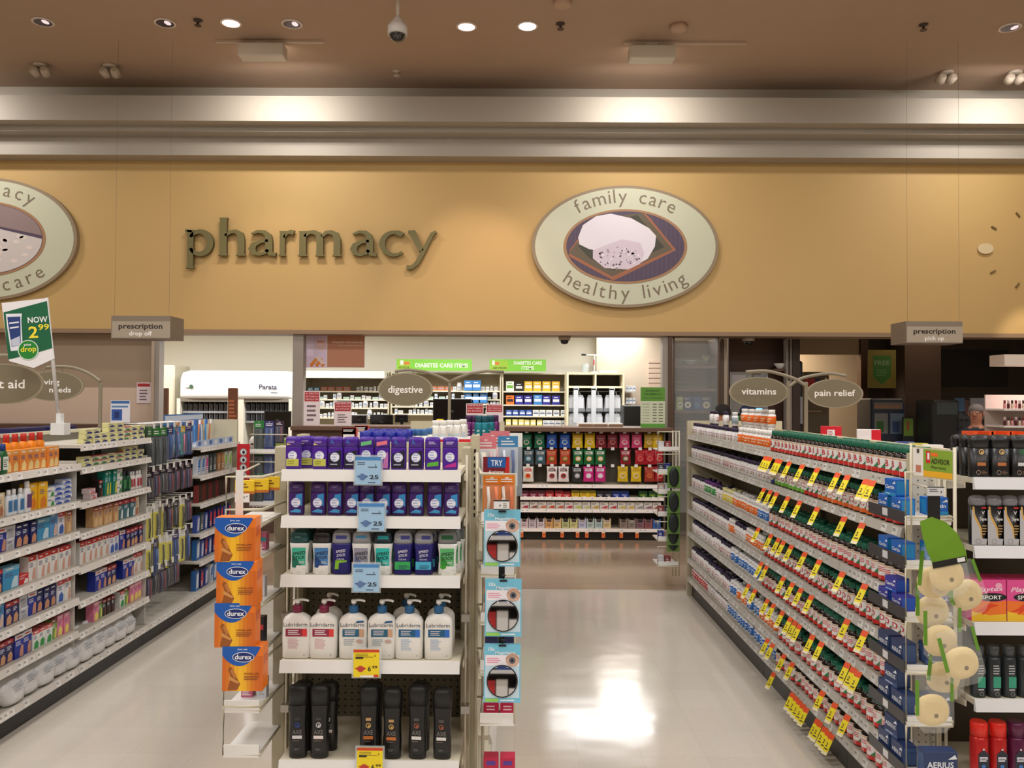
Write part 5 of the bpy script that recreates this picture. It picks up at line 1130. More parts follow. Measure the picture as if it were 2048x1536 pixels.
rc, pc = can((196, 40, 40), (226, 40, 26), dec5, h=.215, r=.0285, name='shaving_gel_can', caph=.22, cr=.96), can((96, 30, 70), (90, 24, 66), dec5, h=.215, r=.0285, name='shaving_gel_can', caph=.22, cr=.96)
for i, pr in enumerate((rc, rc, pc, pc)):
    pr.place((e2x0 + .036 + i * .0625, EY + .035, Z2[4] + .0008), 0, '%s shaving gel can, %s of its two on the low right endcap shelf' % (['red', 'red', 'plum', 'plum'][i], nth(i % 2 + 1)), 'shaving gel cans')
# side rack beside the right endcap
qx0, qx1 = PY(1746, 1200, 3.1).x, PY(1746, 1200, 3.1).x + .155
tz3 = [PX(1746, y, qx0).z for y in (1018, 1100, 1195, 1292, 1386, 1482)]
wing('cream wire side rack of blue allergy boxes with dark tray fronts', qx0, qx1, 2.84, 3.12, .08, 1.44, tz3, lipc=(62, 60, 62), front='-x', posts='R', back=(226, 220, 206), py=2.96)
def med(nm, txt, c, c2, tc, w=.075, h=.06, d=.05): return carton('allergy_box', 'allergy box', w, d, h, c, [('r', -.5, .5, 0, .2, c2), ('t', txt, -.02, .42, .3, tc, 1, .8), ('l', -.4, .2, .08, .16, 1, tc), ('p', [(.2, .72), (.42, .9), (.48, .74)], (226, 232, 240))], top=c, side=c2)
cl = med('', 'Claritin', (26, 100, 190), (40, 140, 200), (236, 240, 246)); ae = med('', 'AERIUS', (40, 58, 100), (60, 84, 130), (226, 230, 236), w=.085, h=.07); cl2 = med('', 'Claritin', (60, 60, 160), (40, 90, 190), (236, 240, 246), h=.05)
names3 = ['blue', 'blue', 'deep blue', 'slate navy', 'slate navy', 'slate navy']
for i, z in enumerate(tz3):
    pr = [cl, cl, cl2, ae, ae, ae][i]
    for k in range(2):
        pr.place((qx0 + .004, 2.92 + k * .105, z + .0045), FACE_R, '%s allergy box facing the aisle, %s, %s tray' % (names3[i], ['nearer', 'farther'][k], nth(i + 1)), 'allergy boxes')
    if i < 5: pr.place((qx0 + .115, 2.852, z + .0125), 0, '%s allergy box facing out from the rack front, %s tray' % (names3[i], nth(i + 1)), 'allergy boxes')
    if i in (0, 2, 4, 5): pr.place((qx0 + .006, 2.97, z + .0045 + (.071 if i > 2 else .061 if i == 0 else .051)), FACE_R + .08, '%s allergy box lying on top of others, %s tray' % (names3[i], nth(i + 1)), 'allergy boxes')
pr = med('', 'AERIUS', (40, 58, 100), (60, 84, 130), (226, 230, 236), w=.11, h=.09)
p = PY(1870, 1548, 2.8); pr.place((p.x, 2.76, p.z), 0, 'large slate navy allergy box at the bottom edge, largest lettering', None)
b = MB(); b.box(p.x - .08, p.x + .08, 2.75, 2.83, p.z - .006, p.z - .0005, M((228, 226, 222), .35)); tag(b.build('wire_basket'), 'white tray under the largest allergy box', 'tray')
# RX advisor flag sign
T0, T1, T2, T3 = PY(1823, 952, 2.84), PY(1907, 962, 2.80), PY(1907, 901, 2.80), PY(1823, 893, 2.84)
o = thing('advisor_sign', 'green and yellow sign reading ADVISOR above the allergy rack', 'sign')
def bil(u, v, off=0): 
    a = T0.lerp(T1, u); c = T3.lerp(T2, u); r = a.lerp(c, v); return (r.x, r.y - off, r.z)
def bq(b, u0, u1, v0, v1, off, mat): b.add([bil(u0, v0, off), bil(u1, v0, off), bil(u1, v1, off), bil(u0, v1, off)], [(0, 1, 2, 3)], mat)
b = MB(); b.add([bil(0, 0), bil(1, 0), bil(1, 1), bil(0, 1), bil(0, 0, -.006), bil(1, 0, -.006), bil(1, 1, -.006), bil(0, 1, -.006)], [(0, 1, 2, 3), (7, 6, 5, 4), (0, 4, 5, 1), (1, 5, 6, 2), (2, 6, 7, 3), (3, 7, 4, 0)], WIRE)
bq(b, .03, .97, .04, .96, .001, M((226, 222, 216), .4)); bq(b, .28, .97, .24, .96, .0016, M((128, 160, 50), .4)); bq(b, .28, .97, .04, .24, .0016, M((226, 170, 40), .4)); bq(b, .34, .44, .5, .9, .0022, M((200, 40, 50), .4)); bq(b, .37, .42, .62, .84, .0028, M((236, 230, 226), .4)); bq(b, .46, .62, .74, .86, .0022, M((226, 110, 40), .4)); bq(b, .1, .22, .16, .4, .002, M((190, 120, 100), .4)); bq(b, .12, .18, .8, .94, .002, M((70, 60, 60), .4))
def btext(b, s, u, v, sz, fit, mat, off):
    vs, fs, x0, x1 = text_mesh(s, True); k = fit / (x1 - x0)
    b.add([bil(u + (q[0] - x0) * k, v + q[1] * sz, off) for q in vs], fs, mat)
btext(b, 'ADVISOR', .46, .5, .24, .44, M((40, 40, 30), .4), .003); btext(b, 'Pharmacy', .46, .34, .12, .36, M((60, 80, 30), .4), .003); b.build('board', o)
b = MB(); b.tube([(T1.x + .004, T1.y, .7), (T1.x + .004, T1.y, T2.z + .01)], .006, WIRE, 8); b.tube([(T0.x - .002, T0.y, 1.25), (T0.x - .002, T0.y, T3.z + .01)], .004, WIRE, 8); b.build('pole', o)
# sponge packs in clear bags
SP = noisy((232, 208, 150), (222, 196, 138), 90, .8, bump=.15)
def sponge(green):
    o = empty('sponge_pack'); b = MB(); T = Matrix.Rotation(PI / 2, 4, 'X'); b.T = T
    b.loft([(-.014, .03, .028), (-.011, .045, .041), (0, .05, .046), (.011, .045, .041), (.014, .03, .028)], SP, n=26, e=2.2)
    b.T = None; b.disc(.006, -.012, .0065, .0065, -.01425, M((120, 96, 56), .8), 12); b.build('sponge', o)
    b = MB()
    b.add([(-.05, -.004, .1), (.05, -.004, .1), (.056, -.017, .03), (.056, -.017, -.035), (.03, -.016, -.06), (-.03, -.016, -.06), (-.056, -.017, -.035), (-.056, -.017, .03)], [(7, 6, 5, 4, 3, 2), (0, 7, 2, 1)], clear_film((236, 240, 236), .16))
    b.build('clear_bag', o)
    b = MB()
    if green: b.add([(-.046, -.004, .165), (-.01, -.004, .172), (.026, -.008, .15), (.05, -.014, .11), (.06, -.019, .06), (.058, -.019, .03), (-.038, -.019, .03), (-.048, -.018, .08), (-.05, -.012, .12)], [(8, 7, 6, 5, 4, 3, 2, 1, 0)], M((104, 146, 40), .22)); b.dec(-.042, .056, .03, .048, -.0195, BLACK); b.dec(.03, .052, .034, .046, -.02, M((226, 226, 226), .4))
    else: g2_ = MB(); g2_.add([(.044, -.0185, .03), (.054, -.0175, .03), (.054, -.0175, .1), (.044, -.0185, .1)], [(0, 1, 2, 3)], M((96, 146, 40), .3)); g2_.build('header', o); b.add([(-.056, -.0175, -.01), (-.045, -.0185, -.01), (-.045, -.0185, .09), (-.056, -.0175, .09)], [(0, 1, 2, 3)], M((96, 146, 40), .3))
    b.build('header', o); return Proto(o, 'sponge pack')
sg, sw = sponge(1), sponge(0)
sp = [(1868, 1165, 2.62, sw, .1), (1893, 1150, 2.57, sg, -.2), (1931, 1190, 2.69, sw, -.35), (1864, 1222, 2.66, sw, 0), (1880, 1281, 2.62, sw, 0), (1922, 1326, 2.57, sw, -.25), (1886, 1354, 2.66, sw, .1), (1864, 1420, 2.6, sw, 0)]
for i, (px, py, Y, pr, a) in enumerate(sp):
    p = PY(px, py, Y); dn = ['cream sponge in clear bag, top of the hanging bunch', 'green-headed sponge pack hanging in front at the top', 'sponge pack leaning out towards the pink boxes', 'sponge pack with round hole, below the topmost sponge', 'sponge pack in the middle of the hanging bunch', 'tilted sponge pack below the middle, nearest the spray cans', 'sponge pack partly behind the tilted one', 'lowest sponge pack of the hanging bunch'][i]
    pr.place((p.x, Y, p.z), 0, dn, 'sponge packs', rot=(0, a, 0), scale=(1.08, 1, 1.08))
p = PY(1868, 990, 2.7); q = PY(1868, 1075, 2.7)
b = MB(); b.box(p.x - .02, p.x + .02, 2.7, 2.703, q.z, p.z, BLACK); b.ring(p.x, p.z + .012, .012, .012, .004, 2.7, BLACK, 14); b.tube([(p.x, 2.702, p.z + .02), (p.x, 2.84, p.z + .022)], .003, WIRE); tag(b.build('clip_strip'), 'black strip that the sponge packs hang from', 'strip')
p = PY(1872, 992, 2.69)
pr = carton('price_card', 'price card', .055, .002, .03, (214, 214, 216), [('r', -.5, .5, .9, 1, (40, 40, 44)), ('l', -.4, .2, .4, .8, 2, (110, 110, 116)), ('t', '4', .3, .3, .4, (60, 60, 64), 1)]); pr.place((p.x, 2.69, p.z), 0, 'white price card in black holder above the sponge packs', None)
# ------------------------------------------------------------------ centre gondola behind the endcap
gc = thing('gondola_shelving', 'aisle shelving run hidden behind the centre endcap, only its top showing', 'shelving')
GX0, GX1, GM = -.93, -.10, -.50
b = MB(); b.box(GM - .015, GM + .015, 3.26, 7.3, .1, 1.44, M((150, 142, 124), .5)); b.box(GM - .02, GM + .02, 3.26, 7.3, 1.428, 1.444, M((214, 206, 176), .4)); b.build('back_panel', gc)
for s_, a, c in (('-x', GX0, GM - .015), ('+x', GM + .015, GX1)):
    for z in (1.37, 1.1, .85, .6, .38, .15): board(gc, a, c, 3.26, 7.3, z, s_, lipmat=LMAT, mat=CREAM, tags=LT if s_ == '-x' else None, name='shelf' if z > .2 else 'base_deck')
    b = MB(); b.box(a + (.03 if a < -.6 else 0), c - (.03 if c > -.2 else 0), 3.27, 7.29, 0, .13, M((40, 36, 33), .5)); b.build('kick_plate', gc)
b = MB(); b.box(GX0, GX1, 7.3, 7.325, 0, 1.5, BEIGE); b.build('end_panel', gc)
redb = carton('medicine_box', 'medicine box', .075, .05, .17, (206, 34, 44), [('l', -.4, .4, .88, .96, 2, (240, 230, 226)), ('r', -.4, .4, .5, .8, (236, 226, 222))]); orb = carton('medicine_box', 'medicine box', .065, .05, .16, (216, 70, 40), [('l', -.4, .4, .86, .95, 2, (240, 220, 200))])
def top(pr, px, ytop, h, X, dsc, grp, rz=0, off=0):
    """stand it on the top shelf of the centre run so that its head shows at the given height"""
    Y = None
    d = ray(px, ytop); Y = d.y * (X / d.x) if abs(d.x) > 1e-6 else 4
    pr.place((X, Y, 1.3708), rz, dsc, grp); return Y
redl = [(604, redb), (620, redb), (637, redb), (662, orb), (676, orb), (690, redb), (706, redb)]
for k, (px, pr) in enumerate(redl):
    Y = 4.4 + (.35 if k > 2 else 0); x = PY(px, 870, Y).x; x = max(x, GX0 + .04)
    pr.place((x, Y, 1.3708), 0, 'red topped medicine box over the purple deodorants, %s from the left' % nth(k + 1), 'red boxes on the centre run')
bj = can((30, 40, 140), (24, 34, 150), [('r', -.26, .26, .3, .6, (200, 210, 230))], h=.165, r=.033, name='antacid_tub', caph=.35, cr=1.0)
for k in range(12):
    Y = 4.1 + (k // 4) * .17; px = 733 + (k % 4) * 24 + (k // 4) * 8; x = PY(px, 865, Y).x
    if abs(x - GM) < .055: x = GM + (.056 if x > GM else -.056)
    bj.place((x, Y, 1.3708), 0, 'blue lidded tub above the purple deodorants, %s in the %s row' % (nth(k % 4 + 1), nth(k // 4 + 1)), 'blue lidded tubs')
wl = can((232, 228, 214), (60, 110, 170), [('r', -.26, .26, .3, .6, (214, 190, 160))], h=.17, r=.024, name='antacid_bottle', caph=.2)
ww = can((234, 232, 226), (236, 234, 230), [('r', -.26, .26, .3, .6, (200, 214, 226))], h=.2, r=.03, name='antacid_bottle', caph=.15)
wy = can((234, 232, 226), (236, 200, 30), [('r', -.26, .26, .3, .6, (200, 214, 226))], h=.2, r=.03, name='antacid_bottle', caph=.15)
tp = can((20, 120, 136), (20, 80, 96), [('l', -.2, .2, .3, .6, 3, (200, 220, 220))], h=.22, r=.03, name='mouth_rinse_bottle', caph=.2); pp = can((110, 40, 110), (70, 30, 80), [('l', -.2, .2, .3, .6, 3, (200, 180, 200))], h=.22, r=.03, name='mouth_rinse_bottle', caph=.2)
for k, (px, Y, pr, nm) in enumerate([(824, 4.3, wl, 'cream bottle with blue cap'), (836, 4.3, wl, 'cream bottle with blue cap'), (848, 4.3, wl, 'cream bottle with blue cap'), (858, 4.45, wl, 'cream bottle with blue cap'), (872, 4.9, ww, 'white bottle'), (886, 4.9, ww, 'white bottle'), (880, 5.2, wy, 'white bottle with yellow cap'), (900, 5.0, ww, 'white bottle'), (914, 5.0, ww, 'white bottle'), (926, 5.2, ww, 'white bottle'), (938, 5.5, pp, 'plum bottle'), (949, 5.5, pp, 'plum bottle'), (958, 5.4, tp, 'teal bottle'), (969, 5.4, tp, 'teal bottle'), (980, 5.5, tp, 'teal bottle'), (990, 5.6, pp, 'plum bottle')]):
    x = PY(px, 860, Y).x; pr.place((x, Y, 1.3708), 0, '%s on top of the centre run, %s from its left side' % (nm, nth(k + 1)), 'bottles on top of the centre run')
wr = carton('medicine_box', 'medicine box', .12, .05, .15, (232, 230, 232), [('p', [(-.4, .7), (.3, .72), (.42, .96), (-.3, .96)], (206, 30, 36)), ('r', -.5, .5, .4, .6, (70, 90, 170))], top=(226, 224, 230))
for k, (px, Y) in enumerate([(868, 3.75), (896, 3.75), (934, 3.78), (962, 3.85)]):
    x = PY(px, 870, Y).x; x = max(x, GM + .02 + .07 * (k + 1) * 0); wr.place((min(x, GX1 - .07), Y + (k % 2) * .07, 1.3708), 0, 'white box with red capsule print above the deodorants, %s from the left' % nth(k + 1), 'red capsule print boxes')
# ------------------------------------------------------------------ hanging aisle signs on posts
SG = M((124, 114, 92), .45); SGR = M((156, 146, 122), .45); SGB = M((138, 128, 108), .45)
def aisle_sign(label, cx, cy, rx, ry, Y, pole_px, zb_, lines, sz, arch, mats=None):
    c = PY(cx, cy, Y); e = PY(cx + rx, cy, Y); t_ = PY(cx, cy - ry, Y); A = e.x - c.x; Bq = t_.z - c.z
    o = thing('aisle_sign', label, 'sign', (c.x, Y, c.z))
    def ell(k): return [(A * k * math.cos(2 * PI * i / 48), Bq * k * math.sin(2 * PI * i / 48)) for i in range(48)]
    b = MB(); b.prism(ell(1), -.006, .006, SGR); b.poly(ell(.94), -.0066, SG)
    for (s, x, z, w_) in lines: b.text(s, x * A, z * Bq, sz * Bq, -.0075, M((246, 243, 236), .5), fit=w_ * A, bold=True)
    b.build('oval_board', o)
    if pole_px is not None:
        xp = PY(pole_px, cy, Y).x - c.x; za = PY(pole_px, arch[0], Y).z - c.z
        b = MB(); b.box(xp - .011, xp + .011, -.008, .008, zb_ - c.z, za, SGB, b=.002); b.build('post', o)
        b = MB(); pts = []
        for (qx, qy) in arch[1]:
            q = PY(qx, qy, Y); pts.append((q.x - c.x, 0, q.z - c.z))
        # smooth
        sm = []
        for i in range(len(pts) - 1):
            for k in range(5):
                t = k / 5; p0 = Vector(pts[max(i - 1, 0)]); p1 = Vector(pts[i]); p2 = Vector(pts[i + 1]); p3 = Vector(pts[min(i + 2, len(pts) - 1)])
                sm.append(.5 * ((2 * p1) + (p2 - p0) * t + (2 * p0 - 5 * p1 + 4 * p2 - p3) * t * t + (3 * p1 - p0 - 3 * p2 + p3) * t ** 3))
        sm.append(Vector(pts[-1])); b.tube(sm, .011, SGB, 8); b.build('arch_bar', o)
        for s in (-.3, .3):
            b = MB(); x = s * A; zz = Bq * math.sqrt(1 - s * s); zt_ = min(sm, key=lambda v: abs(v.x - x)).z; b.tube([(x, 0, zz - .004), (x, 0, max(zt_, zz + .01))], .003, SGB); b.build('link', o)
    return o
dsg = aisle_sign('oval aisle sign reading digestive above the centre shelving', 811, 779, 55, 33, 6.2, 899, 1.44, [('digestive', 0, -.2, 1.26)], .62, (762, [(899, 764), (880, 754), (850, 744), (815, 740), (790, 743)]))
q0 = [PY(x, y, 6.2) for x, y in ((899, 764), (915, 756), (940, 747), (975, 742), (1008, 744))]
b = MB(); b.tube(q0, .011, SGB, 8); [v.__isub__(dsg.location) for v in b.v]; b.build('arch_bar', dsg)
aisle_sign('oval aisle sign reading vitamins above the right shelving', 1517, 784, 59, 30, 5.75, 1577, TOPZ + .004, [('vitamins', 0, -.16, 1.18)], .6, (762, [(1577, 774), (1600, 758), (1632, 750), (1662, 747), (1693, 752)]))
aisle_sign('oval aisle sign reading pain relief above the right shelving', 1669, 787, 57, 29, 5.45, 1612, TOPZ + .004, [('pain relief', 0, -.16, 1.42)], .6, (764, [(1612, 772), (1590, 758), (1560, 748), (1530, 742), (1492, 744)]))
fsg = aisle_sign('oval aisle sign ending in st aid, cut by the left edge', 6, 768, 82, 41, 4.4, None, 0, [('first aid', 0, -.2, 1.1)], .6, None)
p = PY(6, 768, 4.4)
b = MB(); b.tube([PY(-70, 719, 4.4), PY(-30, 713, 4.4), (PY(10, 711, 4.4)), PY(42, 716, 4.4)], .011, SGB, 8); b.tube([PY(-70, 719, 4.4), PY(-70, 850, 4.4) if 0 else Vector((PY(-70, 719, 4.4).x, 4.4, 1.49))], .011, SGB, 8)
[v.__isub__(fsg.location) for v in b.v]; b.build('arch_bar', fsg)
for qx in (-25, 32):
    b = MB(); b.tube([PY(qx, 714, 4.4) - fsg.location, PY(qx, 730, 4.4) - fsg.location], .003, SGB); b.build('link', fsg)
aisle_sign('oval aisle sign ending in ving needs behind the price flag', 106, 772, 62, 30, 5.7, 201, 1.486, [('shaving', -.22, .1, .9), ('needs', .25, -.42, .7)], .5, (765, [(201, 763), (180, 748), (150, 736), (120, 733), (92, 735)]))
# price flag
FY = 4.25
o = thing('price_flag', 'leaning green and white price flag reading NOW 2.99', 'sign')
P4 = [PY(3, 606, FY), PY(95, 596, FY), PY(109, 717, FY), PY(67, 736, FY), PY(18, 722, FY)]
b = MB(); b.add([P4[4], P4[3], P4[2], P4[1], P4[0]], [(0, 1, 2, 3, 4)], M((232, 230, 232), .4)); b.add([p + Vector((0, .003, 0)) for p in P4], [(0, 1, 2, 3, 4)], M((226, 224, 226), .4))
def fq(pts, off, mat): b.add([PY(x, y, FY) - Vector((0, off, 0)) for x, y in pts], [tuple(range(len(pts)))[::-1]], mat)
fq([(7, 625), (94, 602), (105, 696), (72, 706), (17, 719)], .001, M((14, 96, 62), .4))
fq([(12, 628), (44, 627), (43, 640), (46, 700), (22, 702), (14, 650)], .0015, M((226, 228, 236), .4)); fq([(15, 634), (41, 633), (42, 690), (24, 694), (17, 650)], .0019, M((34, 60, 120), .4)); fq([(22, 680), (40, 672), (41, 690), (25, 693)], .0022, M((190, 196, 214), .4)); fq([(19, 645), (38, 643), (38, 646), (19, 648)], .0022, M((226, 228, 236), .4)); fq([(20, 655), (38, 652), (38, 655), (20, 658)], .0022, M((226, 228, 236), .4))
def ftext(s, x, y, pxh, pxw, mat, off=.002, rot=-.06):
    q = PY(x, y, FY); k = FY / F; b.text(s, q.x, q.z, pxh * k * 1.35, FY - off, mat, bold=True, fit=pxw * k, rot=-rot, al='L')
ftext('NOW', 56, 646, 12, 40, M((240, 240, 240), .4)); ftext('2', 58, 676, 24, 19, M((242, 222, 60), .4)); ftext('99', 77, 660, 12, 22, M((242, 222, 60), .4))
q = PY(57, 700, FY); k = FY / F; b.disc(q.x, q.z, 21 * k, 20 * k, FY - .003, M((206, 226, 206), .4), 28); b.disc(q.x, q.z, 19 * k, 18.4 * k, FY - .0035, M((30, 130, 50), .4), 28)
ftext('drop', 42, 704, 11, 32, M((242, 222, 60), .4), .004); ftext('price', 49, 692, 5, 14, M((240, 240, 240), .4), .004); b.build('flag_panel', o)
b = MB(); b.tube([PY(93, 596, FY + .01), PY(118, 845, FY + .01)], .009, M((196, 192, 188), .3), 8); q = PY(119, 850, FY + .01); b.build('pole', o)
b = MB(); b.box(q.x - .03, q.x + .04, q.y - .03, q.y + .03, q.z - .05, q.z + .01, M((226, 226, 224), .4)); b.box(q.x - .01, q.x + .015, q.y - .015, q.y + .015, q.z, q.z + .06, M((226, 226, 224), .4)); b.build('clamp', o)
# hanging box signs
def box_sign(x0, x1, y0, y1, Y, l2, label):
    a, c = PY(x0, y1, Y), PY(x1, y0, Y); w, h = c.x - a.x, c.z - a.z
    o = thing('hanging_sign', label, 'sign', ((a.x + c.x) / 2, Y, a.z))
    b = MB(); b.box(-w / 2, w / 2, 0, .35, 0, h, M((136, 122, 106), .5)); b.box(-w / 2 + .01, w / 2, -.004, -.0005, .008, h * .76, M((172, 158, 140), .5))
    b.text('prescription', 0, h * .44, h * .32, -.006, M((36, 28, 22), .5), bold=True, fit=w * .74); b.text(l2, 0, h * .14, h * .26, -.006, M((250, 248, 240), .5), bold=True, fit=w * (.39 if 'drop' in l2 else .34)); b.build('box_body', o)
    for s in (-1, 1):
        b = MB(); b.tube([(s * w * .46, .02, h), (s * w * .46, .02, CZ - a.z)], .0012, M((120, 110, 100), .4), 4); b.build('wire', o)
box_sign(222, 341, 632, 677, 8.6, 'drop off', 'box sign reading prescription drop off hanging by the left column'); box_sign(1812, 1925, 643, 686, 8.6, 'pick up', 'box sign reading prescription pick up hanging before the dark area')

# ------------------------------------------------------------------ pharmacy counter with snack shelves below
CY0 = 9.98
BR = noisy((112, 84, 68), (100, 74, 60), 4, .4, stretch=(1, .2, .2))
def cx_(px, Y=CY0): return PY(px, 900, Y).x
zc = PY(1180, 855, CY0 - .05).z; zc0 = PY(1180, 864, CY0 - .05).z
xc0, xc1 = PY(583, 850, CY0).x, PY(1346, 850, CY0).x
ct = thing('pharmacy_counter', 'long brown pharmacy service counter with open snack shelves below', 'counter')
b = MB(); b.box(xc0, xc1, CY0 - .06, 10.62, zc0, zc, BR, b=.006); b.build('counter_top', ct)
b = MB(); b.box(xc0, cx_(1040), CY0 + .02, 10.6, 0, zc0 - .001, M((92, 66, 54), .5)); b.build('counter_body', ct)
b = MB(); b.box(cx_(1040) + .001, xc1, CY0 + .4, 10.6, 0, zc0 - .001, M((112, 104, 88), .6)); b.build('snack_back_panel', ct)
sx0, sx1 = cx_(1041), cx_(1328)
czs = [PY(1180, y, CY0).z for y in (970, 994.5, 1019, 1057.5)]
for z in czs:
    for a, c in ((sx0, (sx0 + sx1) / 2), ((sx0 + sx1) / 2 + .004, sx1)): board(ct, a, c, CY0, CY0 + .4, z, '-y', lip=.036, lipmat=M((238, 228, 220), .35), tags=[.5, [(240, 236, 232)]])
b = MB(); b.box(sx0, sx1, CY0 + .03, CY0 + .05, 0, czs[3] - .02, M((24, 20, 18), .4)); b.build('kick_plate', ct)
for x in (sx0 - .02, sx1): 
    b = MB(); b.box(x, x + .02, CY0 + .02, CY0 + .4, 0, zc0 - .001, M((90, 84, 70), .6)); b.build('side_panel', ct)
def cbag(c1, c2, c3):
    w, h = .13, .185; b = MB(); m = M(c1, .25)
    b.loft([(-h, w / 2, .003, 4), (-h + .012, w / 2, .006, 4), (-h * .7, w * .47, .022, 3), (-h * .35, w * .46, .024, 3), (-.03, w * .47, .008, 4), (0, w / 2, .002, 6)], m, n=18)
    b.poly([(-w * .3, -h * .12), (w * .3, -h * .12), (w * .34, -h * .3), (-w * .34, -h * .3)], -.0245, M(c3, .3)); b.disc(0, -h * .6, w * .26, w * .24, -.0252, M(c2, .3), 16); b.lines(-w * .28, w * .28, -h * .27, -h * .15, 2, -.0255, M(c1, .3)); b.poly([(-w * .2, -h * .66), (w * .16, -h * .7), (w * .2, -h * .5), (-w * .1, -h * .48)], -.026, M(c3, .3))
    return Proto(b.build('snack_bag'), 'snack bag')
CB = {'green': cbag((10, 104, 74), (214, 196, 176), (10, 120, 84)), 'blue': cbag((20, 80, 176), (200, 206, 200), (20, 96, 190)), 'yellow': cbag((226, 190, 30), (232, 220, 190), (206, 160, 30)), 'maroon': cbag((124, 24, 40), (170, 120, 110), (130, 30, 46)), 'pink': cbag((206, 66, 116), (232, 206, 200), (210, 80, 126)), 'olive': cbag((190, 150, 30), (214, 190, 150), (200, 160, 40)),
      'grey': cbag((70, 90, 100), (60, 150, 180), (190, 196, 200)), 'orange': cbag((196, 66, 40), (60, 130, 40), (226, 150, 100)), 'nature': cbag((10, 110, 60), (226, 160, 60), (230, 230, 220)), 'berry': cbag((150, 24, 40), (60, 130, 60), (230, 190, 190)), 'red': cbag((176, 24, 40), (226, 130, 120), (200, 40, 50)),
      'whiteorange': cbag((232, 226, 220), (240, 150, 40), (206, 50, 40)), 'whitepink': cbag((236, 226, 226), (206, 60, 80), (90, 60, 50)), 'black': cbag((40, 40, 44), (150, 150, 156), (206, 206, 210)), 'magenta': cbag((206, 40, 130), (236, 190, 214), (226, 224, 230)), 'brick': cbag((166, 50, 34), (200, 110, 60), (190, 80, 50))}
rows3 = [([(1053, 'green'), (1079, 'green'), (1103.5, 'blue'), (1129.6, 'blue'), (1155, 'yellow'), (1179.6, 'yellow'), (1202, 'maroon'), (1225, 'maroon'), (1249, 'pink'), (1273.5, 'pink'), (1298, 'olive'), (1316, 'yellow')], 866),
         ([(1057, 'grey'), (1081, 'grey'), (1103, 'orange'), (1130, 'orange'), (1156, 'nature'), (1178, 'nature'), (1200.5, 'nature'), (1251, 'berry'), (1280, 'red'), (1299.6, 'red'), (1318, 'red')], 899),
         ([(1056, 'whiteorange'), (1104, 'whitepink'), (1127, 'whitepink'), (1154, 'black'), (1177, 'magenta'), (1200.5, 'magenta'), (1245.5, 'yellow'), (1272, 'yellow'), (1299, 'brick'), (1320, 'red')], 933)]
for r, (its, yt) in enumerate(rows3):
    n = {}
    for px, k in its:
        n[k] = n.get(k, 0) + 1; p = PY(px, yt, CY0 + .09)
        for dd in (0, .055):
            CB[k].place((p.x + dd * .15, p.y + dd, p.z), (R.random() - .5) * .15, '%s snack bag, %s of that colour in the %s hanging row, %s' % (k if 'white' not in k else 'white and ' + k[5:], nth(n[k]), nth(r + 1), 'front' if dd == 0 else 'behind'), 'snack bags under the counter')
    b = MB(); p = PY(1100, yt - 1, CY0 + .06)
    for px, k in its + ([(1225, '')] if r > 0 else []) + ([(1080, '')] if r == 2 else []):
        x = cx_(px, CY0 + .06); b = MB(); b.tube([(x, CY0 + .4, p.z + .005), (x, CY0 + .05, p.z + .008)], .003, M((200, 196, 190), .3, .8)); b.box(x - .02, x + .02, CY0 + .046, CY0 + .05, p.z - .008, p.z + .026, M((238, 236, 232), .4)); b.build('peg_hook', ct)
def sbox(c, c2, w=.095, h=.075): return carton('snack_box', 'snack box', w, .12, h, c, [('p', [(-.5, .7), (-.3, .55), (.3, .55), (.5, .7), (.5, 1), (-.5, 1)], tuple(int(q * .5) for q in c)), ('l', -.35, .35, .2, .45, 2, c2), ('r', -.1, .2, 0, .12, (236, 230, 226))])
SB = {'maroon': sbox((130, 24, 60), (230, 190, 200)), 'red': sbox((206, 30, 36), (240, 200, 190)), 'yellow': sbox((230, 196, 20), (200, 90, 40)), 'black': sbox((40, 40, 56), (190, 190, 200)), 'blue': sbox((24, 60, 160), (200, 210, 240)), 'green': sbox((40, 104, 40), (190, 190, 60))}
n = {}
for px, k in [(1050, 'maroon'), (1067, 'maroon'), (1083, 'maroon'), (1100, 'red'), (1118.5, 'red'), (1133.5, 'red'), (1151.5, 'yellow'), (1168.5, 'yellow'), (1184, 'yellow'), (1201, 'black'), (1217.5, 'black'), (1233.5, 'blue'), (1250, 'blue'), (1287, 'green'), (1306, 'green'), (1320, 'green')]:
    n[k] = n.get(k, 0) + 1
    SB[k].place((cx_(px, CY0 + .02), CY0 + .02, czs[1] + .0008), 0, '%s snack box, %s of that colour on the upper snack shelf' % (k, nth(n[k])), 'coloured snack boxes', scale=(1, 1, .8 if px == 1133.5 else 1))
wc = [(190, 50, 80), (150, 90, 80), (214, 120, 80), (206, 80, 40), (206, 100, 70), (206, 60, 80), (190, 206, 90), (196, 200, 130), (200, 160, 60), (206, 90, 90), (196, 60, 70), (214, 190, 90), (214, 180, 70), (150, 150, 150), (150, 100, 120), (160, 60, 60)]
for i, c in enumerate(wc):
    pr = carton('snack_box', 'snack box', .1, .12, .085, (226, 218, 210), [('l', -.4, .2, .62, .86, 2, tuple(int(q * .5) for q in c)), ('p', [(-.4, .15), (.4, .1), (.45, .5), (.0, .42)], c)])
    pr.place((sx0 + .055 + i * .1065, CY0 + .02, czs[2] + .0008), 0, 'white snack box, %s from the left on the second snack shelf' % nth(i + 1), 'white snack boxes')
tc = [(226, 200, 206), (206, 190, 200), (226, 210, 216), (226, 170, 110), (226, 190, 130), (196, 196, 140), (214, 206, 140), (200, 200, 226), (190, 206, 200), (186, 206, 206), (226, 200, 150), None, (150, 130, 120), (150, 136, 126), (140, 100, 110), (150, 90, 96), (60, 100, 170)]
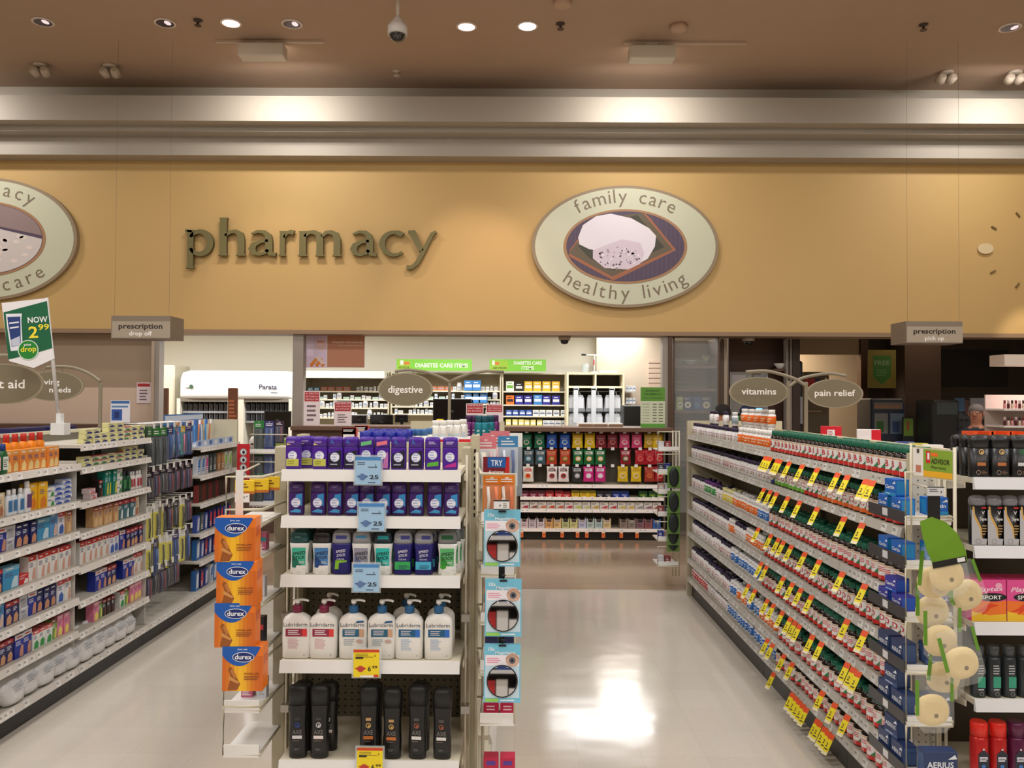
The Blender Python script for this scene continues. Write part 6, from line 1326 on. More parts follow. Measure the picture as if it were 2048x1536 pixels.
for i, c in enumerate(tc):
    if not c: continue
    o = empty('snack_tray'); w = .092; h = .12; m = M(c, .45); b = MB()
    b.prism([(-w / 2, 0), (w / 2, 0), (w / 2, h), (w / 2 - .014, h * .96), (w / 2 - .022, h * .62), (-w / 2 + .022, h * .62), (-w / 2 + .014, h * .96), (-w / 2, h)], 0, .004, m); b.box(-w / 2, -w / 2 + .003, .004, .16, 0, h, m); b.box(w / 2 - .003, w / 2, .004, .16, 0, h, m); b.box(-w / 2 + .003, w / 2 - .003, .004, .16, 0, .003, m)
    b.lines(-.03, .03, .02, .06, 2, -.0006, M(tuple(int(q * .55) for q in c), .5)); b.build('tray', o)
    for q in range(3): b = MB(); b.box(-w / 2 + .006, w / 2 - .006, .03 + q * .04, .05 + q * .04, .004, h * .8, M([(90, 76, 70), (206, 190, 180), (60, 56, 60)][(i + q) % 3], .4), b=.003); b.build('bar', o)
    tag(o, 'open tray of snack bars, %s from the left on the lowest snack shelf' % nth(i + 1), 'snack tray', 'open snack trays'); o.location = (sx0 + .05 + i * .1, CY0 + .02, czs[3] + .0008)
pt = carton('sale_tag', 'sale tag', .042, .0015, .085, (236, 120, 60), [('r', -.5, .5, .7, 1, (240, 226, 210)), ('l', -.3, .3, .2, .5, 2, (180, 70, 30))])
for i, px in enumerate([1044, 1088.5, 1125, 1155.6, 1174, 1207, 1242.7, 1274]):
    pt.place((cx_(px), CY0 - .02, czs[3] - .105), 0, 'orange tag hanging below the lowest snack shelf, %s from the left' % nth(i + 1), 'orange tags under the snack shelves')
# ------------------------------------------------------------------ inside the pharmacy
def medbox(c, w=.05, h=.06, d=.05, c2=(150, 160, 180), nm='medicine_box'): return carton(nm, 'medicine box', w, d, h, c, [('r', -.4, .4, .3, .6, c2), ('l', -.3, .3, .7, .88, 1, c2)])
smallw = [medbox((236, 234, 228)), medbox((226, 224, 216), .07, .05, .05, (176, 180, 190)), medbox((238, 238, 236), .04, .08, .04, (120, 150, 190)), medbox((214, 226, 216), .09, .035, .06, (90, 160, 140))]
smallc = [medbox((214, 120, 70), .1, .06), medbox((90, 150, 196), .08, .05, .05, (230, 236, 240)), medbox((120, 190, 190), .08, .05)]
pill = can((236, 234, 228), (236, 234, 230), [('r', -.3, .3, .3, .6, (150, 170, 200))], h=.075, r=.02, name='pill_bottle', caph=.25)
jar = can((236, 234, 228), (236, 234, 230), [('r', -.3, .3, .3, .6, (170, 180, 196))], h=.12, r=.04, name='white_jar', caph=.2)
def unit(name_lab, x0, x1, ys, ytop, Y, fill, labs):
    a, c = PY(x0, 800, Y).x, PY(x1, 800, Y).x; top = PY((x0 + x1) / 2, ytop, Y).z
    o = thing('dispensary_shelving', name_lab, 'shelving')
    b = MB(); b.box(a, c, Y + .34, Y + .36, 0, top, M((176, 166, 142), .6)); b.build('back_panel', o)
    for x in (a, c - .02): b = MB(); b.box(x, x + .02, Y, Y + .34, 0, top, M((216, 206, 176), .5)); b.build('side_panel', o)
    b = MB(); b.box(a + .02, c - .02, Y, Y + .34, top - .02, top, M((224, 216, 190), .5)); b.build('top_panel', o)
    cc = 0
    for r, y in enumerate(ys):
        z = PY((x0 + x1) / 2, y, Y).z; b = MB(); b.box(a + .021, c - .021, Y + .005, Y + .335, z - .02, z, M((232, 224, 200), .45)); b.build('shelf', o)
        x = a + .06; k = 0
        while x < c - .06:
            pr, w, nm = fill(r, (x - a) / (c - a))
            if pr is not None:
                k += 1; pr.place((x + w / 2, Y + .03 + R.random() * .03, z + .0008), (R.random() - .5) * .1, '%s, %s from the left, %s shelf of the %s' % (nm, nth(k), nth(r + 1), labs), 'stock in the ' + labs)
            x += w + .006 + R.random() * .02
    for z in (.4, .8, 1.1):
        b = MB(); b.box(a + .021, c - .021, Y + .005, Y + .335, z - .02, z, M((232, 224, 200), .45)); b.build('shelf', o)
    return o
def fa(r, t):
    if r == 0 and t < .2: return (smallc[1], .08, 'light blue medicine box')
    if r == 0 and t < .5: return (smallc[0], .1, 'orange medicine box')
    if R.random() < .12: return (None, .06, '')
    q = R.random()
    if r == 1 and q < .4: return (smallw[3], .09, 'flat green-white box')
    if q < .3: return (pill, .042, 'small white pill bottle')
    if q < .5: return (jar, .085, 'white jar')
    return (smallw[int(q * 10) % 3], [.05, .07, .04][int(q * 10) % 3], 'small white medicine box')
unit('cream dispensary shelving beneath the orange wall poster', 606, 778, (782, 798.5, 815, 835), 743, 12.6, fa, 'left dispensary unit')
unit('cream dispensary shelving behind the digestive sign', 781, 1002, (781, 798, 813, 828), 745, 12.6, fa, 'middle dispensary unit')
big = [medbox((60, 130, 200), .13, .15, .06, (220, 230, 240), 'glucose_box'), medbox((236, 236, 232), .12, .15, .06, (120, 180, 60), 'glucose_box'), medbox((36, 36, 40), .12, .13, .06, (220, 220, 220), 'glucose_box'), medbox((236, 190, 50), .12, .15, .06, (240, 232, 220), 'glucose_box'), medbox((232, 120, 50), .12, .14, .06, (50, 46, 50), 'glucose_box'), medbox((50, 50, 150), .12, .14, .06, (236, 236, 240), 'glucose_box'), medbox((40, 80, 160), .09, .09, .05, (220, 226, 240), 'glucose_box'), medbox((232, 232, 228), .09, .09, .05, (120, 130, 150), 'glucose_box'), medbox((236, 220, 120), .08, .1, .05, (240, 240, 230), 'glucose_box')]
bn = ['blue diabetes box', 'white and green diabetes box', 'black diabetes box', 'yellow topped diabetes box', 'orange diabetes box', 'violet diabetes box', 'small blue diabetes box', 'small white diabetes box', 'pale yellow diabetes box']
def fc(r, t):
    if r == 0: k = 1 if t < .18 else 2 if t < .35 else 3; w = .12
    elif r == 1: k = [4, 5, 0, 5, 1][min(4, int(t * 5))]; w = .125; 
    elif r == 2: k = 6 if t < .45 else 7; w = .09
    else: k = 8 if t < .6 else 7; w = .08
    if t > .88 and r < 2: return (None, .1, '')
    return (big[k], w, bn[k])
unit('cream shelving of diabetes boxes under the second green banner', 1004, 1132, (782.5, 809.5, 832, 852.5), 746, 12.6, fc, 'diabetes unit')
for k, (px, y) in enumerate([(937, 780), (953, 780), (938, 805), (952, 805), (966, 805)]):
    z = PY(px, y, 12.5).z
    big[0].place((PY(px, y, 12.56).x, 12.53, z - .005), 0, 'blue diabetes box on the bracket shelf left of the post, %s' % nth(k + 1), 'blue diabetes boxes')
for k, y in enumerate((781, 806)):
    z = PY(950, y, 12.5).z; b = MB(); b.box(PY(926, y, 12.5).x, PY(976, y, 12.5).x, 12.47, 12.596, z - .03, z - .008, M((232, 224, 200), .45)); tag(b.build('bracket_shelf'), '%s cream bracket shelf under the blue diabetes boxes' % ['upper', 'lower'][k], 'shelf')
b = MB(); a, c = PY(606, 745, 12.5), PY(773, 745, 12.5); b.box(a.x, c.x, 12.3, 12.58, PY(700, 756, 12.3).z, PY(700, 742, 12.3).z, M((236, 230, 212), .45)); tag(b.build('shelf_canopy'), 'long white canopy over the left dispensary shelves', 'canopy')
# green banners
def banner(x0, x1, y0, y1, Y, lab, lines):
    a, c = PY(x0, y1, Y), PY(x1, y0, Y); b = MB(); b.box(a.x, c.x, Y, Y + .01, a.z, c.z, M((124, 196, 60), .5)); w, h = c.x - a.x, c.z - a.z
    b.dec(a.x + w * .02, a.x + w * (.18 if len(lines) == 1 else .33), a.z + h * .1, a.z + h * .9, Y - .0005, M((150, 190, 50), .5)); b.dec(a.x + w * .05, a.x + w * .09, a.z + h * .5, a.z + h * .9, Y - .001, M((226, 226, 220), .5)); b.text('ADVISOR', a.x + w * (.1 if len(lines) == 1 else .18), a.z + h * .18, h * .25, Y - .001, M((50, 60, 30), .5), bold=True, fit=w * (.14 if len(lines) == 1 else .25)); b.dec(a.x + w * .1, a.x + w * .17, a.z + h * .52, a.z + h * .76, Y - .001, M((214, 110, 50), .5))
    for i, t in enumerate(lines): b.text(t, a.x + w * (.6 if len(lines) == 1 else .68), a.z + h * (.3 if len(lines) == 1 else .56 - .42 * i), h * (.5 if len(lines) == 1 else .4), Y - .001, M((236, 240, 226), .5), bold=True, fit=w * [.7, .5, .22][0 if len(lines) == 1 else 1 + i])
    tag(b.build('banner_sign'), lab, 'sign')
banner(793, 944, 719, 741, 12.45, 'long green banner reading diabetes care items on one line', ['DIABETES CARE ITEMS']); banner(979, 1092, 719, 742, 12.45, 'shorter green banner with diabetes care items on two lines', ['DIABETES CARE', 'ITEMS'])
# poster under the fascia
Y = 10.45; a, c = PY(606, 735, Y), PY(730, 669, Y); w, h = c.x - a.x, c.z - a.z
b = MB(); b.box(a.x, c.x, Y, Y + .012, a.z, c.z, M((236, 230, 226), .5)); b.dec(a.x + w * .39, c.x - .004, a.z + .006, c.z, Y - .0006, M((190, 130, 100), .5)); b.dec(a.x, a.x + w * .38, a.z, c.z, Y - .0006, M((222, 200, 222), .5))
b.dec(a.x + w * .04, a.x + w * .17, a.z + h * .35, a.z + h * .95, Y - .001, M((236, 218, 240), .5)); b.disc(a.x + w * .29, a.z + h * .66, w * .08, h * .16, Y - .001, M((226, 190, 190), .5)); b.dec(a.x + w * .22, a.x + w * .34, a.z + h * .76, a.z + h * .8, Y - .0014, M((206, 120, 50), .5))
for q in range(7): b.disc(a.x + w * (.14 + .03 * q), a.z + h * (.08 + .07 * (q % 3)), w * .03, h * .06, Y - .0012 - q * .0001, M((226, 130 + 8 * (q % 3), 50), .5), 12)
b.poly([(a.x + w * .2, a.z + h * .32), (a.x + w * .24, a.z + h * .38), (a.x + w * .36, a.z + h * .12), (a.x + w * .3, a.z + h * .1)], Y - .0022, M((232, 210, 200), .5))
b.text('Vitamins and minerals', a.x + w * .72, a.z + h * .74, h * .09, Y - .001, M((240, 214, 200), .5), bold=True, fit=w * .5); b.text('help create lifelong harmony', a.x + w * .77, a.z + h * .65, h * .06, Y - .001, M((236, 206, 190), .5), fit=w * .4)
o = tag(b.build('wall_poster'), 'orange and lilac poster about vitamins and minerals below the fascia', 'poster')
# counter-top notices
def notice(x0, x1, y0, y1, Y, red, lab, l1, zb_=None):
    a, c = PY(x0, y1, Y), PY(x1, y0, Y); z0 = zb_ if zb_ is not None else a.z; w, h = c.x - a.x, c.z - z0
    o = thing('notice_stand', lab, 'sign', ((a.x + c.x) / 2, Y, z0)); b = MB(); b.box(-w / 2, w / 2, 0, .004, 0, h, M((236, 222, 226), .4)); b.dec(-w / 2 + .01, w / 2 - .01, h * (1 - red), h - .01, -.0006, M((176, 34, 44), .45))
    n = len(l1)
    for i, t in enumerate(l1): b.text(t, 0, h * (1 - red + red * (.78 - .86 * (i / n)) - .03), h * red / n * .7, -.001, M((236, 200, 206), .5), bold=True, fit=w * .8)
    b.lines(-w * .3, w * .3, h * .1, h * (1 - red) - .03, 4, -.001, M((120, 100, 110), .5)); b.build('card', o)
    b = MB(); b.box(-w / 2, w / 2, .006, .06, 0, .004, clear_film((220, 226, 230), .4)); b.build('stand', o); return o
N1 = ['ALL NARCOTICS', 'ARE STORED IN A', 'TIME DELAY SAFE']
for args in [(607, 640, 782, 852, 10.02, .3, 'red-headed notice on the counter just right of the grey column', N1), (668, 703, 803, 852, 10.02, .4, 'second red-headed notice on the counter, reading minimum in stock', ['MINIMUM', 'OXYCONTIN', 'IN STOCK']), (932, 967, 807, 856, 10.02, .42, 'red-headed notice right of the digestive post', ['MINIMUM', 'OXYNEO', 'IN STOCK']), (972, 1006, 808, 856, 10.02, .36, 'rightmost red-headed notice on the counter, partly behind teal bottles', N1)]:
    notice(*args, zb_=zc + .001)
Y = 10.38; a, c = PY(273, 806, Y), PY(303, 765, Y)
o = notice(273, 302, 765, 806, 10.385, .2, 'white notice with red header on the beige service wall', ['NOTICE'])
# hours sign
Y = 9.96; a, c = PY(1281, 853, Y), PY(1330, 775, Y); w, h = c.x - a.x, c.z - zc
o = thing('hours_sign', 'green and white sign of pharmacy opening hours at the counter end', 'sign', ((a.x + c.x) / 2, Y, zc + .001)); b = MB(); b.box(-w / 2, w / 2, 0, .004, 0, h, M((206, 214, 186), .45)); b.dec(-w / 2, w / 2, h * .66, h, -.0006, M((92, 150, 50), .45)); b.dec(-w / 2, w / 2, 0, h * .1, -.0006, M((92, 160, 60), .45))
for i, (t, f) in enumerate([('SAFEWAY', .6), ('PHARMACY', .7), ('Hours of Operation', .84)]): b.text(t, 0, h * (.89 - .085 * i), h * (.07 if i < 2 else .05), -.001, M((30, 60, 30), .5), bold=True, fit=w * f)
for i, dname in enumerate(['Monday', 'Tuesday', 'Wednesday', 'Thursday', 'Friday', 'Saturday', 'Sunday']):
    z = h * (.57 - .07 * i); b.text(dname, -w * .42, z, h * .035, -.001, M((90, 96, 80), .5), al='L', fit=w * .28); b.dec(-.0 * w, w * .16, z, z + h * .022, -.001, M((90, 96, 80), .5)); b.dec(w * .24, w * .42, z, z + h * .022, -.001, M((90, 96, 80), .5))
b.build('card', o)
# cube cabinet with hanging bags
Y = 12.4; a, c = PY(1133, 850, Y).x, PY(1249, 850, Y).x; zt_, zm = PY(1190, 745, Y).z, PY(1190, 772, Y).z
o = thing('bag_cabinet', 'open cream cabinet holding hanging clear prescription bags', 'cabinet'); CM = M((232, 222, 190), .45)
b = MB(); b.box(a, c, Y + .4, Y + .42, 0, zt_, M((44, 38, 32), .7)); b.build('back_panel', o)
for x in (a, c - .03): b = MB(); b.box(x, x + .03, Y, Y + .4, 0, zt_, CM); b.build('side_panel', o)
b = MB(); b.box(a + .03, c - .03, Y, Y + .4, zt_ - .03, zt_, CM); b.build('top_panel', o); b = MB(); b.box(a + .03, c - .03, Y, Y + .4, zm - .03, zm, CM); b.build('shelf', o); b = MB(); b.box((a + c) / 2 - .012, (a + c) / 2 + .012, Y, Y + .4, zm, zt_ - .03, CM); b.build('divider', o)
for px in (1153.5, 1189, 1225):
    x = PY(px, 780, Y).x; b = MB(); b.box(x - .05, x - .01 + .03, Y - .05, Y - .03, PY(1190, 845, Y).z, zm - .04, M((206, 210, 214), .35)); b.box(x - .05, x + .03, Y - .05, Y, zm - .06, zm - .025, M((226, 226, 222), .4)); b.build('hanging_strip', o)
b = MB(); b.tube([(a + .03, Y + .1, zm - .08), (c - .03, Y + .1, zm - .08)], .01, M((150, 150, 150), .3, .8)); b.tube([(a + .03, Y + .1, PY(1190, 822, Y).z), (c - .03, Y + .1, PY(1190, 822, Y).z)], .01, M((150, 150, 150), .3, .8)); b.build('rail', o)
bb = MB(); bb.loft([(-.26, .13, .01), (-.24, .135, .03), (-.05, .12, .03), (0, .1, .006)], M((170, 174, 180), .3), n=14, e=4); bb.dec(-.11, .11, -.2, -.05, -.034, M((226, 228, 232), .4)); bb.lines(-.03, .03, -.14, -.1, 1, -.035, M((70, 70, 80), .4))
bb.tube([(-.06, 0, 0), (-.045, 0, .05), (0, 0, .07), (.045, 0, .05), (.06, 0, 0)], .008, M((196, 198, 202), .3)); bgp = Proto(bb.build('prescription_bag'), 'bag')
for r, y in enumerate((790, 827)):
    for k, px in enumerate((1153, 1190, 1226)):
        p = PY(px, y, Y + .06); bgp.place((p.x, Y + .1, p.z), 0, 'clear grey prescription bag, %s from the left in the %s row' % (nth(k + 1), ['upper', 'lower'][r]), 'prescription bags')
# open binders on the counter
for k, px in enumerate((1171, 1200, 1231)):
    p = PY(px, 848, 10.2); b = MB(); b.box(-.085, .085, 0, .2, 0, .03, M((226, 220, 206), .5), b=.004); b.box(-.087, .087, -.003, 0, 0, .033, M((140, 110, 84), .5)); b.box(-.08, .08, .01, .19, .03, .045, M((236, 232, 226), .5)); tag(b.build('card_box', loc=(p.x, 10.15, zc + .001)), 'low open card box on the counter, %s of three below the bags' % nth(k + 1), 'card box', 'card boxes on the counter')
# small wall shelves, printer and slat panel on the right of the bags
Y = 12.5
for k, y in enumerate((782, 806)):
    p, q = PY(1250, y, Y), PY(1270, y, Y); b = MB(); b.box(p.x, q.x, Y, Y + .44, p.z - .02, p.z, M((206, 206, 206), .4)); tag(b.build('wall_shelf'), 'small grey wall shelf right of the bag cabinet, %s one' % ['upper', 'lower'][k], 'shelf')
    for j in range(3):
        smallw[2].place((p.x + .04 + j * .05, Y + .03, p.z + .0008), 0, 'small white box on the %s wall shelf by the bag cabinet, %s' % (['upper', 'lower'][k], nth(j + 1)), 'boxes on the wall shelves')
a, c = PY(1297, 773, 12.9), PY(1340, 722, 12.9); b = MB(); b.box(a.x, c.x + .3, 12.9, 12.94, a.z - .6, c.z, M((226, 202, 180), .5))
z = a.z - .5
while z < c.z: b.box(a.x, c.x + .3, 12.899, 12.9, z, z + .012, M((120, 96, 80), .6)); z += .078
tag(b.build('slat_panel'), 'beige slatted wall panel left of the grey end column', 'wall panel')
a, c = PY(1249, 850, 11.2), PY(1284, 811, 11.2)
o = thing('printer', 'black printer behind the counter beside the hours sign', 'printer', ((a.x + c.x) / 2, 11.2, .95)); b = MB(); b.box(-.13, .13, 0, .35, 0, c.z - .95, M((26, 26, 28), .4), b=.01); b.dec(-.06, .02, .24, .28, -.001, M((150, 150, 150), .4)); b.build('body', o); b = MB(); b.box(-.1, .1, -.05, 0, .18, .2, M((60, 90, 190), .4)); b.build('paper_tray', o)
dk = thing('work_desk', 'low brown work desk behind the pharmacy counter', 'desk'); b = MB(); b.box(-2.6, 1.75, 10.95, 11.6, .91, .95, BR); b.build('desk_top', dk)
for x in (-2.55, -.4, 1.7): b = MB(); b.box(x - .03, x + .03, 11.0, 11.55, 0, .91, BR); b.build('side_panel', dk)
def monitor(x0, x1, y0, Y, zb_, lab, c=(16, 16, 18), back=False):
    a, q = PY(x0, y0, Y), PY(x1, y0, Y); w = q.x - a.x; h = w * .6
    o = thing('computer_monitor', lab, 'monitor', ((a.x + q.x) / 2, Y, zb_)); H = a.z - zb_; h = min(h, H - .04)
    b = MB(); b.box(-w / 2, w / 2, 0, .03, H - h, H, M(c, .3), b=.006); b.build('screen_housing', o)
    b = MB(); b.box(-w / 2 + .015, w / 2 - .015, -.001, 0, H - h + .015, H - .015, M((10, 10, 12), .15)); b.dec(-.02, .02, H - h * .6, H - h * .5, -.0015, M((70, 70, 74), .3)); b.build('screen', o)
    b = MB(); b.box(-.02, .02, .03, .05, .01, H - h * .4, M(c, .4)); b.box(-.1, .1, -.04, .12, 0, .012, M(c, .4)); b.build('stand', o)
monitor(866, 943, 797, 11.2, .95, 'large black monitor behind the digestive sign post'); monitor(740, 786, 829, 11.2, .95, 'black monitor behind the counter, right of the small one'); monitor(790, 816, 829, 11.3, .95, 'narrow black monitor behind the blue tubs'); monitor(702, 735, 829, 11.2, .95, 'small grey monitor behind the counter', c=(150, 150, 150))
ld = thing('work_desk', 'low desk of the left service bay in front of the dispensing machine', 'desk'); b = MB(); b.box(-4.35, -2.8, 10.3, 10.8, 1.02, 1.06, BR); b.build('desk_top', ld); b = MB(); b.box(-4.33, -2.82, 10.34, 10.76, 0, 1.02, M((88, 64, 54), .5)); b.build('desk_body', ld)
monitor(528, 582, 822, 10.5, 1.06, 'black monitor just left of the grey column')
Y = 10.45; a, c = PY(556, 885, Y), PY(581, 862, Y); pr = carton('leaflet_holder', 'holder', c.x - a.x, .05, .14, (150, 170, 90), [('r', -.5, .5, .8, .9, (226, 226, 210))]); pr.place(((a.x + c.x) / 2, 10.34, 1.061), 0, 'green leaflet holder on the low desk beside the grey column', None)
p = PY(530, 870, 10.4); o = thing('label_printer', 'white label printer on the low desk left of the monitor', 'printer', (p.x - .08, 10.36, 1.061)); b = MB(); b.loft([(0, .09, .09), (.1, .09, .09), (.15, .06, .07)], M((226, 224, 216), .4), n=16, e=5); b.build('body', o); b = MB(); b.box(-.05, .05, -.1, -.085, .05, .07, BLACK); b.build('slot', o)
# automated dispensing machine
Y = 12.0; mc_ = thing('dispensing_machine', 'large white automated pill dispensing machine in the left bay', 'machine')
a, c = PY(353, 820, Y).x, PY(583, 820, Y).x; z1, z0 = PY(460, 741, Y).z, PY(460, 797, Y).z; MW = M((238, 238, 234), .3)
b = MB(); b.loft([(0, 0, 0)] * 0 or [(z0, (c - a) / 2, .45, 8), (z0 + .05, (c - a) / 2, .47, 8), (z1 - .12, (c - a) / 2, .45, 8), (z1 - .03, (c - a) / 2 - .02, .41, 8), (z1, (c - a) / 2 - .1, .36, 8)], MW, n=32, cx=(a + c) / 2, cy=Y + .45)
b.dec(a + .12, a + .2, z0 + .16, z0 + .24, Y - .022, M((206, 212, 206), .4)); b.disc(a + .22, z0 + .17, .03, .03, Y - .023, M((60, 90, 70), .4), 14); b.text('Parata', c - .34, z0 + .14, .1, Y - .022, M((50, 50, 80), .4), bold=True, fit=.26); b.lines(c - .3, c - .15, z0 + .08, z0 + .11, 1, Y - .022, M((150, 150, 170), .4)); b.build('upper_housing', mc_)
b = MB(); b.box(a, c, Y + .5, Y + .9, 0, z0 - .001, M((30, 28, 28), .5)); b.build('rear_housing', mc_)
for x0, x1 in ((353, 360), (455, 487), (577, 583)): b = MB(); b.box(PY(x0, 800, Y).x, PY(x1, 800, Y).x, Y + .01, Y + .5, 0, z0 - .001, M((224, 218, 200), .4)); b.build('frame_post', mc_)
b = MB(); b.box(a + .02, c - .02, Y + .02, Y + .5, z0 - .05, z0 - .001, M((120, 112, 100), .5)); b.build('lower_rail', mc_)
for x0, x1 in ((361, 454), (488, 576)):
    for y in (822, 842):
        p, q = PY(x0, y, Y), PY(x1, y, Y); b = MB(); b.box(p.x, q.x, Y + .08, Y + .48, p.z - .03, p.z, M((150, 152, 156), .35)); n = 9
        for k in range(n): xx = p.x + (q.x - p.x) * (k + .5) / n; b.box(xx - .022, xx + .022, Y + .1, Y + .4, p.z, p.z + .1, M((44, 46, 50), .3)); b.box(xx - .03, xx - .026, Y + .09, Y + .4, p.z, p.z + .12, M((130, 132, 136), .3))
        b.build('cell_row', mc_)
a, c = PY(319, 850, 12.3), PY(353, 730, 12.3); b = MB(); b.box(a.x, c.x - .03, 12.3, 12.9, 0, c.z, M((222, 214, 190), .4), b=.02); tag(b.build('tall_cabinet'), 'tall cream cabinet between the left column and the dispensing machine', 'cabinet')
a, c = PY(318, 850, 10.5), PY(337, 776, 10.5); b = MB(); b.box(a.x, c.x, 10.5, 10.53, 0, c.z, M((120, 86, 66), .5), b=.01); tag(b.build('privacy_screen'), 'brown privacy screen beside the left service column', 'screen')
a, c = PY(458, 850, 10.3), PY(478, 776, 10.3); b = MB(); b.box(a.x, c.x, 10.24, 10.28, 0, c.z, M((112, 64, 40), .5), b=.01); b.lines(a.x + .02, c.x - .01, 1.4, 1.68, 6, 10.239, M((190, 110, 60), .5)); tag(b.build('privacy_screen'), 'narrow brown privacy screen with orange print in front of the machine', 'screen')
b = MB(); b.box(-9, xl - .02, 10.0, 10.35, 1.3, 1.36, M((84, 58, 46), .5)); b.box(-8.98, xl - .04, 10.05, 10.3, 0, 1.3, M((120, 92, 76), .5)); tag(b.build('service_ledge'), 'brown service ledge along the beige wall at the far left', 'counter')
# poster by the left gondola
Y = 8.6; a, c = PY(221, 845, Y), PY(260, 801, Y); w, h = c.x - a.x, c.z - a.z
b = MB(); b.box(-w / 2, w / 2, 0, .01, 0, h, M((226, 226, 236), .4)); b.dec(-w / 2 + .005, w / 2 - .005, h * .86, h * .98, -.001, M((60, 110, 170), .4)); b.dec(-w / 2 + .01, w * .1, h * .1, h * .6, -.001, M((50, 90, 170), .4)); b.dec(-w * .3, -w * .05, h * .2, h * .5, -.002, M((30, 50, 110), .4)); b.dec(-w / 2 + .01, w / 2 - .02, h * .68, h * .76, -.001, M((90, 140, 190), .4)); b.box(-.01, .01, .01, .02, -a.z, h * .5, M((200, 200, 200), .4))
tag(b.build('floor_sign', loc=((a.x + c.x) / 2, Y, a.z)), 'white and blue upright sign behind the left shelving run', 'sign')
# desk lamp like scale on the bag cabinet
o = thing('test_stand', 'white test stand with a horizontal arm on top of the bag cabinet', 'device', (PY(1189, 745, 12.6).x, 12.6, zt_ + .001)); b = MB(); b.tube([(0, 0, 0), (0, 0, .27)], .012, M((226, 222, 216), .4)); b.loft([(0, .06, .06), (.02, .06, .06)], M((226, 222, 216), .4)); b.build('stand', o)
b = MB(); b.box(-.02, .0, -.016, -.013, .12, .2, M((190, 30, 40), .4)); b.build('red_scale', o); b = MB(); b.tube([(-.16, 0, .275), (.16, 0, .265)], .014, M((236, 236, 232), .4)); b.tube([(-.2, 0, .277), (-.13, 0, .275)], .016, BLACK); b.build('arm', o)
p = PY(1171, 740, 12.6); b = MB(); b.loft([(0, .04, .04), (.01, .05, .05), (.14, .05, .05)], clear_film((210, 226, 230), .35), n=14); tag(b.build('glass_beaker', loc=(p.x, 12.6, zt_ + .001)), 'clear beaker on top of the bag cabinet', 'beaker')
b = MB(); b.box(0, .27, 0, .2, 0, .04, M((240, 238, 232), .4)); tag(b.build('document_tray', loc=(PY(1199, 744, 12.55).x, 12.52, zt_ + .001)), 'flat white tray on top of the bag cabinet', 'tray')
# ------------------------------------------------------------------ glass showcase beside the counter
Y = 10.3; a, c = PY(1346, 800, Y).x, PY(1439, 800, Y).x
o = thing('glass_showcase', 'glass fronted showcase with brown shelves beside the counter end', 'showcase'); BK = M((96, 74, 58), .5)
b = MB(); b.box(a, c, Y + .55, Y + .58, 0, 2.48, noisy((168, 156, 136), (158, 146, 126), 2)); z = 1.3
while z < 2.1:
    b.box(a, a + (c - a) * .52, Y + .548, Y + .55, z, z + .008, M((96, 80, 64), .6)); z += .055
b.build('back_panel', o)
zs_ = [PY(1390, y, Y).z for y in (731, 777, 821)]
for z in zs_ + [.9]: b = MB(); b.box(a + .02, c - .02, Y + .03, Y + .5, z - .035, z, BK); b.build('shelf', o)
for x in (a, c - .02): b = MB(); b.box(x, x + .02, Y, Y + .55, 0, 2.48, BK); b.build('side_panel', o)
b = MB(); b.box(a + .02, c - .02, Y + .005, Y + .011, .3, 2.48, M((235, 240, 240), .02, alpha=.14)); b.build('glass_pane', o)
def at(px, y0=None): return PY(px, 800, Y + .2).x
b = MB(); b.loft([(0, .04, .04), (.01, .06, .06), (.06, .09, .09), (.07, .095, .095), (.065, .085, .085), (.02, .05, .05)], M((160, 162, 158), .3), n=20, cap=False); tag(b.build('bowl', loc=(at(1379), Y + .2, zs_[0] + .001)), 'grey bowl on the top shelf of the glass showcase', 'bowl')
o = thing('potted_plant', 'small pale plant on the top shelf of the glass showcase', 'plant', (at(1414), Y + .25, zs_[0] + .001)); b = MB(); b.loft([(0, .025, .025), (.06, .035, .035)], M((90, 80, 60), .5), n=12); b.build('pot', o); b = MB()
for k in range(12): an = k * .9; b.add([(0, 0, .06), (.03 * math.cos(an) + .01, .03 * math.sin(an), .1), (.06 * math.cos(an), .06 * math.sin(an), .14 + .01 * (k % 3)), (.03 * math.cos(an) - .01, .03 * math.sin(an), .1)], [(0, 1, 2, 3)], M((176, 176, 130), .5))
b.build('foliage', o)
for k, (px, w, c1, c2) in enumerate([(1358, .1, (150, 176, 100), (226, 226, 200)), (1373, .12, (36, 50, 110), (220, 216, 200)), (1392, .1, (30, 60, 120), (60, 130, 170)), (1410, .13, (40, 56, 96), (206, 196, 160))]):
    pr = carton('device_box', 'device box', w, .1, .17, c1, [('d', 0, .4, .34, .34, c2), ('d', 0, .4, .15, .15, (90, 100, 100)), ('l', -.4, .3, .8, .92, 2, c2)]); pr.place((at(px), Y + .12, zs_[2] + .001), 0, '%s device box in the glass showcase' % ['green', 'navy with white disc', 'blue', 'navy with cream disc'][k], None)
# wood wall notices, shelf and bowl
Y = 10.88; a, c = PY(1461, 772, Y), PY(1536, 744, Y); b = MB(); b.box(a.x, c.x, Y, Y + .018, a.z - .5, c.z, M((150, 146, 140), .5)); b.box(a.x + .02, a.x + .2, Y - .002, Y, a.z - .1, c.z - .04, M((176, 172, 170), .5)); b.box(a.x + .28, a.x + .4, Y - .002, Y, c.z - .1, c.z - .02, M((120, 100, 60), .5)); b.box(a.x + .3, c.x - .03, Y - .003, Y, c.z - .12, c.z - .04, M((130, 136, 150), .5)); tag(b.build('notice_board'), 'grey notice board on the dark wood wall behind the vitamins sign', 'notice board')
a, c = PY(1545, 738, 10.75), PY(1571, 736, 10.75); b = MB(); b.box(a.x, c.x, 10.66, 10.895, a.z - .03, a.z, M((84, 54, 36), .5)); tag(b.build('wall_shelf'), 'small dark wooden shelf on the wood wall', 'shelf')
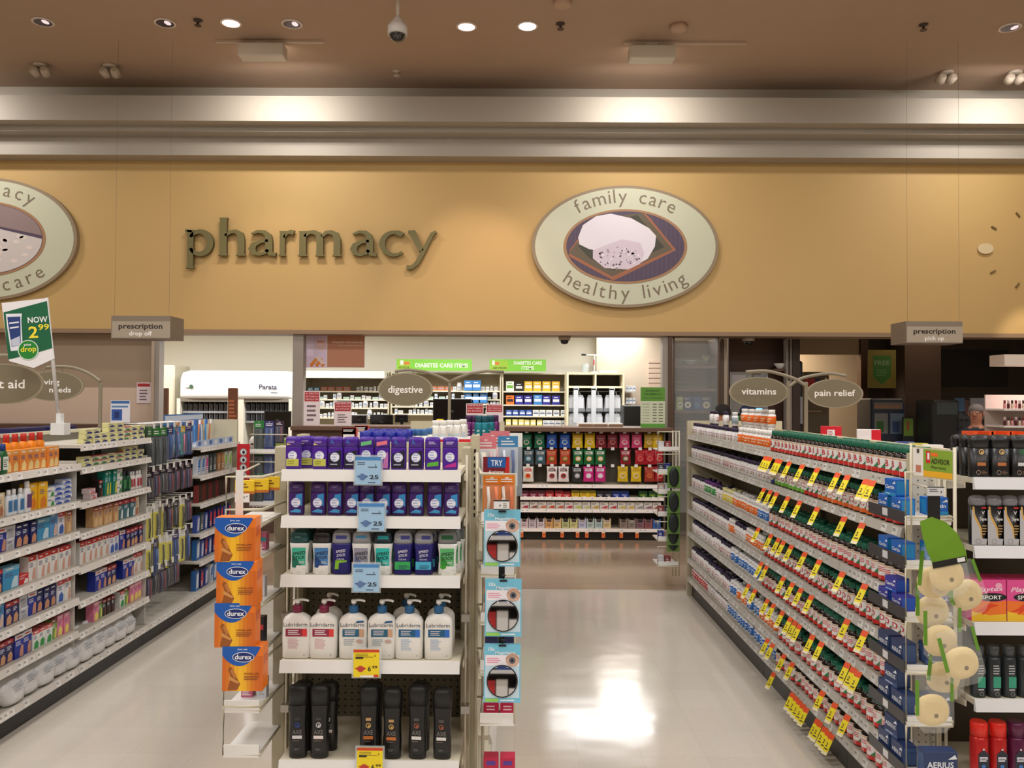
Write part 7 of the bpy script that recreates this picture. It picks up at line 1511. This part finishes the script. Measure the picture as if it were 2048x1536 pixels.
b = MB(); b.loft([(0, .03, .03), (.01, .045, .045), (.06, .08, .08), (.07, .082, .082), (.06, .07, .07), (.02, .04, .04)], M((226, 220, 212), .3), n=20, cap=False); tag(b.build('bowl', loc=(PY(1561, 736, 10.75).x, 10.75, a.z + .001)), 'white bowl on the small dark wooden shelf', 'bowl')
# desk with bright screen, used by the person in the cap
dk = thing('consult_desk', 'consultation desk in front of the dark wood wall', 'desk'); b = MB(); b.box(2.35, 3.7, 9.85, 10.4, 1.0, 1.04, BR); b.build('desk_top', dk); b = MB(); b.box(2.38, 3.67, 10.0, 10.38, 0, 1.0, M((88, 64, 54), .5)); b.build('desk_body', dk)
a, c = PY(1505, 830, 9.9), PY(1524, 815, 9.9); o = thing('tablet_screen', 'small glowing light blue screen below the vitamins sign', 'screen', ((a.x + c.x) / 2, 9.9, 1.041)); b = MB(); H = c.z - 1.041; b.box(-.07, .07, 0, .015, .1, H, M((30, 60, 110), .3)); b.box(-.03, .03, 0, .02, 0, .1, BLACK); b.build('housing', o); b = MB(); b.box(-.06, .06, -.002, 0, H - .11, H - .01, M((130, 214, 246), .3, emit=1.4)); b.build('screen', o)
for k, (px, x) in enumerate(((1483, 0), (1512, 0))):
    p = PY(px, 840, 9.8); b = MB(); b.box(-.075, .075, 0, .1, 0, .13 + .1 * 0, M((80, 170, 40), .4)); b.dec(-.05, .05, .02, .1, -.001, M((60, 140, 40), .4)); tag(b.build('tissue_box', loc=(p.x, 9.8, p.z - .06)), 'bright green box above the white tubs, %s one' % ['farther', 'nearer'][k], 'box', 'green boxes')
    p2 = p.z - .06; b = MB(); b.box(p.x - .08, p.x + .08, 9.79, 9.92, 1.041, p2 - .001, M((200, 196, 190), .4)); tag(b.build('file_box'), 'grey file box under the %s bright green box' % ['farther', 'nearer'][k], 'box')
# doorway beyond: board, tall dark stand
Y = 12.9; a, c = PY(1607, 826, Y), PY(1645, 744, Y); b = MB(); b.box(a.x, c.x + .1, Y, Y + .05, a.z - .3, c.z, M((110, 98, 78), .6)); q0_, q1_ = PY(1610, 788, Y), PY(1630, 757, Y); b.dec(q0_.x, q1_.x, q0_.z, q1_.z, Y - .001, M((190, 60, 56), .5)); b.dec(q1_.x, q1_.x + .08, q0_.z + .05, q1_.z, Y - .001, M((40, 60, 120), .5)); b.box(q0_.x - .02, q1_.x + .1, Y - .012, Y - .002, PY(1610, 824, Y).z, PY(1610, 821, Y).z, M((170, 150, 120), .5)); b.box(a.x, c.x + .1, Y - .001, Y + .05, 0, a.z - .3, M((90, 78, 62), .6)); tag(b.build('info_board'), 'tan information board with red and blue panel in the doorway', 'board')
Y = 10.75; a, c = PY(1596, 860, Y), PY(1606, 722, Y); b = MB(); b.box(a.x, c.x, Y, Y + .06, 0, c.z, M((30, 28, 30), .5), b=.02); b.box(a.x + .02, a.x + .05, Y - .03, Y, 1.4, 1.75, M((150, 150, 156), .3)); tag(b.build('door_stand'), 'tall narrow black stand at the edge of the doorway', 'stand')
# waiting area, dim
DG = M((44, 48, 56), .5)
Y = 12.7; a, c = PY(1736, 776, Y), PY(1792, 700, Y); w, h = c.x - a.x, c.z - a.z; b = MB(); b.box(a.x, c.x, Y, Y + .01, a.z, c.z, M((130, 120, 50), .6)); xm = (a.x + c.x) / 2
b.poly([(xm - w * .32, a.z + h * .85), (xm + w * .32, a.z + h * .85), (xm + w * .32, a.z + h * .3), (xm, a.z + h * .1), (xm - w * .32, a.z + h * .3)], Y - .001, M((60, 120, 50), .6)); b.text('FREE', xm, a.z + h * .6, h * .17, Y - .002, M((140, 170, 130), .6), bold=True, fit=w * .54); b.lines(xm - w * .2, xm + w * .2, a.z + h * .3, a.z + h * .5, 3, Y - .002, M((100, 150, 90), .6))
b.tube([(xm, Y + .005, c.z), (xm, Y + .005, 3.0)], .004, DG); tag(b.build('free_poster'), 'dim hanging poster with green badge reading FREE', 'poster')
Y = 12.2; a, c = PY(1742, 870, Y), PY(1812, 797, Y); o = thing('health_kiosk', 'dark blue health kiosk with two poster panels in the dim area', 'kiosk', (a.x, Y, 0)); w = c.x - a.x; H = c.z
b = MB(); b.box(0, w * .93, 0, .5, 0, H, M((48, 56, 72), .4), b=.02); b.box(w * .93, w, .05, .5, 0, H - .05, M((50, 70, 100), .4)); b.build('cabinet_body', o)
b = MB(); b.box(.04, w * .9, -.012, 0, H - .16, H - .06, M((120, 110, 100), .5)); b.text('Blood Pressure Check', w * .46, H - .14, .06, -.013, M((190, 120, 60), .5), bold=True, fit=w * .7); b.build('header', o)
for k in (0, 1): b = MB(); b.box(.05 + k * w * .45, .05 + k * w * .45 + w * .38, -.006, 0, H - .52, H - .22, M((130, 136, 130) if k == 0 else (110, 130, 150), .5)); b.dec(.08 + k * w * .45, .08 + k * w * .45 + w * .2, H - .5, H - .34, -.007, M((60, 110, 50) if k == 0 else (60, 80, 120), .5)); b.build('poster_panel', o)
a, c = PY(1806, 872, 12.0), PY(1829, 834, 12.0); b = MB(); b.box(a.x, c.x, 12.0, 12.03, 0, c.z, M((40, 40, 40), .5)); b.dec(a.x + .01, c.x - .02, a.z, c.z - .02, 11.999, M((110, 140, 50), .5)); b.dec(a.x + .05, a.x + .09, a.z + .08, c.z - .06, 11.998, M((150, 80, 50), .5)); tag(b.build('leaflet_stand'), 'dark stand with green leaflet right of the health kiosk', 'stand')
Y = 12.8; a, c = PY(1862, 772, Y), PY(2046, 697, Y); b = MB(); b.box(a.x, c.x, 13.19, 13.198, a.z, c.z, M((22, 18, 18), .6)); struct(b, 'window_1')
b = MB(); b.box(PY(1862, 700, 13).x - .6, PY(1862, 700, 13).x - .05, 12.6, 13.19, 0, 3.01, M((84, 66, 56), .7)); struct(b, 'wall_pilaster')
Y = 11.5
o = thing('sunglass_rack', 'dark sunglasses rack standing behind the man with glasses', 'rack', (PY(1865, 800, Y).x, Y, 0)); W_ = PY(2005, 800, Y).x - PY(1865, 800, Y).x; H = PY(1900, 800, Y).z
b = MB(); b.box(0, W_ * .38, 0, .5, 0, H, M((38, 40, 42), .4), b=.02); b.dec(.06, W_ * .36, H - .2, H - .03, -.001, M((70, 80, 80), .2)); b.build('cabinet_body', o)
b = MB(); b.box(W_ * .38, W_ * .9, .1, .45, 0, H - .05, M((70, 74, 80), .4)); b.build('side_body', o)
for k, (u0, u1, v0, v1, cc) in enumerate([(.36, .5, -.16, .03, (70, 100, 130)), (.5, .56, -.2, .0, (90, 60, 56)), (.58, .78, -.1, .03, (150, 150, 160)), (.62, .76, -.3, -.12, (150, 140, 110)), (.78, .96, -.36, -.02, (150, 150, 156)), (.8, .92, -.24, -.16, (170, 170, 40))]):
    b = MB(); b.box(W_ * u0, W_ * u1, .07 - .004 * k, .099 - .004 * k, H + v0, H + v1, M(cc, .5)); b.build('header_card', o)
gl2 = MB(); 
for s_ in (-1, 1): gl2.loft([(-.004, .028, .02), (.004, .028, .02)], M((20, 20, 24), .2), n=12, cx=s_ * .034) 
gl2.T = None
for v in gl2.v: v.y, v.z = v.z, v.y
gl2.box(-.01, .01, -.003, .003, -.003, .003, BLACK)
for s_ in (-1, 1): gl2.box(s_ * .062 - .002, s_ * .062 + .002, 0, .12, 0, .004, BLACK)
sgp = Proto(gl2.build('sunglasses'), 'sunglasses')
for r in range(4):
    for k in range(5): sgp.place((o.location.x + W_ * .42 + k * .15, Y - .06, H - .28 - r * .12), .1 * (k - 2), 'dark sunglasses on the dim rack, row %s, %s' % (['one', 'two', 'three', 'four'][r], nth(k + 1)), 'sunglasses on the dim rack')
# bright cosmetics rack cut by the right edge
Y = 8.8; a = PY(2008, 800, Y).x; zt_ = PY(2030, 795, Y).z; o = thing('cosmetics_rack', 'brightly lit cosmetics rack cut by the right edge', 'rack')
for z in (zt_ - .12, zt_ - .3, zt_ - .48, .9, .6, .3): b = MB(); b.box(a, a + .9, Y, Y + .35, z - .02, z, M((236, 226, 220), .3)); b.build('shelf', o)
b = MB(); b.box(a, a + .9, Y + .35, Y + .37, 0, zt_ + .03, M((190, 170, 160), .5)); b.build('back_panel', o); b = MB(); b.box(a + .02, a + .9, Y + .02, Y + .3, zt_ + .34, zt_ + .46, M((226, 210, 196), .5)); b.build('canopy', o)
arealight('rack_strip_lamp', (a + .45, Y + .1, zt_ + .33), .8, 7, (255, 236, 230), sy=.05)
lp = [can(c_, d_, [], h=.09, r=.014, name='cosmetics_bottle', caph=.4) for c_, d_ in (((220, 150, 150), (120, 30, 40)), ((90, 30, 40), (200, 180, 180)), ((226, 200, 180), (60, 40, 40)))]
for r, z in enumerate((zt_ - .12, zt_ - .3, zt_ - .48)):
    for k in range(7): lp[(k + r) % 3].place((a + .03 + k * .04, Y + .04, z + .001), 0, 'small cosmetics bottle, %s from the left, %s shelf of the lit rack' % (nth(k + 1), nth(r + 1)), 'cosmetics bottles')
# orange display trays over the far face of the right run
for k, px in enumerate((1967, 2003, 2040)):
    Y = 3.75; x = PY(px, 860, Y).x; o = thing('display_tray', 'orange cut-out display tray above the black bottles, %s from the left' % nth(k + 1), 'display', (x, Y, 1.379), 0, 'orange display trays'); m = M((226, 80, 30), .4); b = MB(); h = .185
    b.prism([(-.045, 0), (.045, 0), (.045, h), (.03, h), (.024, h * .84), (-.024, h * .84), (-.03, h), (-.045, h)], 0, .004, m); b.box(-.045, -.041, .004, .1, 0, h, m); b.box(.041, .045, .004, .1, 0, h, m); b.box(-.041, .041, .096, .1, 0, h, m); b.box(-.041, .041, .004, .096, 0, .003, m); b.build('tray', o)
    b = MB(); b.box(-.03, .03, .02, .08, .004, h * .9, M([(40, 120, 50), (190, 40, 40), (226, 190, 40)][k], .4), b=.01); b.build('packs', o) if 0 else b.build('pack', o)
# ------------------------------------------------------------------ rack on the far end of the right run: black insoles on green cards
Y = 7.28; a, c = PY(1316, 900, Y).x, PY(1357, 900, Y).x
tz5 = [PY(1335, y, Y).z for y in (900, 945, 985, 1030, 1080, 1130)]
wing('cream wire rack at the far end of the vitamins run', a, c, Y, Y + .26, .1, 1.42, tz5, posts='R')
mix = [carton('mini_pack', 'small pack', .05, .05, .07, cc, [('l', -.3, .3, .2, .8, 3, (230, 230, 230))]) for cc in ((206, 206, 210), (150, 60, 60), (60, 60, 70), (30, 50, 140), (190, 160, 150))]
for i, z in enumerate(tz5):
    for k in range(2): mix[(i * 2 + k) % 5].place((a + .035 + k * .06, Y + .04, z + .0045), 0, 'small pack on the far wire rack, %s tray, %s' % (nth(i + 1), ['aisle side', 'shelf side'][k]), 'packs on the far wire rack')
b = MB(); b.box(-.055, .055, 0, .004, -.19, 0, M((96, 130, 60), .4)); b.T = Matrix.Translation((0, 0, -.095)) @ Matrix.Rotation(PI / 2, 4, 'X'); b.loft([(0, .045, .085), (.012, .04, .08), (.014, .02, .06)], M((20, 28, 26), .5), n=24); ins = Proto(b.build('insole_pack'), 'insole pack')
for i, y in enumerate((932, 982, 1024, 1047, 1060)): p = PY(1347, y, Y - .1 + .012 * i); ins.place((p.x, Y - .12 + .018 * (4 - i) * 0 + .02 * i, p.z), 0, 'black insole pack on green card hanging at the far end, %s from the top' % nth(i + 1), 'black insole packs')
p = PY(1347, 930, Y - .13); q = PY(1347, 1060, Y - .13); b = MB(); b.box(p.x - .006, p.x + .006, Y - .02, Y - .012, q.z, p.z + .02, BLACK); tag(b.build('clip_strip'), 'black strip that the insole packs hang from', 'strip')
# rack on the far end of the left run: red card of tins
Y = 7.35; a, c = PY(500, 900, Y).x, PY(574, 900, Y).x
tz6 = [PY(535, y, Y).z for y in (905, 960, 1010)]
o = wing('cream wire rack beyond the end of the left run', a, c, Y, Y + .3, .1, 1.45, tz6, posts='L')
for i, z in enumerate(tz6):
    for k in range(3): hp[[0, 1, 3][k]].place((a + .06 + k * .09, Y + .06 + .01 * k, z + .28), 0, 'hanging pack in the rack beyond the left run, %s level, %s from the left' % (nth(i + 1), nth(k + 1)), 'packs beyond the left run')
p = PY(487, 888, 7.2); b = MB(); b.box(-.055, .055, 0, .004, -.31, 0, M((190, 30, 40), .4))
for k in range(4): b.ring(0, -.07 - k * .067, .032, .032, .008, -.001, M((206, 206, 206), .3, .8), 20); b.disc(0, -.07 - k * .067, .024, .024, -.0012, M((226, 226, 226), .3), 16); b.disc(.002, -.072 - k * .067, .012, .016, -.0016, M((40, 40, 44), .3), 12)
tag(b.build('tin_card', loc=(p.x, 7.2, p.z)), 'red card with four round silver tins hanging past the left run', 'carded pack')

# ------------------------------------------------------------------ people
def person(label, x, y, H, shirt, trousers, hair, lean=0.0, turn=0.0, glasses=False, cap=None, arms='down'):
    s = H / 1.75
    P_ = [(0, 0, .95), (0, 0, 1.12), (0, 0, 1.32), (0, 0, 1.45), (0, -.01, 1.53), (0, -.015, 1.6), (0, -.02, 1.68), (0, -.01, 1.73),
          (-.17, 0, 1.42), (-.22, .02, 1.14), (-.21, -.1, .92), (.17, 0, 1.42), (.22, .02, 1.14), (.21, -.1, .92),
          (-.1, 0, .9), (-.11, -.01, .5), (-.11, .02, .09), (-.12, -.13, .035), (.1, 0, .9), (.11, -.01, .5), (.11, .02, .09), (.12, -.13, .035)]
    if arms == 'fore': P_[10] = (-.14, -.3, 1.12); P_[13] = (.14, -.3, 1.12)
    E = [(0, 1), (1, 2), (2, 3), (3, 4), (4, 5), (5, 6), (6, 7), (3, 8), (8, 9), (9, 10), (3, 11), (11, 12), (12, 13), (0, 14), (14, 15), (15, 16), (16, 17), (0, 18), (18, 19), (19, 20), (20, 21)]
    Rr = [(.15, .11), (.14, .1), (.16, .11), (.1, .08), (.055, .055), (.075, .085), (.078, .098), (.055, .07), (.06, .06), (.045, .045), (.03, .03), (.06, .06), (.045, .045), (.03, .03), (.085, .085), (.06, .06), (.04, .04), (.035, .03), (.085, .085), (.06, .06), (.04, .04), (.035, .03)]
    for w_, sg in ((10, -1), (13, 1)):
        wx, wy, wz = P_[w_]; pp = Vector((wx, wy, wz)); dr = Vector((0, -.25, -1)).normalized() if arms == 'down' else Vector((0, -1, -.1)).normalized(); sd = Vector((1, 0, 0)) if arms != 'down' else Vector((0, 1, 0))
        palm = len(P_); P_.append(tuple(pp + dr * .08)); E.append((w_, palm)); Rr.append((.028, .02))
        for f in range(5):
            if f < 4:
                base = pp + dr * .1 + sd * (f - 1.5) * .02; L_ = [.07, .08, .075, .06][f]; k = len(P_); P_.append(tuple(base + dr * L_ * .5)); P_.append(tuple(base + dr * L_ + Vector((-sg * .01, 0, 0)))); Rr += [(.009, .009), (.008, .008)]; E += [(palm, k), (k, k + 1)]
            else:
                k = len(P_); P_.append(tuple(pp + dr * .06 + sd * -.035)); P_.append(tuple(pp + dr * .09 + sd * -.05)); Rr += [(.011, .011), (.009, .009)]; E += [(w_, k), (k, k + 1)]
    def L_ean(v):
        v = Vector(v)
        if v.z > .95: h_ = v.z - .95; v.y -= math.sin(lean) * h_; v.z = .95 + math.cos(lean) * h_
        return v * s
    me = bpy.data.meshes.new('sk'); me.from_pydata([tuple(L_ean(v)) for v in P_], E, []); so = bpy.data.objects.new('sk', me); COL.objects.link(so)
    m = so.modifiers.new('s', 'SKIN'); sv_ = me.skin_vertices[0].data
    for i, r in enumerate(Rr): sv_[i].radius = (r[0] * s, r[1] * s)
    sv_[0].use_root = True
    so.modifiers.new('u', 'SUBSURF').levels = 2
    dg = bpy.context.evaluated_depsgraph_get(); dg.update(); body = bpy.data.meshes.new_from_object(so.evaluated_get(dg)); bpy.data.objects.remove(so)
    body.materials.clear()
    SK = M((186, 128, 100), .5)
    for q in (SK, M(shirt, .7), M(trousers, .7), M((30, 26, 24), .5)): body.materials.append(q)
    neck = L_ean((0, 0, 1.49)).z
    for p in body.polygons:
        c_ = p.center; p.use_smooth = True; hand = abs(c_.x) > .12 * s and (c_.z < .93 * s and c_.z > .7 * s if arms == 'down' else c_.y < -.3 * s)
        p.material_index = 3 if c_.z < .07 * s else 0 if (c_.z > neck or hand) else 1 if c_.z > .93 * s else 2
    o = thing('person', label, 'person', (x, y, 0), turn); bo = bpy.data.objects.new('body', body); COL.objects.link(bo); bo.parent = o; KIDS.setdefault(o.name, []).append(bo)
    hc = L_ean((0, -.02, 1.655)); Tm = Matrix.Translation(hc) @ Matrix.Rotation(lean, 4, 'X') @ Matrix.Scale(s, 4)
    b = MB(Tm); b.loft([(-.02, .02, .012), (0, .022, .02), (.012, .014, .018), (.03, .008, .01)], SK, n=10, cy=-.1); b.build('nose', o)
    for sg in (-1, 1):
        b = MB(Tm @ Matrix.Translation((sg * .032, -.092, .025)) @ Matrix.Rotation(PI / 2, 4, 'X')); b.loft([(0, .012, .007), (.004, .009, .005)], M((236, 232, 226), .3), n=10); b.loft([(.0042, .005, .005), (.006, .004, .004)], M((40, 26, 20), .3), n=8); b.build('eye', o)
        b = MB(Tm @ Matrix.Translation((sg * .083, 0, .005))); b.loft([(-.03, .006, .012), (0, .01, .02), (.03, .006, .014)], SK, n=10); b.build('ear', o)
    b = MB(Tm @ Matrix.Translation((0, -.098, -.045))); b.loft([(-.007, .018, .006), (0, .024, .008), (.006, .016, .006)], M((160, 90, 80), .5), n=10); b.build('mouth', o)
    b = MB(Tm); hm = M(cap or hair, .8); b.loft([(.0, .086, .05, 2, .05), (.03, .09, .085, 2, .022), (.07, .088, .098, 2, .006), (.1, .074, .088, 2, .004), (.125, .045, .055, 2, .004), (.132, .012, .015, 2, .004)], hm, n=20); b.build('cap' if cap else 'hair', o)
    if cap: b = MB(Tm); b.loft([(.05, .07, .05, 2, -.11), (.058, .07, .05, 2, -.11)], hm, n=18); b.build('cap_brim', o)
    if glasses:
        b = MB(Tm @ Matrix.Translation((0, -.108, .025)));
        for sg in (-1, 1): b.ring(sg * .034, 0, .026, .02, .004, 0, M((60, 60, 64), .3), 18); b.box(sg * .062 - .002, sg * .062 + .002, 0, .1, .003, .008, M((60, 60, 64), .3))
        b.box(-.01, .01, -.001, .002, .002, .006, M((60, 60, 64), .3)); b.build('glasses', o)
    return o
p = PY(1548, 838, 9.35); person('person in dark navy cap and jacket bending over the consultation desk', p.x + .02, 9.42, 1.68, (34, 44, 70), (40, 42, 50), (30, 30, 40), lean=.42, turn=PI + .9, cap=(24, 34, 64), arms='fore')
p = PY(1449, 828, 10.85) if 0 else PY(1447, 828, 9.5); person('person with short dark hair seen behind the vitamin shelves', p.x, 9.5, 1.62, (70, 56, 90), (40, 40, 48), (26, 20, 20), turn=PI + .5)
p = PY(1953, 830, 9.6); person('grey-haired person with glasses and dark clothes by the sunglasses rack', p.x, 9.6, 1.64, (44, 54, 64), (40, 40, 46), (130, 124, 120), turn=.0 - .7, glasses=True)
# ------------------------------------------------------------------ shelving added behind the camera to give the round mirrors something to reflect
o = thing('gondola_shelving', 'shelving run added behind the camera, seen only in the round mirrors', 'shelving')
b = MB(); b.box(-4, 4, -2.6, -2.55, 0, 2.1, M((70, 60, 54), .6)); b.build('back_panel', o)
for z in (.15, .5, .85, 1.2, 1.55, 1.9): b = MB(); b.box(-4, 4, -2.55, -2.15, z - .03, z, M((206, 202, 196), .4)); b.build('shelf', o)
b = MB()
for z in (.15, .5, .85, 1.2, 1.55, 1.9):
    x = -3.95
    while x < 3.8:
        w_ = .08 + .12 * R.random(); b.box(x, x + w_, -2.5, -2.25, z, z + .12 + .16 * R.random(), M(R.choice([(190, 40, 40), (40, 70, 140), (230, 226, 220), (60, 120, 70), (30, 30, 34), (226, 180, 50)]), .5)); x += w_ + .01 + .1 * (R.random() < .2)
g = b.build('goods', o); g['kind'] = 'stuff'
# originals that were never placed are not part of the scene
for o in list(bpy.data.objects):
    if o.type != 'LIGHT' and o.parent is None and o.type != 'CAMERA' and 'label' not in o.keys() and o.get('kind') != 'structure':
        for ch in list(o.children_recursive): bpy.data.objects.remove(ch)
        bpy.data.objects.remove(o)
sc_ = bpy.context.scene
sc_.view_settings.view_transform = 'Standard'; sc_.view_settings.look = 'None'; sc_.view_settings.gamma = 1; sc_.view_settings.use_curve_mapping = False
sc_.view_settings.exposure = 0.0
sc_.cycles.max_bounces = 6; sc_.cycles.diffuse_bounces = 3; sc_.cycles.glossy_bounces = 3; sc_.cycles.transmission_bounces = 4; sc_.cycles.transparent_max_bounces = 8
sc_.cycles.use_denoising = True
